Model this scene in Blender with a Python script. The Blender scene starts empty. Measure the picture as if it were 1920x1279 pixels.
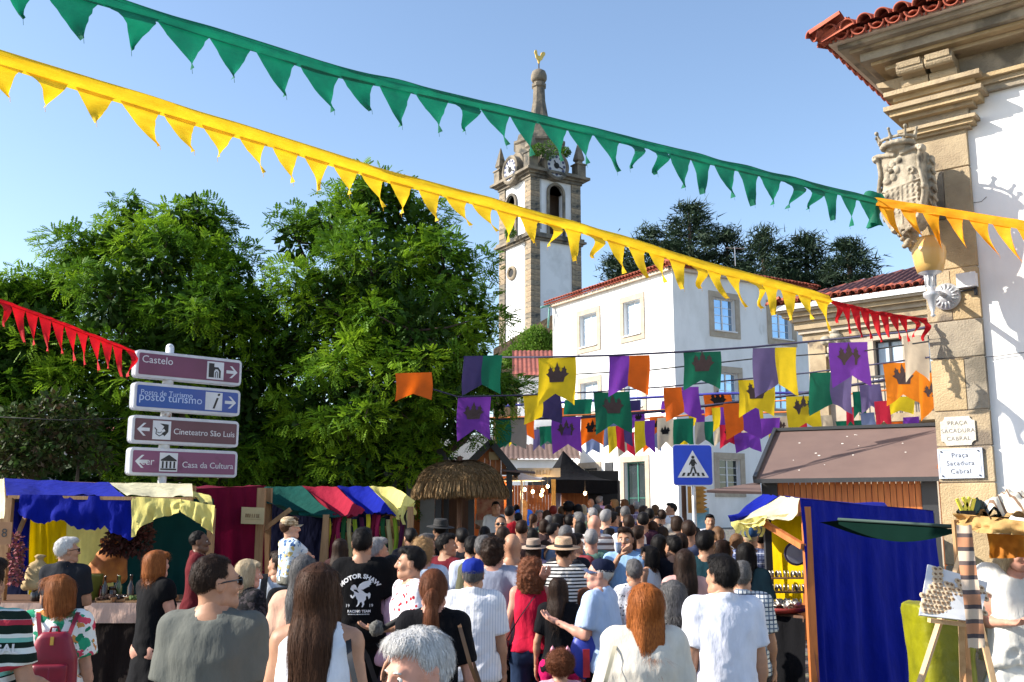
import bpy, math, random
import numpy as np
from mathutils import Vector, Matrix, Quaternion
from mathutils.bvhtree import BVHTree
D = bpy.data
COL = bpy.context.scene.collection
SC = bpy.context.scene
R = math.radians
rnd = random.Random(7)
nr = np.random.RandomState(5)
# ------------------------------------------------------------------ camera, sky, sun, exposure
F = 1850.0; CAMZ = 2.0; PITCH = math.atan(320.0 / F)
cam_d = D.cameras.new('camera'); cam = D.objects.new('camera', cam_d); COL.objects.link(cam)
cam.location = (0, 0, CAMZ); cam.rotation_euler = (math.pi / 2 + PITCH, 0, 0)
cam_d.sensor_width = 36.0; cam_d.lens = 36.0 * F / 1920.0; cam_d.clip_start = 0.1; cam_d.clip_end = 3000
SC.camera = cam
SUN_AZ, SUN_EL = 184.0, 31.0
w = D.worlds.new('World'); SC.world = w; w.use_nodes = True
nt = w.node_tree; nt.nodes.clear()
sky = nt.nodes.new('ShaderNodeTexSky'); sky.sky_type = 'NISHITA'; sky.sun_disc = False
sky.sun_elevation = R(SUN_EL); sky.sun_rotation = R(90 - SUN_AZ); sky.altitude = 400
sky.air_density = 1.0; sky.dust_density = 0.8; sky.ozone_density = 1.1
bg = nt.nodes.new('ShaderNodeBackground'); bg.inputs['Strength'].default_value = 0.14
wo = nt.nodes.new('ShaderNodeOutputWorld')
nt.links.new(sky.outputs[0], bg.inputs[0]); nt.links.new(bg.outputs[0], wo.inputs[0])
sd = D.lights.new('sun', 'SUN'); sd.energy = 5.0; sd.angle = R(0.5); sd.color = (1.0, 0.93, 0.82)
sun = D.objects.new('sun', sd); COL.objects.link(sun)
SV = Vector((math.cos(R(SUN_AZ)) * math.cos(R(SUN_EL)), math.sin(R(SUN_AZ)) * math.cos(R(SUN_EL)), math.sin(R(SUN_EL))))
sun.rotation_euler = SV.to_track_quat('Z', 'Y').to_euler(); sun.location = (-20, 0, 30)
SC.view_settings.view_transform = 'Standard'; SC.view_settings.look = 'None'
SC.view_settings.exposure = 0.95; SC.view_settings.gamma = 1.0
SC.view_settings.use_curve_mapping = False
# ------------------------------------------------------------------ picture <-> place
cP, sP = math.cos(PITCH), math.sin(PITCH)
def P(px, py, d):
 a = (px - 960) / F; v = -(py - 639.5) / F
 Y = cP - sP * v; Z = sP + cP * v; t = d / Y
 return Vector((a * t, d, CAMZ + Z * t))
def ray(px, py):
 a = (px - 960) / F; v = -(py - 639.5) / F
 return Vector((a, cP - sP * v, sP + cP * v))
def proj(p):
 x, y, z = p[0], p[1], p[2] - CAMZ
 dz = y * cP + z * sP; uy = -y * sP + z * cP
 return 960 + F * x / dz, 639.5 - F * uy / dz
def G(y):                                   # height of the gently rising street
 return 0.0 if y < 9 else (0.042 * (y - 9) if y < 60 else 2.142 + 0.09 * (y - 60) if y < 400 else 32.7)
def on_plane(px, py, o, n):
 r = ray(px, py); c = Vector((0, 0, CAMZ)); t = (o - c).dot(n) / r.dot(n)
 return c + r * t
# ------------------------------------------------------------------ mesh helpers
class MB:
 def __init__(s): s.v = []; s.f = []; s.m = []; s.n = 0; s.cur = 0
 def add(s, vs, fs, M=None):
  if M is not None: vs = [M @ Vector(p) for p in vs]
  s.v.extend([tuple(p) for p in vs]); s.f.extend([tuple(i + s.n for i in f) for f in fs])
  s.m.extend([s.cur] * len(fs)); s.n += len(vs); return s
 def box(s, c, d, M=None, taper=1.0):
  x, y, z = d[0] / 2, d[1] / 2, d[2] / 2
  vs = [Vector(c) + Vector((a * x * (taper if e > 0 else 1), b * y * (taper if e > 0 else 1), e * z)) for e in (-1, 1) for b in (-1, 1) for a in (-1, 1)]
  return s.add(vs, [(0, 2, 3, 1), (4, 5, 7, 6), (0, 1, 5, 4), (2, 6, 7, 3), (0, 4, 6, 2), (1, 3, 7, 5)], M)
 def hexa(s, p):                          # 8 points: bottom 4 ccw, top 4 ccw
  return s.add(p, [(3, 2, 1, 0), (4, 5, 6, 7), (0, 1, 5, 4), (1, 2, 6, 5), (2, 3, 7, 6), (3, 0, 4, 7)])
 def obox(s, o, u, n, a0, a1, b0, b1, z0, z1):   # box in a wall frame: o origin, u along, n outward
  pts = []
  for z in (z0, z1):
   for a, b in ((a0, b0), (a1, b0), (a1, b1), (a0, b1)):
    q = o + u * a + n * b; pts.append((q.x, q.y, z))
  return s.hexa(pts)
 def bar(s, p0, p1, w, h=None, up=(0, 0, 1)):
  p0 = Vector(p0); p1 = Vector(p1); h = h or w; d = (p1 - p0).normalized(); u = Vector(up)
  if abs(d.dot(u)) > .95: u = Vector((0, 1, 0))
  a = d.cross(u).normalized(); b = a.cross(d).normalized()
  pts = [p + a * sa * w / 2 + b * sb * h / 2 for p in (p0, p1) for sa, sb in ((-1, -1), (1, -1), (1, 1), (-1, 1))]
  return s.hexa(pts)
 def tube(s, pts, r, seg=8, cap=True):
  pts = [Vector(p) for p in pts]; n = len(pts); rs = r if isinstance(r, (list, tuple)) else [r] * n
  vs = []; fs = []; prev = None
  for i, p in enumerate(pts):
   d = (pts[min(i + 1, n - 1)] - pts[max(i - 1, 0)]).normalized()
   if prev is None:
    a = d.orthogonal().normalized()
   else:
    a = (prev - d * prev.dot(d)).normalized()
   prev = a; b = d.cross(a)
   for k in range(seg):
    t = 2 * math.pi * k / seg; vs.append(p + (a * math.cos(t) + b * math.sin(t)) * rs[i])
  for i in range(n - 1):
   for k in range(seg):
    k2 = (k + 1) % seg; fs.append((i * seg + k, i * seg + k2, (i + 1) * seg + k2, (i + 1) * seg + k))
  if cap: fs.append(tuple(range(seg - 1, -1, -1))); fs.append(tuple(range((n - 1) * seg, n * seg)))
  return s.add(vs, fs)
 def lathe(s, prof, o=(0, 0, 0), seg=20, M=None, sx=1, sy=1):
  vs = []; fs = []; n = len(prof)
  for r, z in prof:
   for k in range(seg):
    t = 2 * math.pi * k / seg; vs.append(Vector(o) + Vector((r * math.cos(t) * sx, r * math.sin(t) * sy, z)))
  for i in range(n - 1):
   for k in range(seg):
    k2 = (k + 1) % seg; fs.append((i * seg + k, i * seg + k2, (i + 1) * seg + k2, (i + 1) * seg + k))
  if prof[0][0] > 1e-4: fs.append(tuple(range(seg - 1, -1, -1)))
  if prof[-1][0] > 1e-4: fs.append(tuple(range((n - 1) * seg, n * seg)))
  return s.add(vs, fs, M)
 def prism(s, poly, M, th):               # 2-D polygon (x,y) in the frame M, thickness along local z
  n = len(poly); vs = [(x, y, 0) for x, y in poly] + [(x, y, th) for x, y in poly]
  fs = [tuple(range(n - 1, -1, -1)), tuple(range(n, 2 * n))] + [(i, (i + 1) % n, n + (i + 1) % n, n + i) for i in range(n)]
  return s.add(vs, fs, M)
 def grid(s, fn, nx, ny):
  vs = [fn(i / nx, j / ny) for j in range(ny + 1) for i in range(nx + 1)]
  fs = [(j * (nx + 1) + i, j * (nx + 1) + i + 1, (j + 1) * (nx + 1) + i + 1, (j + 1) * (nx + 1) + i) for j in range(ny) for i in range(nx)]
  return s.add(vs, fs)
 def ball(s, c, r, seg=12, rings=8, M=None):
  r = r if isinstance(r, (tuple, list)) else (r, r, r)
  prof = [(max(math.sin(math.pi * i / rings), 1e-5), -math.cos(math.pi * i / rings)) for i in range(rings + 1)]
  vs = []; fs = []
  for a, z in prof:
   for k in range(seg):
    t = 2 * math.pi * k / seg; vs.append(Vector(c) + Vector((a * math.cos(t) * r[0], a * math.sin(t) * r[1], z * r[2])))
  for i in range(rings):
   for k in range(seg):
    k2 = (k + 1) % seg; fs.append((i * seg + k, i * seg + k2, (i + 1) * seg + k2, (i + 1) * seg + k))
  return s.add(vs, fs, M)
 def build(s, name, mats, parent=None, smooth=False, local=False, **tg):
  if not isinstance(mats, (list, tuple)): mats = [mats]
  v = np.array(s.v, dtype=np.float64).reshape(-1, 3)
  return finish(name, v, s.f, mats, parent, smooth, local, s.m if len(mats) > 1 else None, tg)
def pmat(parent):
 M = Matrix.Identity(4); o = parent
 while o is not None:
  M = Matrix.LocRotScale(o.location, o.rotation_euler, o.scale) @ M; o = o.parent
 return M
def finish(name, v, f, mats, parent=None, smooth=False, local=False, mi=None, tg=None):
 loc = None
 if parent is not None and not local:
  Mi = np.array(pmat(parent).inverted()); v = v @ Mi[:3, :3].T + Mi[:3, 3]
 elif parent is None and not local:
  lo, hi = v.min(0), v.max(0); loc = np.array([(lo[0] + hi[0]) / 2, (lo[1] + hi[1]) / 2, lo[2]]); v = v - loc
 me = D.meshes.new(name)
 if isinstance(f, np.ndarray):
  k = f.shape[1]; me.vertices.add(len(v)); me.vertices.foreach_set('co', v.astype(np.float32).ravel())
  me.loops.add(f.size); me.loops.foreach_set('vertex_index', f.astype(np.int32).ravel())
  me.polygons.add(len(f)); me.polygons.foreach_set('loop_start', np.arange(0, f.size, k, dtype=np.int32))
  me.update(calc_edges=True)
 else:
  me.from_pydata(v.tolist(), [], f)
 for m in mats: me.materials.append(m)
 if mi is not None: me.polygons.foreach_set('material_index', list(mi))
 if smooth: me.polygons.foreach_set('use_smooth', [True] * len(me.polygons))
 me.update()
 o = D.objects.new(name, me); COL.objects.link(o)
 if loc is not None: o.location = loc
 if parent is not None: o.parent = parent
 if tg: tag(o, **tg)
 return o
def tag(o, label=None, cat=None, group=None, kind=None):
 if label: o['label'] = label
 if cat: o['category'] = cat
 if group: o['group'] = group
 if kind: o['kind'] = kind
 return o
def thing(name, label, cat, loc=(0, 0, 0), rz=0, group=None, scale=1):
 o = D.objects.new(name, None); COL.objects.link(o); o.location = loc; o.rotation_euler = (0, 0, rz); o.scale = (scale,) * 3
 return tag(o, label, cat, group)
def inst(name, mesh, parent=None, loc=(0, 0, 0), rot=None, scale=None, mats=None):
 """object from an existing mesh, loc in world coords; rot a 3x3/4x4 world rotation"""
 o = D.objects.new(name, mesh); COL.objects.link(o)
 M = Matrix.Translation(Vector(loc))
 if rot is not None: M = M @ rot.to_4x4()
 if scale is not None:
  if not isinstance(scale, (tuple, list)): scale = (scale,) * 3
  M = M @ Matrix.Diagonal(Vector((*scale, 1)))
 if parent is not None: o.parent = parent; M = pmat(parent).inverted() @ M
 o.location, q, o.scale = M.decompose(); o.rotation_euler = q.to_euler()
 if mats:
  for i, m in enumerate(mats):
   o.material_slots[i].link = 'OBJECT'; o.material_slots[i].material = m
 return o
def mesh_of(mb, mats, smooth=False):
 o = mb.build('template', mats, None, smooth, local=True); me = o.data; D.objects.remove(o); return me
def copy_tree(o, parent=None):
 c = o.copy(); COL.objects.link(c); c.parent = parent
 for ch in list(o.children): copy_tree(ch, c)
 return c
def frame(x, y, o):                          # matrix with local x, y axes given, z = x cross y
 x = Vector(x).normalized(); y = Vector(y).normalized(); z = x.cross(y).normalized(); y = z.cross(x)
 M = Matrix((x, y, z)).transposed().to_4x4(); M.translation = Vector(o); return M
# ------------------------------------------------------------------ numpy noise
def _h(i, j, k, seed=0):
 n = (i * 374761393 + j * 668265263 + k * 2147483647 + seed * 974634777) & 0xffffffff
 n = ((n ^ (n >> 13)) * 1274126177) & 0xffffffff
 return ((n ^ (n >> 16)) & 0xffff) / 65535.0
def vnoise(p, seed=0):
 p = np.asarray(p, dtype=np.float64); i = np.floor(p).astype(np.int64); f = p - i; f = f * f * (3 - 2 * f); out = 0
 for dx in (0, 1):
  for dy in (0, 1):
   for dz in (0, 1):
    wgt = (f[:, 0] if dx else 1 - f[:, 0]) * (f[:, 1] if dy else 1 - f[:, 1]) * (f[:, 2] if dz else 1 - f[:, 2])
    out = out + wgt * _h(i[:, 0] + dx, i[:, 1] + dy, i[:, 2] + dz, seed)
 return out * 2 - 1
def n1(*p, seed=0): return float(vnoise(np.array([p]), seed)[0])
# ------------------------------------------------------------------ signed distance sculpting (smooth unions -> quads)
class SDF:
 def __init__(s, lo, hi, h=None, axes=None):
  if axes is None: axes = [np.arange(lo[i], hi[i] + h, h) for i in range(3)]
  s.ax = axes; s.F = np.full([len(a) for a in axes], 1.0)
 def _sub(s, lo, hi, m):
  sl = []
  for i in range(3):
   a = np.searchsorted(s.ax[i], lo[i] - m); b = np.searchsorted(s.ax[i], hi[i] + m); sl.append(slice(max(a - 1, 0), b + 1))
  return tuple(sl), [s.ax[i][sl[i]].reshape([-1 if j == i else 1 for j in range(3)]) for i in range(3)]
 def put(s, fn, lo, hi, k=0.02, op='+', m=None):
  m = m if m is not None else k + 0.03
  sl, (X, Y, Z) = s._sub(lo, hi, m)
  if min(x.stop - x.start for x in sl) < 1: return s
  g = fn(X, Y, Z); f = s.F[sl]
  if f.size == 0: return s
  if op == '-': g = -g
  if op == '+':
   h = np.maximum(k - np.abs(f - g), 0) / max(k, 1e-6); s.F[sl] = np.minimum(f, g) - h * h * k * 0.25
  else:
   h = np.maximum(k - np.abs(f - g), 0) / max(k, 1e-6); s.F[sl] = np.maximum(f, g) + h * h * k * 0.25
  return s
 def cap(s, a, b, ra, rb=None, k=0.02, op='+', fl=(1, 1, 1)):
  rb = ra if rb is None else rb; a = np.array(a, float); b = np.array(b, float); r = max(ra, rb); fl = np.array(fl, float)
  def fn(X, Y, Z):
   px, py, pz = (X - a[0]) / fl[0], (Y - a[1]) / fl[1], (Z - a[2]) / fl[2]; d = (b - a) / fl; L = max(d @ d, 1e-9)
   t = np.clip((px * d[0] + py * d[1] + pz * d[2]) / L, 0, 1)
   return (np.sqrt((px - d[0] * t) ** 2 + (py - d[1] * t) ** 2 + (pz - d[2] * t) ** 2) - (ra + (rb - ra) * t)) * min(fl)
  e = r * fl
  return s.put(fn, np.minimum(a, b) - e, np.maximum(a, b) + e, k, op)
 def ell(s, c, r, k=0.02, op='+', M=None):
  c = np.array(c, float); r = np.array(r if hasattr(r, '__len__') else (r,) * 3, float)
  def fn(X, Y, Z):
   p = [X - c[0], Y - c[1], Z - c[2]]
   if M is not None: p = [M[i][0] * p[0] + M[i][1] * p[1] + M[i][2] * p[2] for i in range(3)]
   k0 = np.sqrt((p[0] / r[0]) ** 2 + (p[1] / r[1]) ** 2 + (p[2] / r[2]) ** 2)
   return (k0 - 1) * min(r) * (0.5 + 0.5 / np.maximum(k0, .3))
  e = np.full(3, max(r)) if M is not None else r
  return s.put(fn, c - e, c + e, k, op)
 def loft(s, zs, rx, ry, cx=None, cy=None, k=0.02, op='+', e=2.2):
  zs = np.array(zs, float); cx = cx if cx is not None else [0] * len(zs); cy = cy if cy is not None else [0] * len(zs)
  def fn(X, Y, Z):
   z = np.clip(Z, zs[0], zs[-1]); a = np.interp(z, zs, rx); b = np.interp(z, zs, ry)
   x = np.abs(X - np.interp(z, zs, cx)) / a; y = np.abs(Y - np.interp(z, zs, cy)) / b
   g = ((x ** e + y ** e) ** (1 / e) - 1) * np.minimum(a, b)
   return np.maximum(g, np.maximum(zs[0] - Z, Z - zs[-1]))
  R_ = max(max(rx), max(ry)) + max(map(abs, cx)) + max(map(abs, cy))
  return s.put(fn, (-R_, -R_, zs[0]), (R_, R_, zs[-1]), k, op)
 def cut(s, p, n, k=0.004):               # keep the side the normal points away from
  X, Y, Z = [s.ax[i].reshape([-1 if j == i else 1 for j in range(3)]) for i in range(3)]
  g = (X - p[0]) * n[0] + (Y - p[1]) * n[1] + (Z - p[2]) * n[2]
  s.F = np.maximum(s.F, g); return s
 def mesh(s):
  A = s.F; I = A < 0; nx, ny, nz = A.shape
  c = I[:-1, :-1, :-1].astype(np.int8)
  for d in ((1, 0, 0), (0, 1, 0), (0, 0, 1), (1, 1, 0), (1, 0, 1), (0, 1, 1), (1, 1, 1)):
   c = c + I[d[0]:nx - 1 + d[0], d[1]:ny - 1 + d[1], d[2]:nz - 1 + d[2]]
  act = (c > 0) & (c < 8); idx = np.argwhere(act); n = len(idx)
  if n == 0: return np.zeros((0, 3)), np.zeros((0, 4), int)
  off = np.array([(i & 1, (i >> 1) & 1, (i >> 2) & 1) for i in range(8)])
  ci = idx[:, None, :] + off[None]; Fv = A[ci[..., 0], ci[..., 1], ci[..., 2]]
  Pv = np.stack([s.ax[k][ci[..., k]] for k in range(3)], -1)
  acc = np.zeros((n, 3)); cnt = np.zeros(n)
  for i in range(8):
   for b in range(3):
    j = i | (1 << b)
    if j == i: continue
    fa, fb = Fv[:, i], Fv[:, j]; m = (fa < 0) != (fb < 0)
    t = np.where(m, fa / np.where(m, fa - fb, 1), 0)[:, None]
    acc += np.where(m[:, None], Pv[:, i] + (Pv[:, j] - Pv[:, i]) * t, 0); cnt += m
  V = acc / cnt[:, None]; vid = -np.ones(act.shape, int); vid[tuple(idx.T)] = np.arange(n)
  Fs = []
  for ax in range(3):
   o1, o2 = [(1, 2), (2, 0), (0, 1)][ax]
   sa = [slice(None)] * 3; sb = [slice(None)] * 3; sa[ax] = slice(0, -1); sb[ax] = slice(1, None)
   for o in (o1, o2): sa[o] = slice(1, -1); sb[o] = slice(1, -1)
   a, b = I[tuple(sa)], I[tuple(sb)]; e = np.argwhere(a != b)
   if len(e) == 0: continue
   fl = a[tuple(e.T)]; e = e.copy(); e[:, o1] += 1; e[:, o2] += 1
   def g(d1, d2):
    q = e.copy(); q[:, o1] -= d1; q[:, o2] -= d2; return vid[tuple(q.T)]
   q = np.stack([g(1, 1), g(0, 1), g(0, 0), g(1, 0)], 1); q[~fl] = q[~fl][:, ::-1]; Fs.append(q)
  Fq = np.concatenate(Fs); Fq = Fq[(Fq >= 0).all(1)]
  return V, Fq
def vnormals(V, Fq):
 n = np.cross(V[Fq[:, 2]] - V[Fq[:, 0]], V[Fq[:, 3]] - V[Fq[:, 1]]); N = np.zeros_like(V)
 for k in range(Fq.shape[1]): np.add.at(N, Fq[:, k], n)
 return N / np.maximum(np.linalg.norm(N, axis=1, keepdims=True), 1e-9)
def join(*ms):
 vs = []; fs = []; n = 0
 for V, Q in ms: vs.append(V); fs.append(Q + n); n += len(V)
 return np.concatenate(vs), np.concatenate(fs)
# ------------------------------------------------------------------ materials
MATS = {}
def newmat(name):
 m = D.materials.new(name); m.use_nodes = True; b = m.node_tree.nodes['Principled BSDF']; return m, m.node_tree, b
def col4(c): return (c[0], c[1], c[2], 1)
def mat(name, c, rough=.8, c2=None, sc=3.0, bump=0, bsc=40, metal=0, stretch=None, trans=0, sheen=0, spec=None, dist=.01, det=4, spots=None, emit=0, lo=.35, hi=.65):
 if name in MATS: return MATS[name]
 m, t, b = newmat(name); N = t.nodes; L = t.links
 b.inputs['Roughness'].default_value = rough; b.inputs['Metallic'].default_value = metal
 if spec is not None: b.inputs['Specular IOR Level'].default_value = spec
 tc = N.new('ShaderNodeTexCoord'); mp = N.new('ShaderNodeMapping'); L.new(tc.outputs['Object'], mp.inputs[0])
 if stretch: mp.inputs['Scale'].default_value = stretch
 src = None
 if c2 is None: c2 = tuple(x * .8 for x in c)
 nz = N.new('ShaderNodeTexNoise'); nz.inputs['Scale'].default_value = sc; nz.inputs['Detail'].default_value = det; nz.inputs['Roughness'].default_value = .6
 L.new(mp.outputs[0], nz.inputs[0]); cr = N.new('ShaderNodeValToRGB')
 cr.color_ramp.elements[0].position = lo; cr.color_ramp.elements[1].position = hi
 cr.color_ramp.elements[0].color = col4(c2); cr.color_ramp.elements[1].color = col4(c)
 L.new(nz.outputs[0], cr.inputs[0]); src = cr.outputs[0]
 if spots:                                # colour, scale, threshold
  n2 = N.new('ShaderNodeTexNoise'); n2.inputs['Scale'].default_value = spots[1]; n2.inputs['Detail'].default_value = 6; L.new(mp.outputs[0], n2.inputs[0])
  r2 = N.new('ShaderNodeValToRGB'); r2.color_ramp.elements[0].position = spots[2]; r2.color_ramp.elements[1].position = spots[2] + .08
  L.new(n2.outputs[0], r2.inputs[0]); mx = N.new('ShaderNodeMixRGB'); L.new(r2.outputs[0], mx.inputs[0]); L.new(src, mx.inputs[1]); mx.inputs[2].default_value = col4(spots[0]); src = mx.outputs[0]
 L.new(src, b.inputs['Base Color'])
 if bump:
  nb = N.new('ShaderNodeTexNoise'); nb.inputs['Scale'].default_value = bsc; nb.inputs['Detail'].default_value = 5; L.new(mp.outputs[0], nb.inputs[0])
  bm = N.new('ShaderNodeBump'); bm.inputs['Strength'].default_value = bump; bm.inputs['Distance'].default_value = dist
  L.new(nb.outputs[0], bm.inputs['Height']); L.new(bm.outputs[0], b.inputs['Normal'])
 if sheen: b.inputs['Sheen Weight'].default_value = sheen
 if emit: L.new(src, b.inputs['Emission Color']); b.inputs['Emission Strength'].default_value = emit
 if trans:
  tr = N.new('ShaderNodeBsdfTranslucent'); L.new(src, tr.inputs[0]); mxs = N.new('ShaderNodeMixShader'); mxs.inputs[0].default_value = trans
  out = [n for n in N if n.type == 'OUTPUT_MATERIAL'][0]
  L.new(b.outputs[0], mxs.inputs[1]); L.new(tr.outputs[0], mxs.inputs[2]); L.new(mxs.outputs[0], out.inputs[0])
 MATS[name] = m; return m
def hx(s):
 v = [int(s[i:i + 2], 16) / 255 for i in (0, 2, 4)]
 return tuple(x / 12.92 if x <= .04045 else ((x + .055) / 1.055) ** 2.4 for x in v)
def cloth(name, h, trans=.0, wr=.5, **k):
 c = hx(h) if isinstance(h, str) else h
 return mat(name, c, .9, tuple(x * .84 for x in c), 5, .6, 3.6, trans=trans, spec=.15, dist=.045, stretch=(2.1, 2.1, .9), **k)
def flagcloth(name, h):
 c = hx(h); return mat('flag_' + name, c, .8, tuple(x * .88 for x in c), 5, .3, 9, trans=.42, dist=.03)
def pattern(name, kind, cols, scale=1.0):
 """printed fabrics: stripes / plaid / dots / floral / camo / wave from object coordinates"""
 if name in MATS: return MATS[name]
 m, t, b = newmat(name); N = t.nodes; L = t.links; b.inputs['Roughness'].default_value = .9; b.inputs['Specular IOR Level'].default_value = .2
 tc = N.new('ShaderNodeTexCoord'); sp = N.new('ShaderNodeSeparateXYZ'); L.new(tc.outputs['Object'], sp.inputs[0])
 def math_(op, a, bb=None):
  n = N.new('ShaderNodeMath'); n.operation = op
  for i, x in enumerate((a, bb)):
   if x is None: continue
   if isinstance(x, (int, float)): n.inputs[i].default_value = x
   else: L.new(x, n.inputs[i])
  return n.outputs[0]
 def stripe(sock, per, duty):
  return math_('LESS_THAN', math_('FRACT', math_('MULTIPLY', math_('ADD', sock, 10.0), 1 / per)), duty)
 def mixc(f, a, c2):
  n = N.new('ShaderNodeMixRGB'); L.new(f, n.inputs[0])
  for i, x in ((1, a), (2, c2)):
   if isinstance(x, tuple): n.inputs[i].default_value = col4(x)
   else: L.new(x, n.inputs[i])
  return n.outputs[0]
 C = [hx(c) for c in cols]
 if kind == 'stripes': out = mixc(stripe(sp.outputs[2], .034 * scale, .42), C[0], C[1])
 elif kind == 'stripes3':
  nz = N.new('ShaderNodeTexNoise'); nz.inputs['Scale'].default_value = 5; L.new(tc.outputs['Object'], nz.inputs[0])
  zz = math_('ADD', sp.outputs[2], math_('MULTIPLY', nz.outputs[0], .035))
  out = mixc(stripe(zz, .05 * scale, .4), C[0], C[1]); out = mixc(stripe(zz, .115 * scale, .14), out, C[2]); out = mixc(stripe(zz, .16 * scale, .12), out, C[3])
 elif kind == 'vstripes': out = mixc(stripe(sp.outputs[0], .016 * scale, .25), C[0], C[1])
 elif kind == 'plaid':
  out = mixc(stripe(sp.outputs[2], .03 * scale, .3), C[0], C[1]); out = mixc(stripe(sp.outputs[0], .03 * scale, .3), out, C[1]); out = mixc(stripe(sp.outputs[2], .09 * scale, .1), out, C[2])
 elif kind in ('dots', 'floral', 'leaves', 'hawaii'):
  vo = N.new('ShaderNodeTexVoronoi'); vo.inputs['Scale'].default_value = {'dots': 28, 'floral': 20, 'leaves': 12, 'hawaii': 16}[kind] / scale
  nz = N.new('ShaderNodeTexNoise'); nz.inputs['Scale'].default_value = 22 / scale; mxv = N.new('ShaderNodeMixRGB'); mxv.inputs[0].default_value = 0 if kind == 'dots' else .09
  L.new(tc.outputs['Object'], nz.inputs[0]); L.new(tc.outputs['Object'], mxv.inputs[1]); L.new(nz.outputs['Color'], mxv.inputs[2]); L.new(mxv.outputs[0], vo.inputs[0])
  spot = math_('LESS_THAN', vo.outputs['Distance'], .3 if kind == 'dots' else .55)
  cr = N.new('ShaderNodeValToRGB'); cr.color_ramp.interpolation = 'CONSTANT'; sc = N.new('ShaderNodeSeparateXYZ'); L.new(vo.outputs['Color'], sc.inputs[0]); L.new(sc.outputs[0], cr.inputs[0])
  n = len(C) - 1
  cr.color_ramp.elements[0].color = col4(C[1]); cr.color_ramp.elements[1].position = .999; cr.color_ramp.elements[1].color = col4(C[-1])
  for i in range(1, n):
   e = cr.color_ramp.elements.new(i / n); e.color = col4(C[i + 1])
  out = mixc(spot, C[0], cr.outputs[0])
  if kind in ('floral', 'hawaii'):
   v2 = N.new('ShaderNodeTexVoronoi'); v2.inputs['Scale'].default_value = 9; L.new(mxv.outputs[0], v2.inputs[0])
   out = mixc(math_('LESS_THAN', v2.outputs['Distance'], .22), out, C[1])
 elif kind == 'wave':
  wv = N.new('ShaderNodeTexWave'); wv.inputs['Scale'].default_value = 14 / scale; wv.inputs['Distortion'].default_value = 14; wv.inputs['Detail'].default_value = 1
  L.new(tc.outputs['Object'], wv.inputs[0]); out = mixc(math_('LESS_THAN', wv.outputs[1], .5), C[0], C[1])
 L.new(out, b.inputs['Base Color'])
 nb = N.new('ShaderNodeTexNoise'); nb.inputs['Scale'].default_value = 9; nb.inputs['Detail'].default_value = 4; L.new(tc.outputs['Object'], nb.inputs[0])
 bm = N.new('ShaderNodeBump'); bm.inputs['Strength'].default_value = .7; bm.inputs['Distance'].default_value = .03; L.new(nb.outputs[0], bm.inputs['Height']); L.new(bm.outputs[0], b.inputs['Normal'])
 MATS[name] = m; return m
M_WHITE = mat('limewashed_wall', (.82, .81, .80), .9, (.66, .65, .63), .9, .35, 9, dist=.02, det=9, lo=.28, hi=.56, stretch=(1, 1, .45), spots=((.5, .48, .44), .8, .68))
M_TWHITE = mat('weathered_white_render', (.76, .76, .77), .9, (.56, .56, .56), .5, .2, 5, dist=.02, det=8, lo=.25, hi=.5)
M_GRANITE = mat('weathered_granite', (.36, .29, .20), .92, (.17, .14, .105), 1.7, .7, 16, dist=.03, det=8, lo=.32, hi=.66, spots=((.09, .085, .075), 1.1, .6))
M_DARKSTONE = mat('lichen_dark_granite', (.27, .225, .165), .95, (.10, .09, .075), .9, .6, 7, dist=.05, det=8, spots=((.06, .06, .055), .8, .56))
M_SAND = mat('sandy_granite', (.47, .37, .235), .95, (.29, .22, .14), 2.2, .9, 55, dist=.012, det=9, lo=.32, hi=.7, spots=((.17, .135, .10), 2.1, .57))
M_PALE = mat('pale_carved_stone', (.48, .43, .34), .9, (.30, .26, .20), 6, .5, 60, dist=.006, det=6, spots=((.14, .12, .10), 4, .66))
M_TRIM = mat('smooth_beige_granite', (.46, .385, .30), .9, (.36, .30, .23), 3, .3, 60, dist=.005)
M_TILE = mat('red_clay_tile', (.47, .10, .045), .8, (.27, .06, .035), 4, .4, 30, dist=.01, spots=((.16, .07, .05), 5, .62))
M_TILE2 = mat('faded_red_clay_tile', (.36, .10, .07), .85, (.22, .06, .045), 2, .4, 20, dist=.01)
M_MORTAR = mat('pale_lime_mortar', (.62, .52, .42), .95, (.5, .4, .3), 5)
M_FRAME = mat('white_window_paint', (.75, .76, .78), .5)
M_DARK = mat('dark_charcoal_metal', (.035, .037, .042), .5)
M_BLACK = mat('matt_black', (.012, .012, .013), .8)
M_SILVER = mat('painted_silver_iron', (.55, .56, .58), .38, (.42, .43, .45), 8, .3, 40, metal=.35, dist=.004)
M_GALV = mat('galvanised_steel', (.5, .51, .52), .45, (.36, .37, .38), 6, metal=.6)
M_WOODO = mat('orange_pine_boards', (.50, .165, .04), .6, (.36, .10, .025), 2.2, .3, 14, stretch=(9, 9, .8), dist=.006)
M_WOODD = mat('dark_stained_wood', (.13, .055, .025), .7, (.08, .035, .018), 3, .3, 14, stretch=(9, 9, .8))
M_WOOD = mat('raw_timber', (.42, .24, .11), .75, (.30, .16, .07), 3, .3, 14, stretch=(8, 8, 1))
M_PINE = mat('light_pine', (.60, .40, .22), .65, (.48, .30, .15), 3, .2, 14, stretch=(8, 8, 1))
M_ROOF = mat('brown_bitumen_sheet', (.165, .112, .098), .9, (.14, .095, .085), 1.5, .2, 30, dist=.004, spec=.2)
M_BIRD = mat('pale_droppings', (.7, .66, .6), .9)
M_THATCH = mat('dry_thatch', (.31, .195, .085), .95, (.12, .07, .03), 9, .6, 30, stretch=(6, 6, .6), dist=.02)
M_GLASSB = mat('sky_reflecting_glass', (.34, .47, .62), .06, (.26, .38, .52), 1.2, metal=.85)
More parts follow.
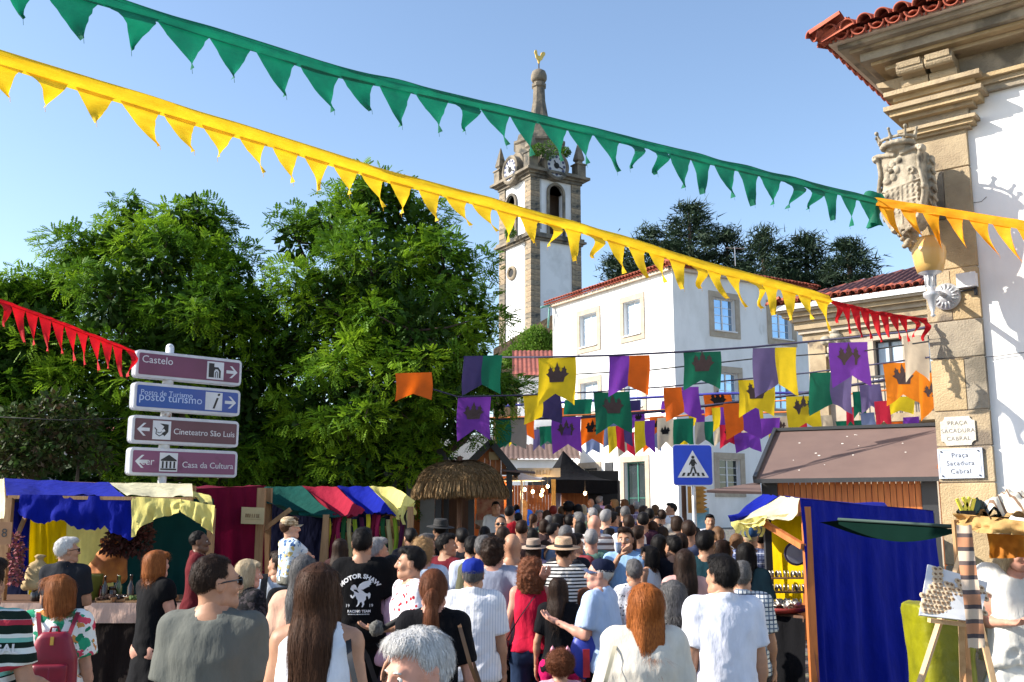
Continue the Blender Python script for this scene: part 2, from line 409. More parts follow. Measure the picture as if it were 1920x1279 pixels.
M_GLASSD = mat('dark_window_glass', (.03, .04, .045), .08, (.02, .03, .03), 1.5, metal=.1, spec=.8)
M_CURT = mat('white_net_curtain', (.48, .58, .68), .5, (.34, .44, .54), 3, stretch=(8, 8, .5), spec=.7)
M_GREENP = mat('green_door_paint', (.035, .19, .14), .5, (.025, .14, .1), 3)
M_BULB = None
m_, t_, b_ = newmat('warm_lit_bulb'); b_.inputs['Emission Color'].default_value = (1, .66, .3, 1); b_.inputs['Emission Strength'].default_value = 9; b_.inputs['Base Color'].default_value = (1, .8, .5, 1); M_BULB = m_
# ================================================================== THE SETTING
def ground_mat():
 m, t, b = newmat('granite_setts_paving'); N = t.nodes; L = t.links
 tc = N.new('ShaderNodeTexCoord'); vo = N.new('ShaderNodeTexVoronoi'); vo.feature = 'DISTANCE_TO_EDGE'; vo.inputs['Scale'].default_value = 9
 L.new(tc.outputs['Object'], vo.inputs[0]); v2 = N.new('ShaderNodeTexVoronoi'); v2.inputs['Scale'].default_value = 9; L.new(tc.outputs['Object'], v2.inputs[0])
 cr = N.new('ShaderNodeValToRGB'); cr.color_ramp.elements[0].position = .02; cr.color_ramp.elements[0].color = (.05, .045, .04, 1); cr.color_ramp.elements[1].position = .1; cr.color_ramp.elements[1].color = (.2, .19, .17, 1)
 L.new(vo.outputs[0], cr.inputs[0]); mx = N.new('ShaderNodeMixRGB'); mx.blend_type = 'MULTIPLY'; mx.inputs[0].default_value = .35
 L.new(cr.outputs[0], mx.inputs[1]); L.new(v2.outputs['Color'], mx.inputs[2]); L.new(mx.outputs[0], b.inputs['Base Color']); b.inputs['Roughness'].default_value = .85
 bm = N.new('ShaderNodeBump'); bm.inputs['Distance'].default_value = .02; L.new(cr.outputs[0], bm.inputs['Height']); L.new(bm.outputs[0], b.inputs['Normal']); return m
mb = MB(); ys = [-60, -20, 0, 4, 9] + list(range(12, 61, 4)) + [80, 120, 200, 400, 900, 2600]; xs_ = [-2200, -300, -60, -20, -8, 0, 8, 20, 60, 300, 2200]
vs = [(x, y, G(y)) for y in ys for x in xs_]; nxs = len(xs_)
mb.add(vs, [(j * nxs + i, j * nxs + i + 1, (j + 1) * nxs + i + 1, (j + 1) * nxs + i) for j in range(len(ys) - 1) for i in range(nxs - 1)])
mb.build('ground', ground_mat(), None, kind='structure')
# ---- walls, windows
def wall_panel(mb, o, u, n, L, z0, z1, ops, th):
 ss = sorted({0, L} | {x for q in ops for x in q[:2] if 0 < x < L}); zz = sorted({z0, z1} | {x for q in ops for x in q[2:4] if z0 < x < z1})
 for i in range(len(ss) - 1):
  for j in range(len(zz) - 1):
   cs, cz = (ss[i] + ss[i + 1]) / 2, (zz[j] + zz[j + 1]) / 2
   if any(q[0] < cs < q[1] and q[2] < cz < q[3] for q in ops): continue
   a, b, c, d = ss[i], ss[i + 1], zz[j], zz[j + 1]
   p = [o + u * s_ for s_ in (a, b)]
   mb.add([(p[0].x, p[0].y, c), (p[1].x, p[1].y, c), (p[1].x, p[1].y, d), (p[0].x, p[0].y, d)], [(0, 1, 2, 3)])
 for a, b, c, d in [q[:4] for q in ops]:
  for (s0, s1, h0, h1) in ((a, a, c, d), (b, b, c, d), (a, b, c, c), (a, b, d, d)):
   p, q = o + u * s0, o + u * s1
   if s0 == s1: vs = [(p.x, p.y, h0), (p.x, p.y, h1), (p.x - n.x * th, p.y - n.y * th, h1), (p.x - n.x * th, p.y - n.y * th, h0)]
   else: vs = [(p.x, p.y, h0), (q.x, q.y, h0), (q.x - n.x * th, q.y - n.y * th, h0), (p.x - n.x * th, p.y - n.y * th, h0)]
   mb.add(vs, [(0, 1, 2, 3)])
def window(parent, o, u, n, s0, s1, z0, z1, glass, trim=.22, prj=.04, mull=(1, 3), rec=.16, fm=None, door=False):
 fm = fm or M_FRAME; f = MB(); fw = .055; b0, b1 = -rec - .05, -rec
 f.obox(o, u, n, s0, s0 + fw, b0, b1, z0, z1); f.obox(o, u, n, s1 - fw, s1, b0, b1, z0, z1)
 f.obox(o, u, n, s0 + fw, s1 - fw, b0, b1, z1 - fw, z1); f.obox(o, u, n, s0 + fw, s1 - fw, b0, b1, z0, z0 + fw)
 sm = (s0 + s1) / 2; cells = []
 xs = [s0 + fw] + [s0 + fw + (s1 - s0 - 2 * fw) * (i + 1) / (mull[0] + 1) for i in range(mull[0])] + [s1 - fw]
 zs = [z0 + fw] + [z0 + fw + (z1 - z0 - 2 * fw) * (i + 1) / (mull[1] + 1) for i in range(mull[1])] + [z1 - fw]
 for x in xs[1:-1]: f.obox(o, u, n, x - .035, x + .035, b0, b1 + .01, z0 + fw, z1 - fw)
 for z in zs[1:-1]: f.obox(o, u, n, s0 + fw, s1 - fw, b0 + .012, b1 - .006, z - .012, z + .012)
 wd = f.build('door' if door else 'window', fm, parent)
 g = MB()
 for i in range(len(xs) - 1):
  g = MB(); g.obox(o, u, n, xs[i] + .001, xs[i + 1] - .001, b0 + .02, b0 + .03, z0 + fw, z1 - fw); g.build('pane', glass, wd)
 if trim:
  for nm, q in (('lintel', (s0 - trim, s1 + trim, z1, z1 + trim)), ('jamb', (s0 - trim, s0, z0, z1)), ('jamb', (s1, s1 + trim, z0, z1)), ('sill', (s0 - trim, s1 + trim, z0 - trim, z0))):
   if door and nm == 'sill': continue
   k = MB(); k.obox(o, u, n, q[0] + .003, q[1] - .003, -.02, prj + .01, q[2] + .003, q[3] - .003); k.build(nm, M_TRIM, wd)
  if not door:
   k = MB(); k.obox(o, u, n, s0 - .03, s1 + .03, -rec, prj + .07, z0 - .02, z0 + .035); k.build('ledge', M_FRAME, wd)
 return wd
def tile_mesh(r=.085, L=.34, seg=7, th=.014):
 mb = MB()
 for rr, flip in ((r, 0), (r - th, 1)):
  vs = [(rr * (1 - .16 * y) * math.cos(math.pi * k / seg), y * L, rr * (1 - .16 * y) * math.sin(math.pi * k / seg)) for y in (0, 1) for k in range(seg + 1)]
  fs = [(k, k + 1, seg + 2 + k, seg + 1 + k) for k in range(seg)]
  if flip: fs = [f[::-1] for f in fs]
  mb.add(vs, fs)
 n = 2 * (seg + 1)
 mb.f += [(k, n + k, n + k + 1, k + 1) for k in range(seg)]; mb.m += [0] * seg
 return mesh_of(mb, [M_TILE], True)
TILE = tile_mesh()
def eave(parent, A, B, out, slope, pitch=.2, mesh=TILE, rows=2, sc=1.0, mats=None, wob=.012):
 """rows of barrel tiles along A->B, mouth of each tile facing 'out'"""
 A, B = Vector(A), Vector(B); u = (B - A).normalized(); L = (B - A).length; n = int(L / pitch); out = Vector(out).normalized()
 up = Vector((0, 0, 1)); inw = (-out + up * slope).normalized()
 for r in range(rows):
  for i in range(n + 1):
   cover = r % 2 == 0
   x = u; y = inw; z = x.cross(y).normalized()
   if z.z < 0: x = -x; z = -z
   Mx = Matrix((x, y, z)).transposed()
   if not cover: Mx = Mx @ Matrix.Rotation(math.pi, 3, 'Y')
   p = A + u * (i * pitch + (0 if cover else pitch / 2)) - out * (.045 * r) + up * ((.05 if cover else .045) * sc - .015 * r)
   if (p - A).dot(u) > L + .02: continue
   p += Vector((rnd.uniform(-wob, wob), rnd.uniform(-wob, wob), rnd.uniform(-wob, wob) * .4))
   inst('tile', mesh, parent, p, Mx, sc * rnd.uniform(.97, 1.03), mats)
def roof_face(parent, A, B, inw, run, rise, hipA, hipB, pitch=.2, m=None, name='roof_tiles'):
 A, B = Vector(A), Vector(B); u = (B - A).normalized(); L = (B - A).length; inw = Vector(inw).normalized(); nr_ = max(2, int(run / .38))
 nx = int(L / pitch * 4); v = []; f = []
 for j in range(nr_ * 2 + 1):
  t = (j + 1) // 2 / nr_; st = .035 if j % 2 else 0
  for i in range(nx + 1):
   s_ = L * i / nx; s_ = min(max(s_, hipA * t), L - hipB * t)
   w = .05 * abs(math.cos(math.pi * s_ / pitch)) if True else 0
   p = A + u * s_ + inw * (run * t); v.append((p.x, p.y, p.z + rise * t + w + st * 0 - (.03 if j % 2 == 0 and j else 0)))
 w_ = nx + 1
 for j in range(nr_ * 2):
  for i in range(nx): f.append((j * w_ + i, j * w_ + i + 1, (j + 1) * w_ + i + 1, (j + 1) * w_ + i))
 k = MB(); k.add(v, f); o = k.build(name, m or M_TILE2, parent, True); o['kind'] = 'stuff'; return o
# ---- white house with three storeys
uR = Vector((.8526, .5225, 0)); uL = Vector((-.5225, .8526, 0)); nR = Vector((.5225, -.8526, 0)); nL = Vector((-.8526, -.5225, 0))
HC = P(1260, 500, 40.0); HZ = HC.z
def along(C, u, pxt, z):                    # length along u from C where the picture column is pxt
 a, b = 0, 60
 for _ in range(50):
  m = (a + b) / 2; q = C + u * m; x = proj((q.x, q.y, z))[0]
  if (x < pxt) == (u.x > 0): a = m
  else: b = m
 return a
LR = along(HC, uR, 1530, 6); LL = along(HC, uL, 1037, 9)
house = thing('white_house', 'white three storey house with granite window surrounds and red tile eaves beyond the bunting', 'house', (HC.x, HC.y, G(40) - .3))
def rectpx(o, n, u, x0, x1, y0, y1):
 c = on_plane((x0 + x1) / 2, y0, o, n); d = on_plane((x0 + x1) / 2, y1, o, n)
 a = on_plane(x0, (y0 + y1) / 2, o, n); b = on_plane(x1, (y0 + y1) / 2, o, n); o2 = Vector((o.x, o.y, 0))
 s = sorted(((a - o).dot(u), (b - o).dot(u))); return [s[0], s[1], d.z, c.z]
O2 = Vector((HC.x, HC.y, 0)); gz = G(40) - .3
opR = [rectpx(O2, nR, uR, *q) for q in ((1338, 1378, 560, 622), (1446, 1484, 577, 637), (1347, 1384, 699, 765), (1452, 1486, 705, 768), (1348, 1388, 861, 920), (1440, 1478, 862, 920))]
opL = [rectpx(O2, nL, uL, *q) for q in ((1088, 1120, 589, 650), (1170, 1202, 564, 629), (1090, 1122, 717, 772), (1172, 1205, 706, 765))]
dL = rectpx(O2, nL, uL, 1172, 1212, 866, 1000); dL[2] = gz + .05; dM = rectpx(O2, nL, uL, 1092, 1122, 878, 1000); dM[2] = gz + .05
WZ = HZ - .12
mb = MB(); wall_panel(mb, O2, uR, nR, LR, gz - .6, WZ, opR, .35); wall_panel(mb, O2, uL, nL, LL, gz - .6, WZ, opL + [dL, dM], .35)
bk = O2 + uR * LR + uL * LL
for (a, b) in ((O2 + uR * LR, bk), (O2 + uL * LL, bk)): mb.add([(a.x, a.y, gz - .6), (b.x, b.y, gz - .6), (b.x, b.y, WZ), (a.x, a.y, WZ)], [(0, 1, 2, 3)])
a, b, c = O2 + uR * LR, bk, O2 + uL * LL
mb.add([(O2.x, O2.y, WZ), (a.x, a.y, WZ), (b.x, b.y, WZ), (c.x, c.y, WZ)], [(0, 1, 2, 3)])
mb.add([(O2.x - .3 * 0, O2.y, WZ - .01)] + [(p.x, p.y, WZ - .01) for p in (a, b, c)], [(3, 2, 1, 0)])
mb.build('wall', M_WHITE, house)
for q in opR[:4]: window(house, O2, uR, nR, *q, M_GLASSB, .26)
for q in opR[4:]: window(house, O2, uR, nR, *q, M_GLASSD, .26)
for q in opL: window(house, O2, uL, nL, *q, M_CURT, .26)
window(house, O2, uL, nL, *dL, M_GLASSD, .26, mull=(1, 1), fm=M_GREENP, door=True)
window(house, O2, uL, nL, *dM, M_GLASSD, .26, mull=(0, 1), fm=M_DARK, door=True)
k = MB()                                      # charcoal slabs paint in the darkness of the rooms behind the openings
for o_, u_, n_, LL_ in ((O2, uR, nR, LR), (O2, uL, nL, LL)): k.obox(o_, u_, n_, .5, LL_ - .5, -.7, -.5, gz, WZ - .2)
k.build('dark_room_slab', M_DARK, house)
k = MB(); k.obox(O2, uL, nL, dL[1] + .8, dL[1] + 1.35, .01, .05, dL[3] - .35, dL[3] + .05); k.build('house_plaque', M_DARK, house)
e = .38
eA = O2 - uL * e + nL * 0 - uR * e; cor = O2 + nR * e + nL * e
zt = HZ
eave(house, (cor.x, cor.y, zt), tuple((O2 + uR * (LR + .3) + nR * e).to_3d() + Vector((0, 0, zt))), nR, .4, .21, sc=1.15)
eave(house, (cor.x, cor.y, zt), tuple((O2 + uL * (LL + .3) + nL * e).to_3d() + Vector((0, 0, zt))), nL, .4, .21, sc=1.15)
k = MB()
for (u_, n_, L_) in ((uR, nR, LR), (uL, nL, LL)): k.obox(O2, u_, n_, -.1 if u_ is uR else 0.02, L_, .001, .2, zt - .16, zt - .02)
k.build('eave_mortar', M_MORTAR, house)
zr = zt + .08
c0 = Vector((cor.x, cor.y, zr)); cR = c0 + uR * (LR + .6); cL = c0 + uL * (LL + .6); W_, Dp = LR + .7, LL + .7; hw = min(W_, Dp) / 2
roof_face(house, c0, cR, -nR, hw, hw * .36, hw, hw, m=M_TILE2); roof_face(house, c0, cL, -nL, hw, hw * .36, hw, hw, m=M_TILE2)
k = MB(); top = c0 + (uR + uL) * hw + Vector((0, 0, hw * .36 + .05)); k.tube([c0 + Vector((0, 0, .06)), top], .11, 8); k.build('hip_ridge', M_TILE, house, True)
k = MB(); q = O2 + uL * (LL - .1) + nL * .25; k.tube([(q.x, q.y, zt - .1), (q.x + nL.x * .5, q.y + nL.y * .5, zt - .25)], .06, 8); k.tube([(q.x, q.y, zt - .2), (q.x + uL.x * .15, q.y + uL.y * .15, zt - 1.2)], .05, 8); k.build('gutter_spout', mat('verdigris_copper', (.12, .3, .27), .6), house, True)
k = MB(); q = c0 + uR * 5.2 + uL * 1.6 + Vector((0, 0, .85)); k.tube([q, q + Vector((0, 0, .9))], .018, 6); k.tube([q + Vector((-.4, 0, .85)), q + Vector((.5, .2, .85))], .01, 5)
for i in range(6): k.tube([q + Vector((-.35 + i * .15, -.12, .85)), q + Vector((-.35 + i * .15, .12, .87))], .007, 4)
tag(k.build('television_aerial', M_GALV, None), 'thin metal television aerial on the ridge of the white house roof', 'aerial')
# ---- clock tower
TC = P(995, 440, 80.0); TO = Vector((TC.x, TC.y, 0))
W = along(TO, uR, 1099, 12); W = 5.2
tower = thing('clock_tower', 'white and granite bell tower with two clock faces and a gilded cockerel on its spire', 'tower', (TC.x, TC.y, G(80)))
zc = P(995, 440, 80).z; zt_ = P(995, 318, 80).z; zb = G(80) - 1
pw = .95
ctr = TO + (uR + uL) * W / 2
def tbox(name, m, e, z0, z1, parent=tower, smooth=False):
 k = MB(); a = [TO - (uR + uL) * e, TO + uR * (W + e) - uL * e, TO + uR * (W + e) + uL * (W + e), TO + uL * (W + e) - uR * e]
 k.hexa([(p.x, p.y, z0) for p in a] + [(p.x, p.y, z1) for p in a]); return k.build(name, m, parent)
k = MB()
for u_, n_ in ((uR, nR), (uL, nL)): wall_panel(k, TO - n_ * .14 + u_ * .2, u_, n_, W - .4, zb, zc, [], .3)
far = TO + (uR + uL) * (W - .15)
for a, b in ((TO + uR * (W - .15), far), (TO + uL * (W - .15), far)): k.add([(a.x, a.y, zb), (b.x, b.y, zb), (b.x, b.y, zt_), (a.x, a.y, zt_)], [(0, 1, 2, 3)])
archs = {}
for u_, n_, cx, hw_, y0, y1, key in ((uR, nR, 1043, 17, 352, 440, 'r'), (uL, nL, 957.5, 9.5, 362, 440, 'l')):
 c_ = on_plane(cx, 400, TO, n_); s_ = (c_ - TO).dot(u_); hh = .72; zsp = P(cx, y0, 82).z - hh; z0_ = zc + .35
 archs[key] = (s_, hh, z0_, zsp)
 ops = [(s_ - .2 - hh, s_ - .2 + hh, z0_, zsp)]
 N_ = 8
 for i in range(N_): a_ = math.pi / 2 * (i + .5) / N_; w_ = hh * math.cos(math.asin((i + .5) / N_)); ops.append((s_ - .2 - w_, s_ - .2 + w_, zsp + hh * i / N_, zsp + hh * (i + 1) / N_))
 wall_panel(k, TO - n_ * .14 + u_ * .2, u_, n_, W - .4, zc, zt_, ops, .5)
k.build('wall', M_TWHITE, tower)
k = MB()
for u_, n_ in ((uR, nR), (uL, nL)): k.obox(TO, u_, n_, .4, W - .4, -1.6, -1.5, zc, zt_)
k.build('belfry_interior', mat('brown_brick_interior', (.12, .075, .05), .95), tower)
BRICK = mesh_of(MB().box((0, 0, 0), (1, 1, 1)), [M_GRANITE]); BV = [M_GRANITE, M_DARKSTONE, mat('warm_granite', (.40, .30, .19), .92, (.22, .17, .12), 3, .6, 20, dist=.03)]
rotU = Matrix((uR, uL, Vector((0, 0, 1)))).transposed()
def course(z, h, dark):
 for cx_, cy_ in ((pw / 2 - .0, pw / 2), (W - pw / 2, pw / 2), (pw / 2, W - pw / 2)):
  p = TO + uR * cx_ + uL * cy_; m_ = BV[1] if rnd.random() < dark else rnd.choice((BV[0], BV[2]))
  inst('stone', BRICK, tower, (p.x, p.y, z + h / 2), rotU, (pw - rnd.random() * .02, pw - rnd.random() * .02, h - .025), [m_])
z = G(80) + 1.0
while z < zc - .4: course(z, .46, .25); z += .46
z = zc + .25
while z < zt_ - .3: course(z, .46, .35); z += .46
for e_, a_, b_ in ((.12, -.32, -.12), (.34, -.12, .05), (.2, .05, .3)): tbox('cornice_course', M_DARKSTONE, e_, zc + a_, zc + b_)
for e_, a_, b_ in ((.1, -.55, -.3), (.3, -.3, -.1), (.62, -.1, .12), (.35, .12, .3)): tbox('cornice_course', M_DARKSTONE, e_, zt_ + a_, zt_ + b_)
for key, u_, n_ in (('r', uR, nR), ('l', uL, nL)):
 s_, hh, z0_, zsp = archs[key]; k = MB(); ring = [(-hh - .2, z0_), (-hh - .2, zsp)] + [(-(hh + .2) * math.cos(math.pi * i / 12), zsp + (hh + .2) * math.sin(math.pi * i / 12)) for i in range(1, 12)] + [(hh + .2, zsp), (hh + .2, z0_)]
 inn = [(-hh + .02, z0_), (-hh + .02, zsp)] + [(-(hh - .02) * math.cos(math.pi * i / 12), zsp + (hh - .02) * math.sin(math.pi * i / 12)) for i in range(1, 12)] + [(hh - .02, zsp), (hh - .02, z0_)]
 for i in range(len(ring) - 1):
  q = [ring[i], ring[i + 1], inn[i + 1], inn[i]]; vs = []
  for off in (-.1, .06):
   for x_, z_ in q: pp = TO + u_ * (s_ + x_) + n_ * off; vs.append((pp.x, pp.y, z_))
  k.add(vs, [(0, 1, 2, 3), (7, 6, 5, 4), (0, 4, 5, 1), (1, 5, 6, 2), (2, 6, 7, 3), (3, 7, 4, 0)])
 k.build('arch_surround', M_DARKSTONE, tower)
 cx, cy = ((1043, 311) if key == 'r' else (957, 319)); c_ = on_plane(cx, cy, TO + n_ * .45, n_); Mf = Matrix((u_ if key == 'r' else -u_, Vector((0, 0, 1)), n_)).transposed().to_4x4(); Mf.translation = c_
 rr = 1.0
 def disc(r_, d0, d1, seg=32): return MB().lathe([(1e-5, d0), (r_, d0), (r_, d1), (1e-5, d1)], seg=seg, M=Mf)
 cf = disc(rr, -.5, .05).build('clock_face', mat('enamel_clock_face', (.5, .5, .52), .5), tower)
 k = MB(); k.lathe([(rr - .02, -.5), (rr + .28, -.5), (rr + .28, .1), (rr + .12, .18), (rr - .02, .12), (rr - .02, -.5)], seg=32, M=Mf); k.build('rim', M_DARKSTONE, cf)
 for i in range(12):
  t = math.pi / 6 * i; k = MB(); k.lathe([(1e-5, 0), (.13, 0), (.13, .02), (1e-5, .02)], seg=12, M=Mf @ Matrix.Translation((math.sin(t) * .78, math.cos(t) * .78, .052))); k.build('numeral', mat('blue_numeral', (.03, .04, .12), .5), cf)
 k = MB(); k.lathe([(1e-5, 0), (.27, 0), (.27, .02), (1e-5, .02)], seg=20, M=Mf @ Matrix.Translation((0, 0, .055))); k.build('dial_centre', M_BLACK, cf)
 for ang, ln in ((1.9, .72), (-.5, .5)):
  k = MB(); Mh = Mf @ Matrix.Rotation(-ang, 4, 'Z') @ Matrix.Translation((0, ln / 2, .095)); k.box((0, 0, 0), (.09, ln, .02), Mh); k.build('clock_hand', M_BLACK, cf)
 k = MB()
 pts = [(-1.75, -.9), (-1.55, -.2), (-1.15, .35), (-1.05, .9), (-.6, 1.35), (0, 1.55), (.6, 1.35), (1.05, .9), (1.15, .35), (1.55, -.2), (1.75, -.9)]
 k.prism(pts, Mf @ Matrix.Translation((0, 0, -.75)), .28); k.build('clock_gable', M_DARKSTONE, tower)
 k = MB(); k.tube([Mf @ Vector((x_, y_ + .03, -.6)) for x_, y_ in pts], .13, 6); k.build('gable_moulding', M_DARKSTONE, tower, True)
c_ = on_plane(958, 512, TO, nL); Mf = Matrix((uL, Vector((0, 0, 1)), nL)).transposed().to_4x4(); Mf.translation = c_
k = MB(); k.lathe([(.38, -.3), (.62, -.3), (.62, .02), (.5, .08), (.38, .02), (.38, -.3)], seg=24, M=Mf, sx=1.15); k.build('oval_window', M_GRANITE, tower)
k = MB(); k.lathe([(1e-5, -.09), (.4, -.09), (.4, -.06), (1e-5, -.06)], seg=24, M=Mf, sx=1.15); k.build('oval_opening', M_BLACK, tower)
zp = zt_ + .3
for cx_, cy_, hs in ((.1, .1, 1.25), (W - .1, .1, 1.05), (.1, W - .1, 1.05), (W - .1, W - .1, 1.0)):
 p = TO + uR * cx_ + uL * cy_; k = MB(); Mp = Matrix.Translation((p.x, p.y, zp)) @ rotU.to_4x4() @ Matrix.Rotation(math.pi / 4, 4, 'Z')
 k.lathe([(.62, 0), (.62, .9 * hs), (.75, .95 * hs), (.75, 1.05 * hs), (.36, 1.15 * hs), (.33, 1.3 * hs), (.52, 1.42 * hs), (.5, 1.6 * hs), (.05, 3.1 * hs), (1e-5, 3.12 * hs)], seg=4, M=Mp); k.build('pinnacle', M_DARKSTONE, tower)
zz = lambda y: P(1013, y, 84).z
k = MB(); Mp = Matrix.Translation((ctr.x, ctr.y, 0)) @ Matrix.Rotation(R(22.5), 4, 'Z')
k.lathe([(2.35, zt_ + .2), (2.3, zz(283)), (2.45, zz(280)), (2.45, zz(276)), (2.15, zz(274)), (2.0, zz(262)), (1.3, zz(262))], seg=8, M=Mp); k.build('drum', M_DARKSTONE, tower)
k = MB(); k.lathe([(1.3, zz(262)), (1.05, zz(240)), (.92, zz(232)), (.6, zz(195)), (.55, zz(170)), (.68, zz(168)), (.68, zz(163)), (.5, zz(161)), (.5, zz(158)), (1e-5, zz(157))], seg=8, M=Mp); k.build('spire', M_DARKSTONE, tower)
for i in range(8):
 k = MB(); t0 = math.pi / 4 * (i + .5) + R(22.5)
 pa = [Vector((ctr.x + math.cos(t0) * r_, ctr.y + math.sin(t0) * r_, z_)) for r_, z_ in ((1.235 * .93, zz(260)), (1.0 * .93, zz(241)))]
 tn = Vector((-math.sin(t0), math.cos(t0), 0)); k.add([pa[0] - tn * .33 + Vector((0, 0, 0)), pa[0] + tn * .33, pa[1] + tn * .26, pa[1] - tn * .26], [(0, 1, 2, 3)]); k.build('spire_panel', M_TWHITE, tower)
k = MB(); k.lathe([(.5, zz(158)), (.62, zz(157)), (.72, zz(153)), (.72, zz(146)), (.6, zz(139)), (.3, zz(135)), (1e-5, zz(134))], (ctr.x, ctr.y, 0), 20); k.build('ball_finial', M_DARKSTONE, tower, True)
k = MB(); k.tube([(ctr.x, ctr.y, zz(135)), (ctr.x, ctr.y, zz(122))], .06, 8); k.build('vane_rod', M_DARK, tower)
GOLD = mat('gilded_metal', (.85, .55, .12), .35, (.6, .38, .08), 6, metal=.5)
ck = [(-.55, 1.2), (-.62, .95), (-.5, .75), (-.42, .45), (-.2, .2), (-.1, -.1), (.05, -.1), (.1, .15), (.35, .35), (.55, .7), (.75, .95), (.8, 1.2), (.6, 1.3), (.3, 1.15), (.2, .85), (.05, .7), (-.15, .72), (-.25, .85), (-.28, 1.1), (-.4, 1.3)]
k = MB(); Mg = Matrix((uR, Vector((0, 0, 1)), nR)).transposed().to_4x4(); Mg.translation = (ctr.x, ctr.y, zz(122)); k.prism([(x * .82, y * .9) for x, y in ck], Mg, .1); k.build('cockerel', GOLD, tower)
def leaf_cloud(name, centres, n, size, m, parent=None, seed=1, squash=1.0, droop=.3, **tg):
 """bush made of many small two-sided leaves. centres: list of (Vector, radius)"""
 rs = np.random.RandomState(seed); C = np.array([tuple(c[0]) for c in centres]); Rr = np.array([c[1] for c in centres]); pk = rs.choice(len(C), n, p=Rr ** 2 / (Rr ** 2).sum())
 dr = rs.normal(size=(n, 3)); dr /= np.linalg.norm(dr, axis=1)[:, None]; rad = Rr[pk] * (rs.rand(n) ** .35); dr2 = dr * [1, 1, squash]; p = C[pk] + dr2 * rad[:, None]
 ax = rs.normal(size=(n, 3)) * .7 + dr; ax[:, 2] -= droop; ax /= np.linalg.norm(ax, axis=1)[:, None]; up = rs.normal(size=(n, 3)) * .6 + [0, 0, 1.0]; sd_ = np.cross(ax, up); sd_ /= np.linalg.norm(sd_, axis=1)[:, None] + 1e-9
 sz = size * (.6 + .8 * rs.rand(n))[:, None]; a = p; b = p + ax * sz * .5 + sd_ * sz * .28; c = p + ax * sz; d = p + ax * sz * .5 - sd_ * sz * .28
 V = np.stack([a, b, c, d], 1).reshape(-1, 3); Q = np.arange(n * 4).reshape(-1, 4)
 return finish(name, V, Q, [m], parent, False, False, None, tg)
def leafmat(name, c, c2, trans=.35, sc=1.2): return mat(name, c, .6, c2, sc, trans=trans, det=3, spec=.2)
M_LEAFB = leafmat('fresh_green_leaf', (.09, .19, .02), (.05, .12, .015))
for cx, cy, r_, s_, d_ in ((1030, 286, .8, 11, 80.2), (1008, 286, .55, 12, 80), (1060, 290, .4, 13, 82), (957, 440, .45, 14, 81.5)):
 q = P(cx, cy, d_) + Vector((0, -.6, 0)); leaf_cloud('wall_plant', [(q, r_)], 500, .16, M_LEAFB, tower, s_)['kind'] = 'stuff'
k = MB()                                       # dark rain stains are real wear on the right face
for px_ in (1012, 1073): c_ = on_plane(px_, 320, TO - nR * .14, nR); s_ = (c_ - TO).dot(uR); k.obox(TO, uR, nR, s_ - .16, s_ + .16, -.14, -.136, zc + .7, zt_ - .3)
k.cur = 0; k.build('rain_stain', mat('grey_rain_stain', (.3, .3, .31), .95, (.6, .6, .6), 1.1, lo=.4, hi=.6, stretch=(3, 3, .25)), tower)
# ---- small houses left of the white house
def simple_house(name, label, d, x0, x1, ye, yr, xr0, wallm, roofm, depth=6, dz=0):
 A = P(x0, ye, d); B = P(x1, ye, d); h = thing(name, label, 'house', (A.x, A.y, G(d)))
 k = MB(); k.hexa([(A.x, d, G(d) - 1), (B.x, d, G(d) - 1), (B.x, d + depth, G(d) - 1), (A.x, d + depth, G(d) - 1), (A.x, d, A.z), (B.x, d, A.z), (B.x, d + depth, A.z), (A.x, d + depth, A.z)]); k.build('wall', wallm, h)
 rz_ = P(x1, yr, d + depth * .5).z
 roof_face(h, (A.x - .3, d - .3, A.z), (B.x + .3, d - .3, A.z), (0, 1, 0), depth * .5, rz_ - A.z, 0, 0, .22, roofm)
 return h, A, B
h2, A2, B2 = simple_house('small_house', 'small white house with red tile roof left behind the white three storey house', 48, 972, 1042, 706, 660, 0, M_WHITE, M_TILE2)
k = MB(); k.box(((A2.x + B2.x) / 2 + .4, 47.9, A2.z - 3.2), (.9, .1, 1.4)); k.build('window', M_GLASSD, h2)
h3, A3, B3 = simple_house('low_annex', 'low white annex with a brown roof behind the black gazebo tent', 44, 935, 1075, 862, 835, 0, M_WHITE, M_ROOF, 4)
hb, Ab, Bb = simple_house('distant_villa', 'pale villa glimpsed through the leaves above the far left stall', 46, 60, 225, 846, 800, 0, M_WHITE, M_TILE2)
hc, Ac, Bc = simple_house('stone_outbuilding', 'grey building half hidden behind the bushes at the far left', 40, -420, 20, 850, 790, 0, mat('grey_render', (.25, .25, .27), .9), M_ROOF)
k = MB()
wa, wb = P(925, 700, 62), P(1062, 590, 62); q0, q1 = P(925, 655, 62), P(1062, 575, 62)
wl = thing('rubble_wall', 'old brown rubble garden wall climbing behind the small red roof', 'wall', (wb.x, 62, G(62)))
k.hexa([(q0.x, 62, G(62) - 1), (q1.x, 62, G(62) - 1), (q1.x, 62.7, G(62) - 1), (q0.x, 62.7, G(62) - 1), (q0.x, 62, q0.z), (q1.x, 62, q1.z), (q1.x, 62.7, q1.z), (q0.x, 62.7, q0.z)])
k.build('wall_face', mat('brown_rubble_stone', (.28, .17, .09), .95, (.12, .09, .06), 2.5, 1, 6, dist=.08), wl)
bush = thing('hillside_bush', 'bright green bush growing in front of the rubble wall beside the tower', 'bush', tuple(P(1000, 668, 57)))
leaf_cloud('foliage', [(P(x, y, 57), r_) for x, y, r_ in ((1000, 650, 1.1), (1020, 660, 1.0), (975, 668, .8), (1008, 632, .7), (955, 672, .5), (1030, 640, .6))], 9000, .16, leafmat('lime_leaf', (.16, .28, .03), (.09, .18, .02)), bush, 21)
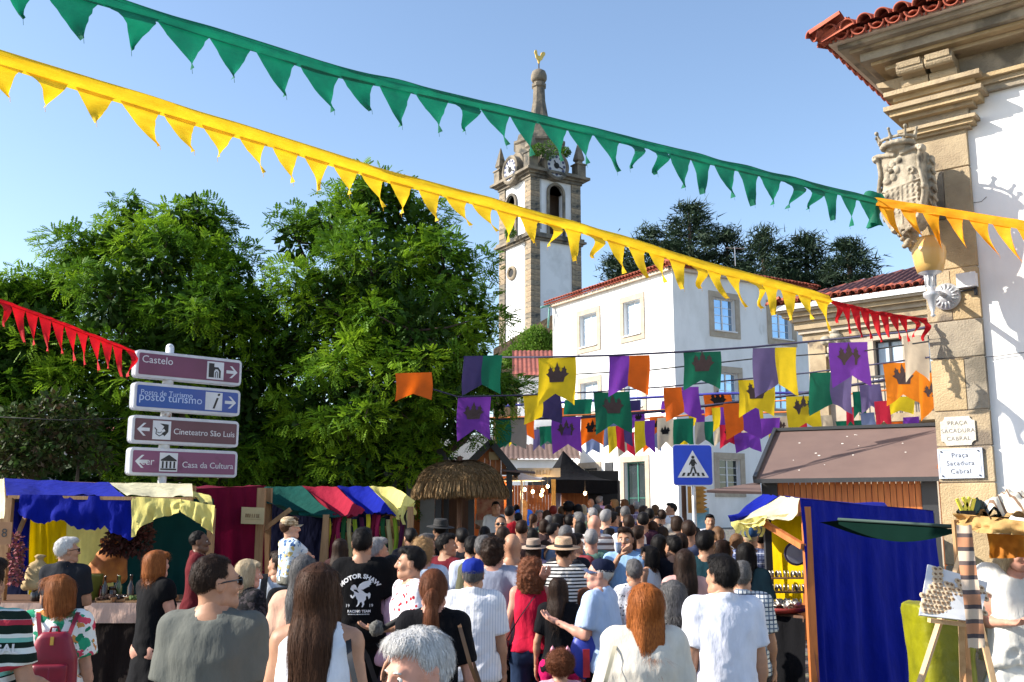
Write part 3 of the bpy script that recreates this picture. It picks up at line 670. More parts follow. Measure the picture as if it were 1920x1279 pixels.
k = MB(); q = P(1000, 690, 57); k.tube([(q.x, 57, G(57)), (q.x, 57, q.z + .6)], [.2, .1], 8); k.build('stem', M_WOODD, bush)
hz = MB()
def hill(u_, v_):
 x = -900 + 1800 * u_; y = 620 + 500 * v_; h = 26 * math.sin(math.pi * min(v_ * 1.4, 1)) * (.55 + .35 * math.sin(x * .006 + 1) + .2 * math.sin(x * .017)); return (x, y, G(y) - 4 + h)
hz.grid(hill, 60, 14); hz.build('distant_hill', mat('hazy_wooded_hill', (.20, .30, .36), .95, (.15, .25, .3), .02), None, True, kind='structure')  # bluish distance haze is mixed into the hill's base colour
# ================================================================== stone mansion behind the flags (right of the white house)
def band(mb, o, u, v, Lu, Lv, e, z0, z1):     # rectangular storey band growing outward by e on the two street sides
 a = [o - u * e - v * e, o + u * (Lu) - v * e, o + u * Lu + v * Lv, o - u * e + v * Lv]
 mb.hexa([(p.x, p.y, z0) for p in a] + [(p.x, p.y, z1) for p in a])
uA = Vector((.77, -.638, 0)).normalized(); vA = Vector((.638, .77, 0)).normalized(); nA = -vA; nB = -uA
MC = P(1512, 600, 27.0); MO = Vector((MC.x, MC.y, 0))
mansion = thing('stone_mansion', 'beige granite mansion with scalloped tile eave and curtained windows seen above the hanging flags', 'house', (MC.x, MC.y, G(27)))
zm = lambda y: P(1512, y, 27).z
k = MB(); opM = [rectpx(MO, nA, uA, 1640, 1694, 636, 712), rectpx(MO, nA, uA, 1718, 1752, 630, 705), rectpx(MO, nA, uA, 1640, 1694, 790, 850)]
wall_panel(k, MO, uA, nA, 7, G(27) - .5, zm(600), opM, .3); wall_panel(k, MO, vA, nB, 7, G(27) - .5, zm(600), [], .3); k.build('wall', M_TRIM, mansion)
for i, (e_, y0, y1) in enumerate(((.1, 640, 628), (.18, 628, 620), (.26, 620, 606), (.34, 606, 598), (.5, 598, 590), (.62, 590, 580))):
 k = MB(); band(k, MO, uA, vA, 7, 7, e_, zm(y0), zm(y1)); k.build('cornice_course', M_TRIM if i % 2 else M_SAND, mansion)
for q in opM[:2]: window(mansion, MO, uA, nA, *q, M_CURT, .16, mull=(1, 0), fm=M_DARK)
window(mansion, MO, uA, nA, *opM[2], M_GLASSD, .16, mull=(1, 0), fm=M_DARK)
k = MB(); k.obox(MO, uA, nA, .1, .55, .0, .14, G(27), zm(640)); k.build('pilaster', M_SAND, mansion)
e = .75; zt = zm(578); c0 = MO + nA * e + nB * e
TILEW = tile_mesh(.10, .36)
eave(mansion, (c0.x, c0.y, zt), tuple(Vector((c0.x, c0.y, zt)) + uA * 7.5), nA, .4, .235, TILEW, 2, 1.05)
eave(mansion, (c0.x, c0.y, zt), tuple(Vector((c0.x, c0.y, zt)) + vA * 6), nB, .4, .235, TILEW, 1, 1.05)
k = MB(); band(k, MO, uA, vA, 7, 7, .7, zt - .12, zt + .02); k.build('eave_mortar', M_FRAME, mansion)
r0 = Vector((c0.x, c0.y, zt + .09)); roof_face(mansion, r0, r0 + uA * 8, vA, 4, 1.5, 4, 0); roof_face(mansion, r0, r0 + vA * 8, uA, 4, 1.5, 4, 0)
k = MB(); b0 = zm(790)
k.obox(MO, uA, nA, 1.6, 6.5, 0, .8, b0 - .2, b0); k.build('balcony_slab', M_SAND, mansion)
k = MB()
for i in range(36): k.obox(MO, uA, nA, 1.6 + i * .135, 1.625 + i * .135, .74, .765, b0, b0 + .95)
k.obox(MO, uA, nA, 1.6, 6.45, .72, .78, b0 + .95, b0 + 1.0); k.build('balcony_railing', M_DARK, mansion)
def carve_blob(name, q, sc, label=None, parent=None, seed=3):
 s = SDF((-.5, -.35, -.6), (.5, .35, .6), .024); rs = random.Random(seed)
 s.ell((0, 0, 0), (.22, .12, .3)); s.ell((-.24, 0, .2), (.13, .12, .12)); s.ell((.26, 0, .24), (.14, .12, .13)); s.ell((0, -.05, .28), (.16, .13, .1))
 s.ell((-.05, -.05, .4), (.12, .1, .06)); s.ell((.02, 0, -.38), (.1, .09, .14))
 for i in range(26): a = rs.uniform(0, 6.28); r_ = rs.uniform(.05, .3); s.ell((math.cos(a) * r_, -.1 + rs.uniform(-.03, .02), math.sin(a) * r_ * 1.1), rs.uniform(.03, .06), .008)
 V, Q = s.mesh(); V = V * sc + np.array(tuple(q)); return finish(name, V, Q, [M_PALE], parent, True, False)
carve_blob('carved_arms', P(1568, 655, 26.4), 1.15, parent=mansion)
k = MB(); q = P(1568, 725, 26.6); k.lathe([(.02, -.5), (.1, -.4), (.07, -.2), (.14, 0), (.22, .25), (.2, .4), (.05, .5)], tuple(q), 12); k.build('carved_bracket', M_PALE, mansion, True)
# ================================================================== corner building at the right
K = P(1740, 620, 11.0); KO = Vector((K.x, K.y, 0)); kz = lambda y: P(1742, y, 11.0).z
cb = thing('corner_building', 'white corner house with sandy granite pilaster and heavy cornice under curved clay tiles', 'house', (K.x, K.y, 0))
PW = (on_plane(1838, 620, KO, nA) - on_plane(1736, 620, KO, nA)).length; SC_R = 9.0
wall_o = KO - nA * .07
k = MB()
wp = wall_o + uA * (PW * .5)
wall_panel(k, wp, uA, nA, SC_R, -.3, kz(175) + 1.5, [], .3); wb = KO + vA * .3 - nB * .07; wall_panel(k, wb, vA, nB, 8, -.3, kz(175) + 1.5, [], .3); k.build('wall', M_WHITE, cb)
k = MB(); k.obox(KO, uA, nA, .02, PW - .02, -.6, -.02, -.3, kz(262)); k.build('pilaster_core', M_MORTAR, cb)
ycs = [262, 330, 420, 512, 607, 676, 773, 839, 906, 985, 1060, 1140, 1220, 1310, 1400]
SM = [M_SAND, mat('sandy_granite_ochre', (.50, .37, .21), .95, (.33, .24, .13), 2.5, .9, 55, dist=.012, det=9, spots=((.22, .17, .11), 2.2, .62)), mat('sandy_granite_grey', (.40, .34, .25), .95, (.22, .185, .14), 2, .9, 55, dist=.012, det=9, spots=((.14, .12, .09), 1.6, .55))]
def stone_block(s0, s1, z0, z1, m_, prj=0.0):
 k = MB(); b_ = .008; j = .005
 pts = []
 for z_, in_ in ((z0 + j, b_), (z0 + j + b_, 0), (z1 - j - b_, 0), (z1 - j, b_)):
  for a, bb in ((s0 + j + in_, prj - in_), (s1 - j - in_, prj - in_)): q = KO + uA * a + nA * bb; pts.append((q.x, q.y, z_))
  for a in (s1 - j - in_, s0 + j + in_): q = KO + uA * a - nA * .55; pts.append((q.x, q.y, z_))
 fs = [(3, 2, 1, 0), (12, 13, 14, 15)] + [(r_ * 4 + i, r_ * 4 + (i + 1) % 4, r_ * 4 + 4 + (i + 1) % 4, r_ * 4 + 4 + i) for r_ in range(3) for i in range(4)]
 k.add(pts, fs); k.build('stone', m_, cb)
for i in range(len(ycs) - 1):
 z1, z0 = kz(ycs[i]), max(kz(ycs[i + 1]), -.2)
 if z1 <= z0: break
 sp = {1: .5, 3: .48, 5: .62, 9: .45, 10: .6}.get(i)
 cuts = [0, PW * sp, PW] if sp else [0, PW]
 for a, b in zip(cuts[:-1], cuts[1:]): stone_block(a, b, z0, z1, SM[(i * 2 + (a > 0)) % 3 if i != 7 else 0], rnd.uniform(-.003, .004))
def pil_band(e, y0, y1, m_, nm='capital_course'):
 k = MB(); z0, z1 = kz(y0), kz(y1); a0, a1 = -e, PW + e
 k.obox(KO, uA, nA, a0, a1, -.55, e, z0, z1); return k.build(nm, m_, cb)
for e_, y0, y1, i in ((.05, 264, 259, 0), (.1, 259, 252, 1), (.14, 252, 246, 0), (.04, 246, 229, 2), (.12, 229, 222, 0), (.2, 222, 212, 1), (.25, 212, 204, 0), (.12, 204, 194, 2), (.16, 194, 185, 1), (.24, 185, 177, 0)): pil_band(e_, y0, y1, SM[i])
def ent(e, y0, y1, m_, nm='entablature_course', Lu=9):
 k = MB(); oo = KO - (nA + nB) * .05; a = [oo + nA * e + nB * e, oo + uA * Lu + nA * e, oo + uA * Lu - nA * 8, oo - nA * 8 + nB * e]
 k.hexa([(p.x, p.y, kz(y0)) for p in a] + [(p.x, p.y, kz(y1)) for p in a]); return k.build(nm, m_, cb)
for e_, y0, y1, i in ((.05, 207, 196, 2), (.09, 196, 187, 0), (.15, 187, 180, 1), (.02, 180, 134, 2), (.26, 134, 127, 0), (.38, 127, 121, 1), (.47, 121, 106, 2), (.56, 106, 100, 0), (.66, 100, 92, 2)): ent(e_, y0, y1, SM[i])
def corbel(s_, w_=.26):
 k = MB(); prof = [(0, 0), (.12, .02), (.18, .07), (.16, .12), (.24, .17), (.38, .2), (.4, .26), (0, .26)]
 o_ = KO + uA * s_; Mx = Matrix((nA, Vector((0, 0, 1)), uA)).transposed().to_4x4(); Mx.translation = (o_.x, o_.y, kz(178)); k.prism(prof, Mx, w_)
 for (cx_, cy_, r_) in ((.13, .07, .07), (.3, .2, .065)):
  k.lathe([(1e-5, -.02), (r_, -.02), (r_, w_ + .02), (1e-5, w_ + .02)], seg=14, M=Mx @ Matrix.Translation((cx_, cy_, 0)))
 return k.build('corbel', M_SAND, cb)
for s_ in (-.02, PW - .28, 1.9, 3.0, 4.1): corbel(s_)
k = MB(); Mx = Matrix((nB, Vector((0, 0, 1)), vA)).transposed().to_4x4()
for t_ in (.02, .9, 1.8):
 o_ = KO + vA * t_; Mx.translation = (o_.x, o_.y, kz(178)); k = MB(); k.prism([(0, 0), (.12, .02), (.18, .07), (.16, .12), (.24, .17), (.38, .2), (.4, .26), (0, .26)], Mx, .26); k.build('corbel', M_SAND, cb)
TILEC = tile_mesh(.092, .40, 10, .018)
CE = .82; cc = KO + nA * CE + nB * CE; zc_ = kz(92) + .05
eave(cb, (cc.x, cc.y, zc_), tuple(Vector((cc.x, cc.y, zc_)) + uA * 8.5), nA, .38, .205, TILEC, 2, 1.0, wob=.008)
eave(cb, (cc.x, cc.y, zc_), tuple(Vector((cc.x, cc.y, zc_)) + vA * 7.5), nB, .38, .205, TILEC, 2, 1.0, wob=.008)
eave(cb, (cc.x - nA.x * .1 - nB.x * .1, cc.y - nA.y * .1 - nB.y * .1, zc_ - .1), tuple(Vector((cc.x - nA.x * .1, cc.y - nA.y * .1, zc_ - .1)) + uA * 8.4), nA, .3, .205, TILEC, 1, 1.0, wob=.008)
eave(cb, (cc.x - nA.x * .1 - nB.x * .1, cc.y - nA.y * .1 - nB.y * .1, zc_ - .1), tuple(Vector((cc.x - nB.x * .1, cc.y - nB.y * .1, zc_ - .1)) + vA * 7.4), nB, .3, .205, TILEC, 1, 1.0, wob=.008)
ent(.74, 92, 86, M_MORTAR, 'tile_bedding')
r0 = Vector((cc.x - nA.x * .06 - nB.x * .06, cc.y - nA.y * .06 - nB.y * .06, zc_ + .06)); roof_face(cb, r0, r0 + uA * 8.6, vA, 4, 1.5, 4, 0); roof_face(cb, r0, r0 + vA * 8.6, uA, 4, 1.5, 4, 0)
inst('corner_tile', TILEC, cb, (cc.x, cc.y, zc_ + .09), frame((uA - nA * -1).normalized() if False else (vA - uA), (uA + vA) * .92 + Vector((0, 0, .35)), (0, 0, 0)).to_3x3(), 1.1)
def coat_of_arms():
 s = SDF((-.42, -.42, -.72), (.46, .3, .72), .0115); C = lambda *a, **k_: s.cap(*a, **k_)
 s.loft([-.47, -.4, -.25, 0, .2, .34, .44], [.08, .18, .26, .30, .27, .28, .30], [.15] * 7, cy=[.0] * 7, k=.015, e=4.5)
 s.loft([-.4, -.2, 0, .2, .4], [.2, .31, .35, .33, .35], [.07] * 5, cy=[.09] * 5, k=.01, e=5)
 for sx in (-1, 1):                         # rolled border
  pts = [(.30, .45), (.27, .34), (.265, .22), (.30, .05), (.30, -.08), (.255, -.26), (.17, -.41), (.05, -.49)]
  for a, b in zip(pts[:-1], pts[1:]): C((sx * a[0], -.14, a[1]), (sx * b[0], -.14, b[1]), .026, k=.006)
  for c_, r_ in (((sx * .31, .44), .05), ((sx * .31, -.02), .038), ((sx * .12, -.46), .045)): s.ell((c_[0], -.13, c_[1]), (r_, .07, r_), .005); s.ell((c_[0], -.2, c_[1]), (r_ * .45, .02, r_ * .45), .003, '-')
  for j in range(6): C((sx * .345, .02, .34 - j * .11), (sx * .36, .06, .29 - j * .11), .02, k=.004)
  C((sx * .05, -.16, .43), (sx * .28, -.15, .47), .026, k=.006)
 for a, b in (((-.24, .02), (.26, .08)), ((0, -.4), (0.02, .06)), ((-.2, -.17), (.22, -.13))): C((a[0], -.152, a[1]), (b[0], -.152, b[1]), .012, k=.003)
 rs = random.Random(4)
 for gx, gz in [(x_, z_) for x_ in (-.19, -.12, -.05, .08, .15, .22) for z_ in (-.27, -.2, -.1, -.03)]:      # little serpents
  for j in range(5):
   a = (gx + .017 * math.sin(j * 1.6), gz + j * .013); b = (gx + .017 * math.sin((j + 1) * 1.6), gz + (j + 1) * .013); C((a[0], -.152, a[1]), (b[0], -.152, b[1]), .012, k=.002)
 for j in range(5): a = j * 1.257; s.ell((-.1 + .07 * math.cos(a), -.155, .25 + .085 * math.sin(a)), (.042, .022, .05), .004)    # helmet rose
 s.ell((-.1, -.175, .25), .03, .003); s.ell((-.17, -.15, .14), (.06, .03, .05), .006); s.ell((-.0, -.15, .36), (.05, .03, .04), .006)
 for j in range(8): a = j * .785; s.ell((.16 + .035 * math.cos(a), -.155, .2 + .035 * math.sin(a)), .016, .003)
 s.ell((.17, -.15, .1), (.03, .025, .05), .005)
 for sx in (-1, 1):                         # side volutes in depth
  for j in range(7): C((sx * .30, .02 + .02 * math.sin(j), .36 - j * .1), (sx * .305, .02, .31 - j * .1), .014, k=.006)
 for j in range(16): a, b = j * math.pi / 8, (j + 1) * math.pi / 8; C((.0 + .2 * math.cos(a), -.14 + .13 * math.sin(a), .54), (.2 * math.cos(b), -.14 + .13 * math.sin(b), .54), .03, k=.01); C((.23 * math.cos(a), -.14 + .15 * math.sin(a), .60), (.23 * math.cos(b), -.14 + .15 * math.sin(b), .60), .018, k=.01)
 s.ell((0, -.12, .5), (.17, .12, .06), .02)
 for j in range(8): a = j * math.pi / 4; c_ = (.24 * math.cos(a), -.14 + .16 * math.sin(a)); C((c_[0], c_[1], .6), (c_[0] * 1.12, c_[1] * 1.1, .67), .022, .014, k=.01); s.ell((c_[0] * 1.15, c_[1] * 1.12, .69), .026 if j % 2 else .02, .006)
 for j in range(34):
  t = rs.random(); a = rs.uniform(0, 6.28); r_ = .13 * (1 - t * .7); s.ell((r_ * math.cos(a) + .02, -.06 + .1 * math.sin(a), -.44 - t * .24), (.035, .035, .03), .008)
 C((0, -.03, -.4), (.03, -.02, -.68), .1, .04, k=.03)
 C((0, .1, .5), (0, .3, -.3), .14, .1, k=.03)
 return s.mesh()
V, Q = coat_of_arms(); N_ = vnormals(V, Q); V = V + N_ * (vnoise(V * 38, 2) * .0018)[:, None]
ca = R(-46); Rz = np.array(Matrix.Rotation(ca, 3, 'Z')); q = P(1700, 362, 10.62); V = (V * [.84, 1.05, .96]) @ Rz.T + np.array(tuple(q))
oc = finish('coat_of_arms', V, Q, [mat('carved_weathered_stone', (.43, .37, .28), .95, (.20, .17, .125), 6, .8, 60, dist=.008, det=9, spots=((.10, .085, .065), 3.4, .56))], None, True)
tag(oc, 'carved stone coat of arms with a crown, fixed to the corner above the wall lamp', 'coat of arms')
LQ = P(1742, 470, 10.35)
lamp = thing('wall_lamp', 'silver wall lamp with a cream glass vase shade on the sandy stone pilaster', 'wall lamp', tuple(P(1752, 580, 10.4)))
px1 = .0056
sh = [(.10, -.20), (.13, -.195), (.155, -.1), (.175, .02), (.172, .07), (.12, .15), (.105, .17), (.1, .185), (.115, .19), (.05, .21), (1e-4, .215)]
k = MB(); k.lathe(sh, tuple(P(1742, 478, 10.35)), 28)
MSH = mat('cream_opal_glass', (.70, .45, .15), .25, (.62, .38, .12), 1.5, trans=.15); k.build('lamp_shade', MSH, lamp, True)
b = P(1743, 503, 10.35)
k = MB(); k.lathe([(.125, .015), (.13, 0), (.12, -.05), (.07, -.075), (.055, -.1), (.05, -.2), (.04, -.25), (.085, -.27), (.085, -.31), (.05, -.34), (.035, -.42), (.012, -.5), (.03, -.52), (1e-4, -.54)], tuple(b), 20); k.build('lamp_stem', M_SILVER, lamp, True)
for i in range(8): t = i * math.pi / 4; k = MB(); k.tube([b + Vector((.06 * math.cos(t), .06 * math.sin(t), -.08)), b + Vector((.053 * math.cos(t), .053 * math.sin(t), -.2))], .009, 5); k.build('flute', M_SILVER, lamp, True)
rc = on_plane(1776, 557, KO + nA * .0, nA); Mr = Matrix((uA, Vector((0, 0, 1)), nA)).transposed().to_4x4(); Mr.translation = rc
k = MB(); k.lathe([(.15, -.01), (.155, .03), (.13, .05), (.09, .06), (.07, .085), (.03, .1), (1e-4, .1)], seg=28, M=Mr); k.build('rosette', M_SILVER, lamp, True)
for i in range(16): t = i * math.pi / 8; k = MB(); k.tube([Mr @ Vector((.06 * math.cos(t), .06 * math.sin(t), .075)), Mr @ Vector((.135 * math.cos(t), .135 * math.sin(t), .055))], .011, 5); k.build('rosette_petal', M_SILVER, lamp, True)
k = MB(); k.tube([Mr @ Vector((0, 0, .09)), Mr @ Vector((-.03, .02, .16)), b + Vector((.0, 0, -.29))], [.03, .028, .035], 10); k.build('lamp_arm', M_SILVER, lamp, True)
q = on_plane(1820, 530, wall_o, nA); Mj = Matrix((uA, Vector((0, 0, 1)), nA)).transposed().to_4x4(); Mj.translation = q
jb = thing('junction_box', 'white plastic electrical box fixed beside the wall lamp rosette', 'electrical box', tuple(q))
k = MB(); k.box((0, 0, .12), (.19, .15, .1), Mj); k.build('box_body', M_FRAME, jb); k = MB(); k.box((0, 0, .18), (.2, .16, .02), Mj); k.build('box_lid', M_FRAME, jb)
k = MB(); k.tube([Mj @ Vector((.07, -.16, .1)), Mj @ Vector((.08, -.08, .1)), Mj @ Vector((.04, -.1, .1)), Mj @ Vector((-.12, -.1, .09))], .011, 6); k.tube([Mj @ Vector((.07, -.17, .1)), Mj @ Vector((.07, -.09, .1))], .02, 8); k.build('cable', M_DARK, jb, True)
def text_mesh(s, size, M, m, parent, name='lettering', ext=.002, align='CENTER', shear=0, spacing=1.0):
 c = D.curves.new('t', 'FONT'); c.body = s; c.size = size; c.extrude = ext; c.align_x = align; c.align_y = 'CENTER'; c.shear = shear; c.space_character = spacing; c.resolution_u = 3
 o = D.objects.new('t', c); COL.objects.link(o); dg = bpy.context.evaluated_depsgraph_get(); me = D.meshes.new_from_object(o.evaluated_get(dg)); D.objects.remove(o); D.curves.remove(c)
 mb = MB(); mb.add([M @ v.co for v in me.vertices], [tuple(p.vertices) for p in me.polygons]); D.meshes.remove(me)
 return mb.build(name, m, parent) if parent is not False else mb
def plaque(x0, x1, y0, y1, th, m, label, lines, tm, notch, ls):
 a = on_plane((x0 + x1) / 2, (y0 + y1) / 2, KO + nA * .004, nA); Mx = Matrix((uA, Vector((0, 0, 1)), nA)).transposed().to_4x4(); Mx.translation = a
 wl = (on_plane(x1, (y0 + y1) / 2, KO, nA) - on_plane(x0, (y0 + y1) / 2, KO, nA)).length; hl = (on_plane((x0 + x1) / 2, y0, KO, nA) - on_plane((x0 + x1) / 2, y1, KO, nA)).length
 t = thing('street_name_plaque', label, 'plaque', tuple(a)); X, Y, n_ = wl / 2, hl / 2, notch
 pts = []
 for sx, sy in ((1, 1), (-1, 1), (-1, -1), (1, -1)):
  arc = [(sx * (X - n_ * math.cos(q_)), sy * (Y - n_ * math.sin(q_))) for q_ in (0, .5, 1.07, 1.57)] if n_ > .02 else [(sx * X, sy * Y)]
  if sx * sy > 0: arc = [(sx * X, sy * (Y - n_)), *[(sx * (X - n_ * math.sin(q_)), sy * (Y - n_ * math.cos(q_))) for q_ in (.5, 1.07)], (sx * (X - n_), sy * Y)] if n_ > .02 else [(sx * X, sy * Y)]
  else: arc = [(sx * (X - n_), sy * Y), *[(sx * (X - n_ * math.cos(q_)), sy * (Y - n_ * math.sin(q_))) for q_ in (.5, 1.07)], (sx * X, sy * (Y - n_))] if n_ > .02 else [(sx * X, sy * Y)]
  pts += arc
 k = MB(); k.prism(pts, Mx, th); k.build('plate', m, t)
 for i, s_ in enumerate(lines): text_mesh(s_, ls, Mx @ Matrix.Translation((0, hl * (.27 - .27 * i), th + .001)), tm, t, spacing=1.12)
 return t, Mx, X, Y
plaque(1764, 1829, 781, 835, .012, mat('pitted_pale_marble', (.6, .57, .5), .85, (.45, .42, .35), 20, .6, 90, dist=.003), 'old pale marble street plaque with notched corners and worn carved letters', ['PRAÇA', 'SACADURA', 'CABRAL'], mat('worn_letter_grey', (.22, .2, .18), .9), .05, .062)
t, Mx, X, Y = plaque(1760, 1844, 841, 897, .03, mat('bluish_white_marble', (.52, .56, .64), .5, (.47, .51, .6), 4), 'blue-white marble street plaque reading Praça Sacadura Cabral below the older one', ['Praça', 'Sacadura', 'Cabral'], mat('dark_letter', (.06, .06, .07), .7), .0, .072)
for sx, sy in ((1, 1), (-1, 1), (-1, -1), (1, -1)):
 k = MB(); k.lathe([(.009, 0), (.009, .012), (1e-4, .014)], seg=10, M=Mx @ Matrix.Translation((sx * (X - .04), sy * (Y - .03), .03))); k.build('screw', M_DARK, t)
k = MB()
for a, b in (((-X + .05, Y - .015), (X - .05, Y - .015)), ((X - .02, Y - .05), (X - .02, -Y + .05)), ((X - .05, -Y + .015), (-X + .05, -Y + .015)), ((-X + .02, -Y + .05), (-X + .02, Y - .05))): k.bar(Mx @ Vector((*a, .031)), Mx @ Vector((*b, .031)), .003, .002)
k.build('engraved_border', mat('dark_letter2', (.1, .1, .11), .7), t)
k = MB(); a, b = on_plane(1742, 672, KO + nA * .02, nA), on_plane(1960, 655, wall_o + nA * .03, nA); k.tube([a, on_plane(1800, 672, KO + nA * .02, nA), on_plane(1870, 668, wall_o + nA * .03, nA), b], .004, 5); tag(k.build('facade_cable', M_DARK), 'thin dark cable running across the white wall below the lamp', 'cable')
k = MB(); k.tube([on_plane(1815, 382, wall_o + nA * .004, nA), on_plane(1840, 378, wall_o + nA * .004, nA), on_plane(1850, 369, wall_o + nA * .004, nA)], .003, 4); k.build('wall_crack', M_DARK, cb)
# ================================================================== trees
def locust_leaf_mesh(name, centres, n, m, parent, seed, L=.18, lw=.042, nl=4, shell=.45):
 """pinnate leaves: every leaf is a drooping row of paired leaflets"""
 rs = np.random.RandomState(seed); C = np.array([tuple(c[0]) for c in centres]); Rr = np.array([c[1] for c in centres]); pk = rs.choice(len(C), n, p=Rr ** 2 / (Rr ** 2).sum())
 dr = rs.normal(size=(n, 3)); dr[:, 2] += .25; dr /= np.linalg.norm(dr, axis=1)[:, None]; rad = Rr[pk] * (shell + (1 - shell) * rs.rand(n) ** .6); p0 = C[pk] + dr * rad[:, None] * [1.15, 1.15, .68]
 ax = dr * .8 + rs.normal(size=(n, 3)) * .6; ax[:, 2] = ax[:, 2] * .7 - .03; ax /= np.linalg.norm(ax, axis=1)[:, None]
 up = np.array([0, 0, 1.0]) + rs.normal(size=(n, 3)) * .3; sd_ = np.cross(ax, up); sd_ /= np.linalg.norm(sd_, axis=1)[:, None]; nm = np.cross(sd_, ax)
 Ls = L * (.7 + .6 * rs.rand(n))[:, None]; vs = []
 for j in range(nl):
  t = (j + .6) / nl; q = p0 + ax * Ls * t - np.array([0, 0, 1]) * Ls * .25 * t * t
  for sg in (-1, 1):
   ll = Ls * .36 * (1 - .45 * abs(t - .45)); d = sd_ * sg * .9 + ax * .45 - nm * .22; w_ = ax * lw * .5 * (Ls / L)
   vs += [q - w_, q + d * ll * .55 - w_ * 1.1, q + d * ll, q + d * ll * .55 + w_ * 1.3]
 V = np.stack(vs, 1).reshape(-1, 3); Q = np.arange(len(V)).reshape(-1, 4)
 return finish(name, V, Q, [m], parent)
M_LOC = leafmat('locust_leaf', (.125, .25, .014), (.075, .17, .012), .34, .9); M_LOC2 = leafmat('locust_leaf_light', (.23, .38, .02), (.15, .28, .016), .38, .9); M_LOCD = leafmat('locust_shaded_leaf', (.04, .10, .01), (.025, .06, .008), .15, .9)  # inner leaf colour is darkened to paint the shade deep in the crowns
M_BARK = mat('furrowed_bark', (.12, .085, .06), .95, (.06, .045, .035), 4, 1, 14, stretch=(4, 4, .6), dist=.03)
def big_tree(label, base, lobes, d, n, seed, clumps):
 rs = random.Random(seed); t = thing('locust_tree', label, 'tree', (base[0], base[1], G(base[1])), group='locust trees behind the stalls')
 L_ = [(P(x, y, d + dd), r_ * (d + dd) / F) for x, y, r_, dd in lobes]; cs = []
 tot = sum(r_ ** 2 for _, r_ in L_)
 for c, r_ in L_:
  for i in range(int(clumps * r_ ** 2 / tot) + 1):
   a = rs.uniform(0, 2 * math.pi); z_ = rs.uniform(-.75, 1); q = math.sqrt(1 - z_ * z_); k_ = rs.uniform(.78, 1.06)
   cs.append((c + Vector((q * math.cos(a), q * math.sin(a), z_ * .95)) * r_ * k_, rs.uniform(.26, .5)))
 base_v = Vector((base[0], base[1], G(base[1]))); top = sum((c for c, r_ in L_), Vector()) / len(L_)
 k = MB(); fork = base_v.lerp(Vector((top.x, top.y, base_v.z + 2.6)), 1) ; fork = Vector((base[0] + .2, base[1], base_v.z + 2.3))
 k.tube([base_v - Vector((0, 0, .3)), base_v + Vector((.05, 0, .8)), fork], [.36, .27, .22], 12); tr = k.build('trunk', M_BARK, t, True)
 for c, r_ in L_:
  m_ = fork.lerp(c, .5) + Vector((rs.uniform(-.3, .3), rs.uniform(-.3, .3), -.2)); k = MB(); k.tube([fork - Vector((0, 0, .1)), m_, c], [.13, .08, .03], 7); k.build('limb', M_BARK, t, True)
 k = MB()
 for c, r_ in cs[::2]:
  o_ = min(L_, key=lambda q: (q[0] - c).length)[0]; k.tube([o_, o_.lerp(c, .6) - Vector((0, 0, .05)), c], [.03, .02, .008], 4, False)
 br = k.build('branches', M_BARK, t); br['kind'] = 'stuff'
 h = len(cs) // 2; rs.shuffle(cs)
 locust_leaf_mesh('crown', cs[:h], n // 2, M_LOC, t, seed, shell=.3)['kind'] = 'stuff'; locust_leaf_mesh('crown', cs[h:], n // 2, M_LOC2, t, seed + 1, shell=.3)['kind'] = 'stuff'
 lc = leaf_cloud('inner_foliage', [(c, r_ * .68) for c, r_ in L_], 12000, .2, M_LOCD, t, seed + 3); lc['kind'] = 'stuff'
 return t
lobR = [(700, 395, 62, 0), (620, 425, 60, -.3), (775, 440, 72, .2), (560, 455, 55, 0), (835, 510, 72, -.2), (690, 500, 95, -1.2), (600, 560, 80, -1.2), (880, 600, 62, 0), (780, 620, 105, -1.5), (560, 640, 80, .3),
  (885, 690, 65, .2), (700, 720, 110, -1.4), (840, 770, 78, -.6), (610, 760, 85, -.5), (760, 840, 72, -.4), (670, 850, 70, -.4), (930, 735, 52, .8), (560, 830, 70, .3), (700, 600, 120, 1.5), (800, 720, 100, 1.5), (640, 900, 70, .3), (560, 890, 70, 1), (720, 900, 60, .5), (790, 870, 45, .5), (505, 880, 70, 1.5), (690, 350, 36, 0), (742, 372, 34, .2)]
lobL = [(345, 425, 48, 0), (395, 450, 45, .3), (235, 450, 55, 0), (300, 490, 80, -.8), (165, 480, 52, 0), (430, 520, 55, 0), (210, 560, 85, -1.0), (370, 590, 95, -.9), (470, 590, 70, .4), (110, 560, 60, .2), (290, 680, 90, -.6), (430, 700, 90, 0), (180, 690, 80, -.2), (330, 790, 90, .2), (450, 810, 90, .3), (220, 800, 60, .5), (330, 620, 110, 1.6), (520, 690, 60, 1.4), (540, 770, 60, 1.2), (300, 870, 70, .8), (400, 880, 80, 1), (470, 890, 60, 1.2), (230, 850, 50, 1), (250, 400, 30, 0), (370, 395, 26, 0)]
lobLL = [(40, 560, 50, 0), (-30, 590, 70, 0), (70, 630, 70, -.4), (0, 680, 80, -.3), (90, 720, 60, -.2), (-60, 740, 90, 0), (120, 790, 45, .3), (20, 780, 60, 0), (-120, 650, 90, .5)]
big_tree('tall right locust tree, its crown reaching up to the yellow bunting beside the tower', (P(740, 900, 20).x, 20.6), lobR, 20, 22000, 11, 300)
big_tree('left locust tree with rounded feathery crown rising behind the four direction signs', (P(320, 900, 20).x, 20.8), lobL, 20, 20000, 12, 250)
big_tree('far left locust tree, lower than the other two and cut by the picture edge', (P(20, 900, 20).x, 20.4), lobLL, 20, 8500, 13, 125)
pt = thing('small_tree', 'small dark broadleaf tree with some reddish leaves under the far left locust tree', 'tree', (P(130, 900, 16).x, 16, G(16)))
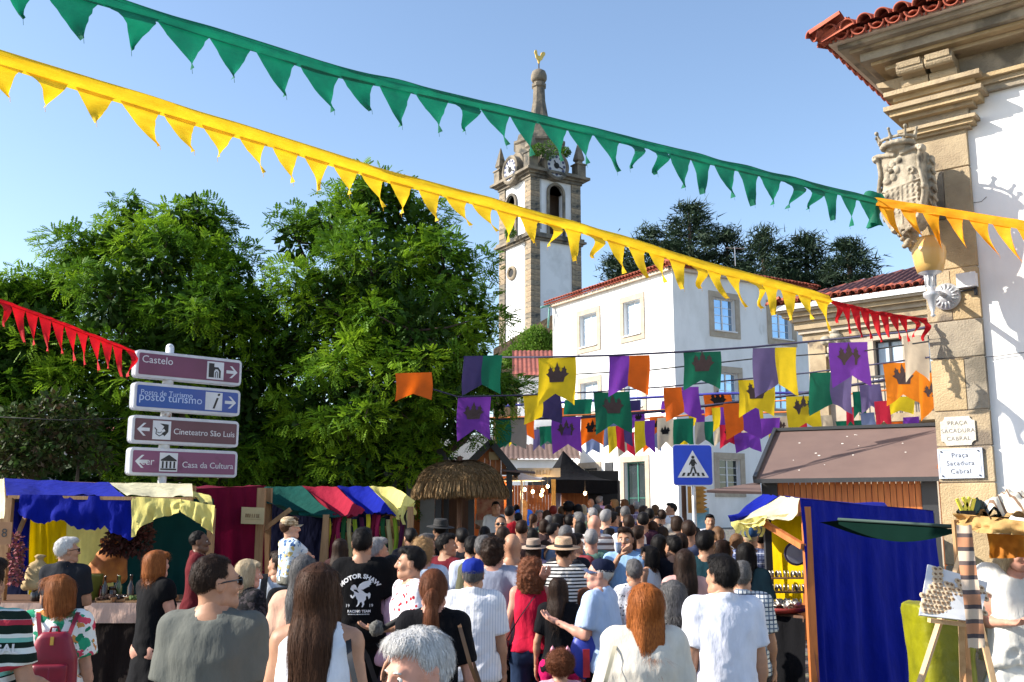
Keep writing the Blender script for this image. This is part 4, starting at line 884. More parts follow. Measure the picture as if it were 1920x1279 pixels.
k = MB(); b_ = Vector((P(130, 900, 16).x, 16, G(16))); k.tube([b_, b_ + Vector((.1, 0, 1.5)), P(150, 850, 16)], [.07, .05, .02], 7); k.build('trunk', M_BARK, pt, True)
leaf_cloud('foliage', [(P(x, y, 16), r_) for x, y, r_ in ((60, 850, .4), (120, 840, .35), (30, 800, .4), (180, 860, .25), (150, 800, .35), (100, 780, .4), (10, 870, .4))], 2600, .12, leafmat('plum_leaf', (.045, .10, .02), (.05, .03, .015), .25, 5), pt, 41)['kind'] = 'stuff'
hd = thing('laurel_hedge', 'dark green laurel mass under the locust trees behind the stalls', 'hedge', (P(350, 900, 22.5).x, 22.5, G(22)))
leaf_cloud('foliage', [(Vector((P(x_, 900, 22.5).x, 22.5 + (i % 2) * .5, G(22) + 1.0 + 1.3 * (i % 4) * .6)), 1.15) for i, x_ in enumerate(range(-160, 800, 26))], 15000, .24, leafmat('laurel_leaf', (.03, .085, .015), (.02, .05, .012), .2), hd, 51)['kind'] = 'stuff'
M_CON = mat('dark_cedar_needles', (.016, .042, .014), .8, (.010, .026, .010), 2, trans=.12)
def conifer(px_, ytop, d, hw_, label, seed, ybot=620, wide=1.0):
 top = P(px_, ytop, d); bot = P(px_, ybot, d); t = thing('conifer_tree', label, 'tree', (top.x, d, G(d)), group='dark conifers behind the white house')
 k = MB(); k.tube([(top.x, d, G(d) - .5), (top.x, d, bot.z), tuple(top)], [.5, .38, .04], 9); k.build('trunk', M_BARK, t, True)
 rs = random.Random(seed); cs = []; H_ = top.z - bot.z; W_ = hw_ * d / F; nl = int(H_ / .55)
 for i in range(nl):
  f_ = i / nl; z_ = top.z - f_ * H_; r_ = W_ * (.14 + .86 * f_ ** .5) * rs.uniform(.75, 1.1)
  for j in range(int(4 + 9 * f_)):
   a = rs.uniform(0, 6.28); q = rs.uniform(.25, 1); cs.append((Vector((top.x + math.cos(a) * r_ * q, d + math.sin(a) * r_ * q, z_ + rs.uniform(-.3, .3) - q * .2)), rs.uniform(.45, .9)))
 n = min(26000, len(cs) * 100); rsn = np.random.RandomState(seed); C = np.array([tuple(c[0]) for c in cs]); Rr = np.array([c[1] for c in cs]); pk = rsn.randint(0, len(C), n)
 dv = rsn.normal(size=(n, 3)) * [1, 1, .35]; p = C[pk] + dv * Rr[pk][:, None] * .6; out = C[pk] - [top.x, d, 0]; out[:, 2] = 0; out /= np.linalg.norm(out, axis=1)[:, None] + .2
 ax = out + rsn.normal(size=(n, 3)) * .5; ax[:, 2] += .1; ax /= np.linalg.norm(ax, axis=1)[:, None]; sd_ = np.cross(ax, rsn.normal(size=(n, 3))); sd_ /= np.linalg.norm(sd_, axis=1)[:, None]; l_ = (.28 + .3 * rsn.rand(n))[:, None]
 V = np.stack([p - sd_ * .045, p + sd_ * .045, p + ax * l_ * 1.2], 1).reshape(-1, 3); finish('crown', V, np.arange(3 * n).reshape(-1, 3), [M_CON], t)['kind'] = 'stuff'
for a in ((1292, 388, 62, 78, 'tallest dark cedar with pointed top behind the roof corner of the white house', 1), (1225, 432, 64, 84, 'broad dark cedar left of the tallest one behind the white house roof', 2), (1165, 478, 66, 42, 'lowest leftmost dark cedar beside the clock tower', 3), (1362, 436, 62, 84, 'dark cedar just right of the tallest one above the tiled ridge', 4),
  (1430, 440, 60, 88, 'round dark cedar above the middle of the tiled roof', 5), (1510, 450, 60, 92, 'wide dark cedar above the right end of the white house roof', 6), (1590, 452, 58, 84, 'rightmost dark cedar above the stone mansion roof', 7)): conifer(*a)
# ================================================================== bunting
def bunting(name, label, pts, wid, drops, mt, seed, n, plen, pw, wind=.25, slit=None):
 """a long folded cloth band with torn triangular pennants; pts = list of world points"""
 rs = random.Random(seed); t = thing(name, label, 'bunting', tuple(pts[0]))
 seg = [(pts[i + 1] - pts[i]).length for i in range(len(pts) - 1)]; L = sum(seg)
 def at(s_):
  s_ = min(max(s_, 0), .9999); q = s_ * L
  for i, l_ in enumerate(seg):
   if q <= l_ or i == len(seg) - 1: p = pts[i].lerp(pts[i + 1], q / l_); return p - Vector((0, 0, drops * 4 * s_ * (1 - s_)))
   q -= l_
 def fr(s_):
  d_ = (at(min(s_ + .002, 1)) - at(max(s_ - .002, 0))).normalized(); side = d_.cross(Vector((0, 0, 1))).normalized(); return d_, side
 k = MB(); nb = 160; rows = 7
 def f(u_, v_):
  p = at(u_); d_, sd_ = fr(u_); w_ = wid(u_) if callable(wid) else wid
  off = .018 * n1(u_ * 26, v_ * 3, seed) + (.03 if rows and int(round(v_ * rows)) % 2 else 0) * .4
  return p - Vector((0, 0, w_ * (v_ - .15))) + sd_ * (off + .02 * math.sin(v_ * 3.1))
 k.grid(f, nb, rows); k.build('cloth_band', mt, t, True)
 for i in range(n):
  s0 = (i + .12) / n; w_ = (wid(s0) if callable(wid) else wid); pl = plen(s0) * rs.uniform(.85, 1.12); pwid = pw * L / n * rs.uniform(.86, 1.02); d_, sd_ = fr(s0); a = at(s0) - Vector((0, 0, w_ * .8)); cu = rs.uniform(.06, .2); sw = rs.uniform(-.5, 1.0) * wind; fw_ = rs.uniform(-.5, .5) * wind; tw = rs.uniform(-.6, .6); fold = rs.random() < .2
  k = MB(); Nv = 8; Nu = 4; vs = []
  for j in range(Nv + 1):
   v_ = j / Nv; half = (1 - v_) ** (1.15) * .5 + .004
   for ii in range(Nu + 1):
    u_ = ii / Nu * 2 - 1; c = .5 + (.12 * v_) * 1; x_ = (c + u_ * half * (1 + .05 * rs.uniform(-1, 1) * (abs(u_) == 1))) * pwid
    pp = a + d_ * (x_ + sw * pl * v_ * v_ + .12 * pl * v_) + Vector((0, 0, -pl * v_ * (1 if not fold else .75))) + sd_ * (pl * (fw_ * v_ * v_ + .13 * math.sin(u_ * 1.6 + tw * 4 + v_ * 3) * v_ + (.3 * math.sin(v_ * 5) if fold else 0)))
    if j == 0: pp = pp + Vector((0, 0, .02)) + d_ * (u_ * pwid * .06)
    vs.append(pp)
  k.add(vs, [(j * (Nu + 1) + ii, j * (Nu + 1) + ii + 1, (j + 1) * (Nu + 1) + ii + 1, (j + 1) * (Nu + 1) + ii) for j in range(Nv) for ii in range(Nu)])
  tip = vs[-3]; k.tube([tip, tip + Vector((.004, 0, -.03))], .0015, 3, False); k.build('pennant', mt, t, True)
 return t, at
FC = {n_: flagcloth(n_, h_) for n_, h_ in dict(green='0f6b50', yellow='f0cf20', orange='ee6c12', purple='7c3cae', navy='3d3564', slate='6c5f8c', red='cf2440', cream='d8c8ae', brightorange='f58a10', grey='a49c94', bluegrey='7f8db4').items()}
M_BG = mat('flag_bunting_green', hx('0b7a5c'), .75, hx('0a6650'), 6, .3, 14, trans=.4, dist=.02); M_BY = mat('flag_bunting_yellow', hx('f5cf25'), .75, hx('e5b81a'), 6, .3, 14, trans=.42, dist=.02, stretch=(1, 1, 3))
M_BO = mat('flag_bunting_amber', hx('fbb009'), .75, hx('f59a08'), 6, .3, 14, trans=.42, dist=.02); M_BR = mat('flag_bunting_red', hx('d8131f'), .75, hx('b80f1c'), 6, .3, 14, trans=.4, dist=.02)
def line(ctrl): return [P(*c) for c in ctrl]
bunting('pennant_bunting', 'long dark green pennant bunting crossing the sky from upper left to the corner building', line([(-60, -82, 4.4), (210, -5, 4.9), (600, 118, 5.9), (1000, 214, 7.3), (1300, 288, 8.6), (1640, 372, 10.2)]), lambda s_: .085, .0, M_BG, 5, 28, lambda s_: .2 + .1 * s_, .93, .3)
bunting('pennant_bunting', 'bright yellow pennant bunting running below the green one down towards the house', line([(-60, 78, 4.8), (300, 190, 5.6), (700, 314, 7.0), (1100, 424, 8.6), (1330, 494, 9.6), (1555, 556, 10.6)]), lambda s_: .105, .0, M_BY, 8, 32, lambda s_: .16 + .13 * s_, .84, .5)
bunting('pennant_bunting', 'amber yellow pennant bunting tied by the stone coat of arms at the right', line([(1640, 372, 10.25), (1800, 396, 9.9), (2000, 430, 9.4), (2500, 500, 8.9)]), .1, .0, M_BO, 9, 18, lambda s_: .34, .8, .4)
bunting('pennant_bunting', 'short red pennant bunting between the yellow one and the granite pilaster', line([(1555, 562, 10.7), (1640, 584, 10.8), (1736, 598, 10.95)]), .045, .0, M_BR, 3, 10, lambda s_: .27, .95, .1)
bunting('pennant_bunting', 'red pennant bunting sloping behind the direction signs at the left edge', line([(-60, 540, 11.2), (80, 590, 11.8), (252, 658, 12.7)]), .05, .0, M_BR, 4, 13, lambda s_: .36, .95, .1)
k = MB(); q = P(1638, 380, 10.3)
def knot(u_, v_): return q + Vector((.09 * (1 + .4 * math.sin(v_ * 7)) * math.cos(u_ * 6.28) * (1.1 - v_ * .3), .07 * math.sin(u_ * 6.28), .1 - .36 * v_ + .02 * math.sin(u_ * 12.6)))
k.grid(knot, 14, 8); tag(k.build('knotted_cloth', M_BG, None, True), 'knotted green cloth end where the green and amber buntings meet', 'cloth')
# ================================================================== heraldic banners on cords
CROWN = [(-.36, 0), (-.42, .2), (-.62, .34), (-.5, .37), (-.46, .45), (-.5, .52), (-.42, .56), (-.4, .68), (-.32, .58), (-.24, .6), (-.27, .5), (-.2, .42), (-.12, .5), (-.14, .58), (-.07, .66), (0, .84), (.07, .66), (.14, .58), (.12, .5), (.2, .42), (.27, .5), (.24, .6), (.32, .58), (.4, .68), (.42, .56), (.5, .52), (.46, .45), (.5, .37), (.62, .34), (.42, .2), (.36, 0)]
M_CRW = mat('grey_brown_print', hx('5a4a4a'), .85, hx('50403f'), 8, trans=.3); M_CRK = mat('black_print', hx('1d1718'), .85, hx('171213'), 8, trans=.2)
def tri_poly(poly):
 """ear-clipped triangles of a simple polygon"""
 idx = list(range(len(poly))); out = []
 def ar(a, b, c): return (b[0] - a[0]) * (c[1] - a[1]) - (c[0] - a[0]) * (b[1] - a[1])
 if sum(poly[i][0] * poly[(i + 1) % len(poly)][1] - poly[(i + 1) % len(poly)][0] * poly[i][1] for i in range(len(poly))) < 0: idx.reverse()
 g = 0
 while len(idx) > 3 and g < 5000:
  g += 1
  for i in range(len(idx)):
   a, b, c = idx[i - 1], idx[i], idx[(i + 1) % len(idx)]; A, B, C_ = poly[a], poly[b], poly[c]
   if ar(A, B, C_) <= 1e-9: continue
   if any(ar(A, B, poly[q]) >= -1e-12 and ar(B, C_, poly[q]) >= -1e-12 and ar(C_, A, poly[q]) >= -1e-12 for q in idx if q not in (a, b, c)): continue
   out.append((a, b, c)); idx.pop(i); break
  else: break
 if len(idx) == 3: out.append(tuple(idx))
 return out
CRT = tri_poly(CROWN)
CNAME = dict(green='green', yellow='yellow', orange='orange', purple='purple', navy='dark navy', slate='slate purple', red='red', cream='cream', brightorange='bright orange', grey='grey', bluegrey='blue grey')
flag_n = 0
def banner(x0, x1, y0, y1, d, cols, crown, lab, crk=False, skew=0, yaw=0, y0b=None):
 """cloth hanging from a cord; x0..x1 along the cord, y1 where its two tips end"""
 global flag_n; flag_n += 1; sd_ = flag_n; rs = random.Random(sd_ * 7)
 A = P(x0, y0, d); B = P(x1, y0b if y0b is not None else y0 - 2, d + (x1 - x0) / F * d * .25); Hh = A.z - P(x0, y1, d).z; u = (B - A); Wd = u.length; u = u.normalized(); n = Vector((u.y, -u.x, 0)).normalized()
 ph = rs.uniform(0, 6); am = rs.uniform(.02, .05) * min(1.4, Wd)
 def S(a, b):                                # a,b in 0..1 across, down
  notch = .74 + .26 * abs(2 * a - 1); z_ = b * Hh * notch
  wv = am * (math.sin(a * 7 + ph + b * 1.5) * (.3 + b) + .5 * math.sin(a * 15 - ph * 2 + b * 3) * b) + .10 * skew * b * Hh
  return A + u * (a * Wd + (.025 * math.sin(b * 4 + ph) + skew * .12 * b) * Wd) + n * (wv + .5 * abs(skew) * b * b * Hh * .3) - Vector((0, 0, z_))
 t = None
 halves = [(0, 1, cols[0])] if len(cols) == 1 else [(0, .5, cols[0]), (.5, 1, cols[1])]
 t = thing('banner', lab, 'banner', tuple(S(.5, 0)), group='heraldic cloth banners hanging on cords over the crowd')
 for a0, a1, c_ in halves:
  k = MB(); k.grid(lambda a, b: S(a0 + (a1 - a0) * a, b), 12 if len(cols) == 1 else 7, 12); k.build('cloth_panel', FC[c_], t, True)
 if crown:
  cw = .62; ch = cw * Wd / Hh; c0 = rs.uniform(.66, .72) if crown == 'low' else .50 * 1.0
  base = .60
  for off in (-.006, .006):
   k = MB(); pts = []
   def cp(x_, y_): a = .5 + x_ * cw / .62 * .5; b = (base * .84 - y_ * (ch / .62) * .62) / (.74 + .26 * abs(2 * a - 1)); return S(a, b) + n * off
   fine = []; vs = [cp(*p_) for p_ in CROWN]; k.add(vs, CRT); k.build('crown_emblem', M_CRK if crk else M_CRW, t)
 return t
def cord(ctrl, label, r_=.012, m=M_BLACK):
 k = MB(); pts = [P(*c) for c in ctrl]; k.tube(pts, r_, 5); return tag(k.build('rope', m, None, True), label, 'cord', 'dark cords carrying the banners')
M_CORD = mat('dark_blue_cord', (.03, .028, .07), .7)
cord([(862, 670, 19), (930, 670, 15.5), (1008, 670, 14), (1140, 667, 14.2), (1280, 660, 14.4), (1412, 651, 14.6), (1555, 637, 14.8), (1700, 622, 13.2), (1742, 612, 11.2)], 'highest dark banner cord, crossing from the tree to the granite pilaster', .016, M_CORD)
cord([(1000, 706, 16), (1220, 694, 16), (1420, 672, 16), (1620, 658, 15), (1742, 640, 12)], 'thin dark cord just below the highest banner cord', .011)
cord([(735, 716, 20), (742, 716, 16.8), (812, 730, 16.8), (858, 744, 17), (982, 741, 17.3), (1115, 735, 17.4), (1250, 725, 17.4), (1383, 712, 17.4), (1516, 699, 17.2), (1657, 681, 15.5), (1742, 670, 12.5)], 'second long banner cord crossing in front of the white house', .014, M_CORD)
cord([(880, 780, 22), (930, 787, 22), (1090, 783, 22), (1250, 770, 22), (1475, 742, 21), (1735, 700, 18)], 'third banner cord with the lower flags, dark blue', .03, M_CORD)
cord([(880, 785, 27), (1100, 778, 27), (1250, 768, 27), (1480, 750, 26), (1760, 722, 22)], 'orange cord among the lowest flags', .022, mat('orange_cord', (.6, .17, .04), .8))
cord([(880, 765, 30), (1100, 752, 30), (1350, 738, 29), (1700, 735, 26)], 'blue ribbon cord far behind the second row of flags', .04, mat('blue_cord', (.04, .04, .3), .8))
cord([(1100, 795, 31), (1300, 778, 31), (1560, 770, 30), (1760, 762, 26)], 'second orange ribbon cord, lowest behind the flags', .03, mat('orange_cord', (.6, .17, .04), .8))
for a in (
 (868, 940, 668, 742, 13.9, ('navy', 'green'), 0, 'navy and green split banner, top row, half hidden in the tree'),
 (1008, 1078, 672, 763, 14, ('yellow',), 1, 'yellow crown banner, largest, leftmost in the top row'),
 (1140, 1216, 668, 745, 14.2, ('purple', 'orange'), 0, 'purple and orange split banner of the top row'),
 (1280, 1350, 661, 733, 14.4, ('green',), 1, 'green crown banner of the top row over the house corner'),
 (1412, 1494, 653, 746, 14.6, ('slate', 'yellow'), 0, 'slate purple and yellow split banner of the top row'),
 (1555, 1628, 643, 728, 14.8, ('purple',), 1, 'bright purple crown banner of the top row near the mansion window'),
 (1692, 1738, 630, 718, 12.6, ('cream',), 0, 'plain cream banner beside the granite pilaster'),
 (742, 810, 700, 753, 16.6, ('orange',), 0, 'orange swallowtail banner poking out of the tree leaves'),
 (858, 920, 746, 828, 17.1, ('purple',), 1, 'dark purple crown banner hanging in the tree shade'),
 (982, 1052, 741, 797, 17.3, ('yellow', 'navy'), 0, 'yellow and navy split banner under the big yellow one'),
 (1115, 1182, 736, 816, 17.4, ('green',), 1, 'green crown banner of the second row left of the crossing sign'),
 (1246, 1312, 727, 791, 17.4, ('orange', 'purple'), 0, 'orange and purple split banner right above the crossing sign'),
 (1383, 1450, 713, 784, 17.4, ('yellow',), 1, 'yellow crown banner of the second row left of the green and slate one'),
 (1516, 1596, 699, 780, 17.2, ('green', 'slate'), 0, 'green and slate split banner of the second row'),
 (1657, 1724, 681, 762, 15.5, ('brightorange',), 1, 'bright orange crown banner above the brown kiosk roof'),
 (1722, 1768, 700, 790, 14.0, ('brightorange',), 1, 'orange banner partly hidden by the granite pilaster'),
 (930, 986, 788, 845, 21, ('green', 'grey'), 0, 'green and grey split banner right of the purple one in the tree shade'),
 (1035, 1090, 783, 852, 21.5, ('purple',), 1, 'shiny purple crown banner above the black gazebo'),
 (1190, 1228, 790, 852, 22, ('yellow', 'purple'), 0, 'yellow and purple split banner left of the crossing sign'),
 (1358, 1424, 757, 826, 21, ('orange', 'purple'), 0, 'orange and purple split banner of the third row'),
 (1475, 1538, 744, 812, 20.6, ('yellow',), 1, 'yellow crown banner just above the left roof edge of the kiosk'),
 ): banner(*a)
for a in (
 (1088, 1132, 784, 838, 25, ('orange',), 1, 'orange banner with black crown beside the shiny purple one', True),
 (1130, 1186, 778, 840, 26, ('bluegrey', 'navy'), 0, 'blue grey and navy banner behind the green crown banner'),
 (1140, 1170, 800, 852, 25.6, ('yellow', 'red'), 0, 'yellow and red banner under the green crown banner'),
 (1232, 1262, 784, 846, 25, ('cream',), 1, 'pale banner with black crown left of the crossing sign', True),
 (1262, 1300, 786, 842, 24, ('green', 'green'), 0, 'crumpled green banner behind the crossing sign'),
 (1303, 1338, 792, 838, 24, ('grey', 'green'), 0, 'light grey and green banner right above the crossing sign'),
 (1378, 1426, 812, 850, 24, ('purple',), 0, 'small purple swallowtail banner hanging lowest'),
 (1348, 1388, 797, 842, 24, ('red',), 1, 'red banner with black crown right of the crossing sign', True),
 (1425, 1462, 785, 824, 25, ('purple',), 0, 'faded purple banner left of the kiosk roof'),
 (1400, 1430, 765, 820, 25.5, ('yellow',), 0, 'small yellow banner behind the third row'),
 (1598, 1622, 735, 786, 20, ('green',), 0, 'small green banner between the two slate ones'),
 (1612, 1652, 722, 776, 19.6, ('slate', 'slate'), 0, 'printed slate banner above the kiosk ridge'),
 (1640, 1668, 753, 804, 19, ('red',), 0, 'plain red banner above the kiosk ridge'),
 (1664, 1712, 745, 780, 20, ('yellow',), 0, 'small yellow swallowtail banner behind the orange crown one'),
 (1614, 1640, 775, 806, 20, ('bluegrey',), 0, 'pale blue grey banner above the kiosk ridge'),
 (1566, 1614, 790, 810, 24, ('green',), 0, 'low green banner edge along the kiosk ridge'),
 (1666, 1692, 792, 806, 24, ('orange',), 0, 'low orange banner edge along the kiosk ridge'),
 (1692, 1722, 783, 806, 24, ('purple',), 0, 'low purple banner edge along the kiosk ridge'),
 (1586, 1600, 765, 800, 24, ('red',), 0, 'narrow red banner between green and slate'),
 (972, 1002, 790, 826, 26, ('purple', 'orange'), 0, 'small purple and orange banner behind the grey half'),
 (955, 975, 788, 838, 28, ('yellow',), 1, 'small yellow banner behind the green and grey one', True),
 (1058, 1110, 750, 790, 28, ('green',), 0, 'wide green banner behind the big yellow crown one'),
 (1152, 1200, 752, 790, 30, ('navy',), 0, 'navy banner behind the green crown one'),
 (1240, 1290, 752, 776, 30, ('purple',), 0, 'far purple banner behind the orange and purple one'),
 (1320, 1372, 741, 782, 29, ('orange',), 1, 'far orange banner behind the yellow crown one', True),
 (1012, 1040, 800, 838, 24, ('green',), 0, 'small green banner left of the shiny purple one'),
 (1334, 1366, 765, 812, 28, ('yellow', 'purple'), 0, 'far yellow and purple banner in the middle of the lowest row'),
 (1205, 1240, 795, 850, 29, ('orange', 'bluegrey'), 0, 'far orange and blue banner left of the crossing sign'),
 (1532, 1560, 780, 812, 26, ('cream',), 0, 'far cream banner beside the yellow crown one'),
 (1448, 1478, 782, 830, 28, ('cream',), 1, 'far cream crown banner at the kiosk roof tip', False),
 (945, 968, 800, 840, 30, ('green',), 0, 'far green banner beside the small yellow crown one'),
 (1000, 1022, 806, 846, 29, ('slate',), 0, 'far slate banner low between green and purple ones'),
 (1045, 1075, 765, 800, 31, ('orange',), 0, 'far orange banner behind the top of the shiny purple one'),
 (1098, 1124, 822, 852, 30, ('bluegrey',), 0, 'far blue grey banner under the orange black crown one'),
 (1158, 1190, 812, 858, 28, ('cream', 'red'), 0, 'far cream and red banner low behind the green crown one'),
 (1184, 1208, 770, 806, 30, ('purple',), 1, 'far purple banner behind the yellow and purple one', True),
 (1218, 1244, 782, 822, 28, ('orange',), 1, 'far orange banner with black crown beside the pale one', True),
 (1262, 1288, 812, 846, 30, ('yellow',), 0, 'far yellow banner just left of the crossing sign top'),
 (1290, 1320, 770, 806, 31, ('yellow', 'purple'), 0, 'far yellow and purple banner above the light grey one'),
 (1338, 1362, 800, 838, 29, ('cream',), 0, 'far cream banner between red and grey ones'),
 (1392, 1418, 795, 832, 30, ('cream', 'purple'), 0, 'far cream and purple banner behind the purple swallowtail'),
 (1440, 1466, 800, 846, 30, ('yellow',), 0, 'far yellow banner low beside the kiosk roof'),
 (1540, 1566, 745, 790, 27, ('yellow',), 0, 'far yellow banner left of the small green one'),
 (1484, 1512, 785, 822, 29, ('red',), 0, 'far red banner peeping over the kiosk ridge'),
 (1700, 1742, 716, 760, 22, ('yellow',), 0, 'far yellow banner behind the orange crown ones'),
 ): banner(*a)
def scribble(w_, h_, M, m, parent, n=7, seed=1, name='worn_lettering'):
 rs = random.Random(seed); k = MB(); t_ = h_ * .16
 for i in range(n):
  x_ = -w_ / 2 + w_ * (i + .5) / n; g = w_ / n * .32
  for sx in (-g, g) if rs.random() < .6 else (-g,): k.bar(M @ Vector((x_ + sx, -h_ / 2, 0)), M @ Vector((x_ + sx * rs.uniform(.3, 1), h_ / 2, 0)), t_, .002)
  for y_ in (h_ * .42, 0, -h_ * .42):
   if rs.random() < .55: k.bar(M @ Vector((x_ - g, y_, .0005)), M @ Vector((x_ + g, y_, .0005)), t_, .002)
 return k.build(name, m, parent, kind='stuff')
# ================================================================== direction signs
ps = Vector((P(312, 780, 13.4).x, 13.4, G(13.4)))
post = thing('direction_signpost', 'white enamelled post carrying four long tourist direction signs in front of the locust trees', 'signpost', tuple(ps))
px_post = Vector((P(316, 700, 13.4).x, 13.4, 0)); sgx = Vector((.74, .67, 0)).normalized(); sgn = Vector((.67, -.74, 0)).normalized()
k = MB(); k.tube([(px_post.x, 13.4, G(13.4)), (px_post.x, 13.4, P(316, 652, 13.4).z)], .055, 14); k.ball((px_post.x, 13.4, P(316, 652, 13.4).z), .055); k.build('pole', M_FRAME, post, True)
M_SF = mat('aged_white_sign_frame', (.66, .68, .72), .5, (.52, .54, .58), 3, .2, 40, dist=.003)
SGM = dict(pink=mat('faded_plum_sign', hx('743a5c'), .45, hx('66324e'), 1.5), blue=mat('sign_blue', hx('184f9e'), .45, hx('36509c'), .9), brown=mat('faded_brown_sign', hx('64404a'), .5, hx('5c3a42'), 2), plum=mat('dark_plum_sign', hx('572440'), .45, hx('7c4468'), 2.6, lo=.55, hi=.75))
M_LET = mat('white_sign_letter', (.72, .74, .78), .5); M_LETB = mat('black_sign_picto', (.02, .02, .02), .6); M_LBL = mat('pale_blue_letter', (.5, .62, .85), .5)
def dsign(y_, m_, label, texts, arrow, picto, rust=False):
 cz = P(345, y_, 13.4).z; c = Vector((P(346, y_, 13.4).x, 13.4, cz)); Wd, Hh, Th = 1.52, .36, .15
 c = Vector((px_post.x, 13.4, cz)) + sgx * .28 + sgn * (.0)
 Mx = Matrix((sgx, Vector((0, 0, 1)), sgn)).transposed().to_4x4(); Mx.translation = c
 t = thing('direction_sign', label, 'sign', tuple(c), group='tourist direction signs on one post')
 def rr(w_, h_, r_): return [(sx * (w_ / 2 - r_) + r_ * math.cos(a), sy * (h_ / 2 - r_) + r_ * math.sin(a)) for sx, sy, a0 in ((1, 1, 0), (-1, 1, 1), (-1, -1, 2), (1, -1, 3)) for a in (math.pi / 2 * a0 + math.pi / 2 * q / 4 for q in range(5))]
 k = MB(); k.prism(rr(Wd, Hh, .05), Mx @ Matrix.Translation((0, 0, -Th / 2)), Th); body = k.build('sign_case', M_SF, t)
 k = MB(); k.prism(rr(Wd - .07, Hh - .07, .02), Mx @ Matrix.Translation((0, 0, Th / 2 + .001)), .004); k.build('sign_face', m_, t)
 for z_ in (-.055, .0, .055):
  k = MB(); k.prism(rr(Wd + .012, Hh + .012, .055), Mx @ Matrix.Translation((0, 0, z_ - .006)), .012); k.build('case_rib', M_SF, body)
 zf = Th / 2 + .006
 def at(x_, y2): return Mx @ Matrix.Translation((x_, y2, zf))
 for s_, x_, y2, size, m2, al in texts: text_mesh(s_, size, at(x_, y2), m2, t, 'lettering', .001, al)
 if arrow:
  sx = 1 if arrow > 0 else -1; ax = sx * (Wd / 2 - .15)
  k = MB(); q = [(-.085, -.022), (.03, -.022), (-.035, -.085), (.0, -.085), (.085, 0), (.0, .085), (-.035, .085), (.03, .022), (-.085, .022)]
  k.add([at(ax, 0) @ Vector((sx * x_, y2, .001)) for x_, y2 in q], [tuple(f) for f in tri_poly(q)]); k.build('arrow', M_LET, t)
 pxc, kind = picto; sq = .25
 k = MB(); k.box((0, 0, 0), (sq, sq, .003), at(pxc, 0)); pb = k.build('pictogram', M_LET, t); k = MB(); Mq = at(pxc, 0) @ Matrix.Translation((0, 0, .004))
 if kind == 'castle':
  q = [(-.1, -.1), (-.1, .1), (-.02, .1), (-.02, .05), (.04, .05), (.08, 0), (.08, -.1), (.055, -.1), (.055, -.01), (.03, .02), (0, .02), (-.02, -.01), (-.02, -.1)]; k.add([Mq @ Vector((*p_, 0)) for p_ in q], tri_poly(q)); k.tube([Mq @ Vector((x_, y2, 0)) for x_, y2 in ((.0, -.1), (.0, -.03), (.018, -.01), (.035, -.03), (.035, -.1))], .006, 4)
 elif kind == 'info': k = text_mesh('i', .34, Mq @ Matrix.Translation((.0, -.0, 0)), M_LETB, False, shear=.35, ext=.001)
 elif kind == 'mask':
  q = [(-.03, .09), (.09, .08), (.09, -.02), (.04, -.08), (.0, -.04), (.05, -.01), (.03, .02), (.0, .0), (.03, .05)]; k.add([Mq @ Vector((*p_, 0)) for p_ in q], tri_poly(q)); k.tube([Mq @ Vector((x_, y2, 0)) for x_, y2 in ((-.1, .03), (-.07, .0), (-.08, -.05), (-.03, -.08), (.02, -.05))], .006, 4); k.tube([Mq @ Vector((x_, y2, 0)) for x_, y2 in ((-.06, -.03), (-.03, -.04), (0, -.02))], .005, 4)
 else:
  q = [(-.11, .03), (0, .1), (.11, .03), (.11, .015), (-.11, .015)]; k.add([Mq @ Vector((*p_, 0)) for p_ in q], tri_poly(q))
  for i in range(4): k.box((-.08 + i * .053, -.035, 0), (.024, .09, .002), Mq)
  k.box((0, -.095, 0), (.22, .02, .002), Mq)
 k.build('pictogram_mark', M_LETB, pb); return t
dsign(688, SGM['pink'], 'topmost plum sign reading Castelo with castle pictogram and right arrow', [('Castelo', -.69, .06, .14, M_LET, 'LEFT')], 1, (.36, 'castle'))
dsign(747, SGM['blue'], 'blue tourist office sign with overpainted letters, an italic i and right arrow', [('Posto de Turismo', -.68, .05, .1, M_LBL, 'LEFT'), ('posto turismo', -.70, -.01, .155, M_LBL, 'LEFT')], 1, (.36, 'info'))
dsign(808, SGM['brown'], 'brown sign reading Cineteatro São Luís with theatre mask and left arrow', [('Cineteatro São Luís', .70, -.01, .112, M_LET, 'RIGHT')], -1, (-.36, 'mask'))
dsign(867, SGM['plum'], 'lowest purple stained sign reading Casa da Cultura with temple pictogram and left arrow', [('Casa da Cultura', .70, -.03, .115, M_LET, 'RIGHT'), ('cer', -.62, 0, .14, M_LET, 'LEFT')], -1, (-.24, 'temple'))
for y_ in (718, 778, 838):
 k = MB(); k.tube([(px_post.x, 13.4, P(312, y_ + 7, 13.4).z), (px_post.x, 13.4, P(312, y_ - 7, 13.4).z)], .072, 12); k.build('rusty_collar', mat('rust_stained_white', (.6, .6, .58), .7, (.25, .1, .03), 9, lo=.3, hi=.45), post, True)
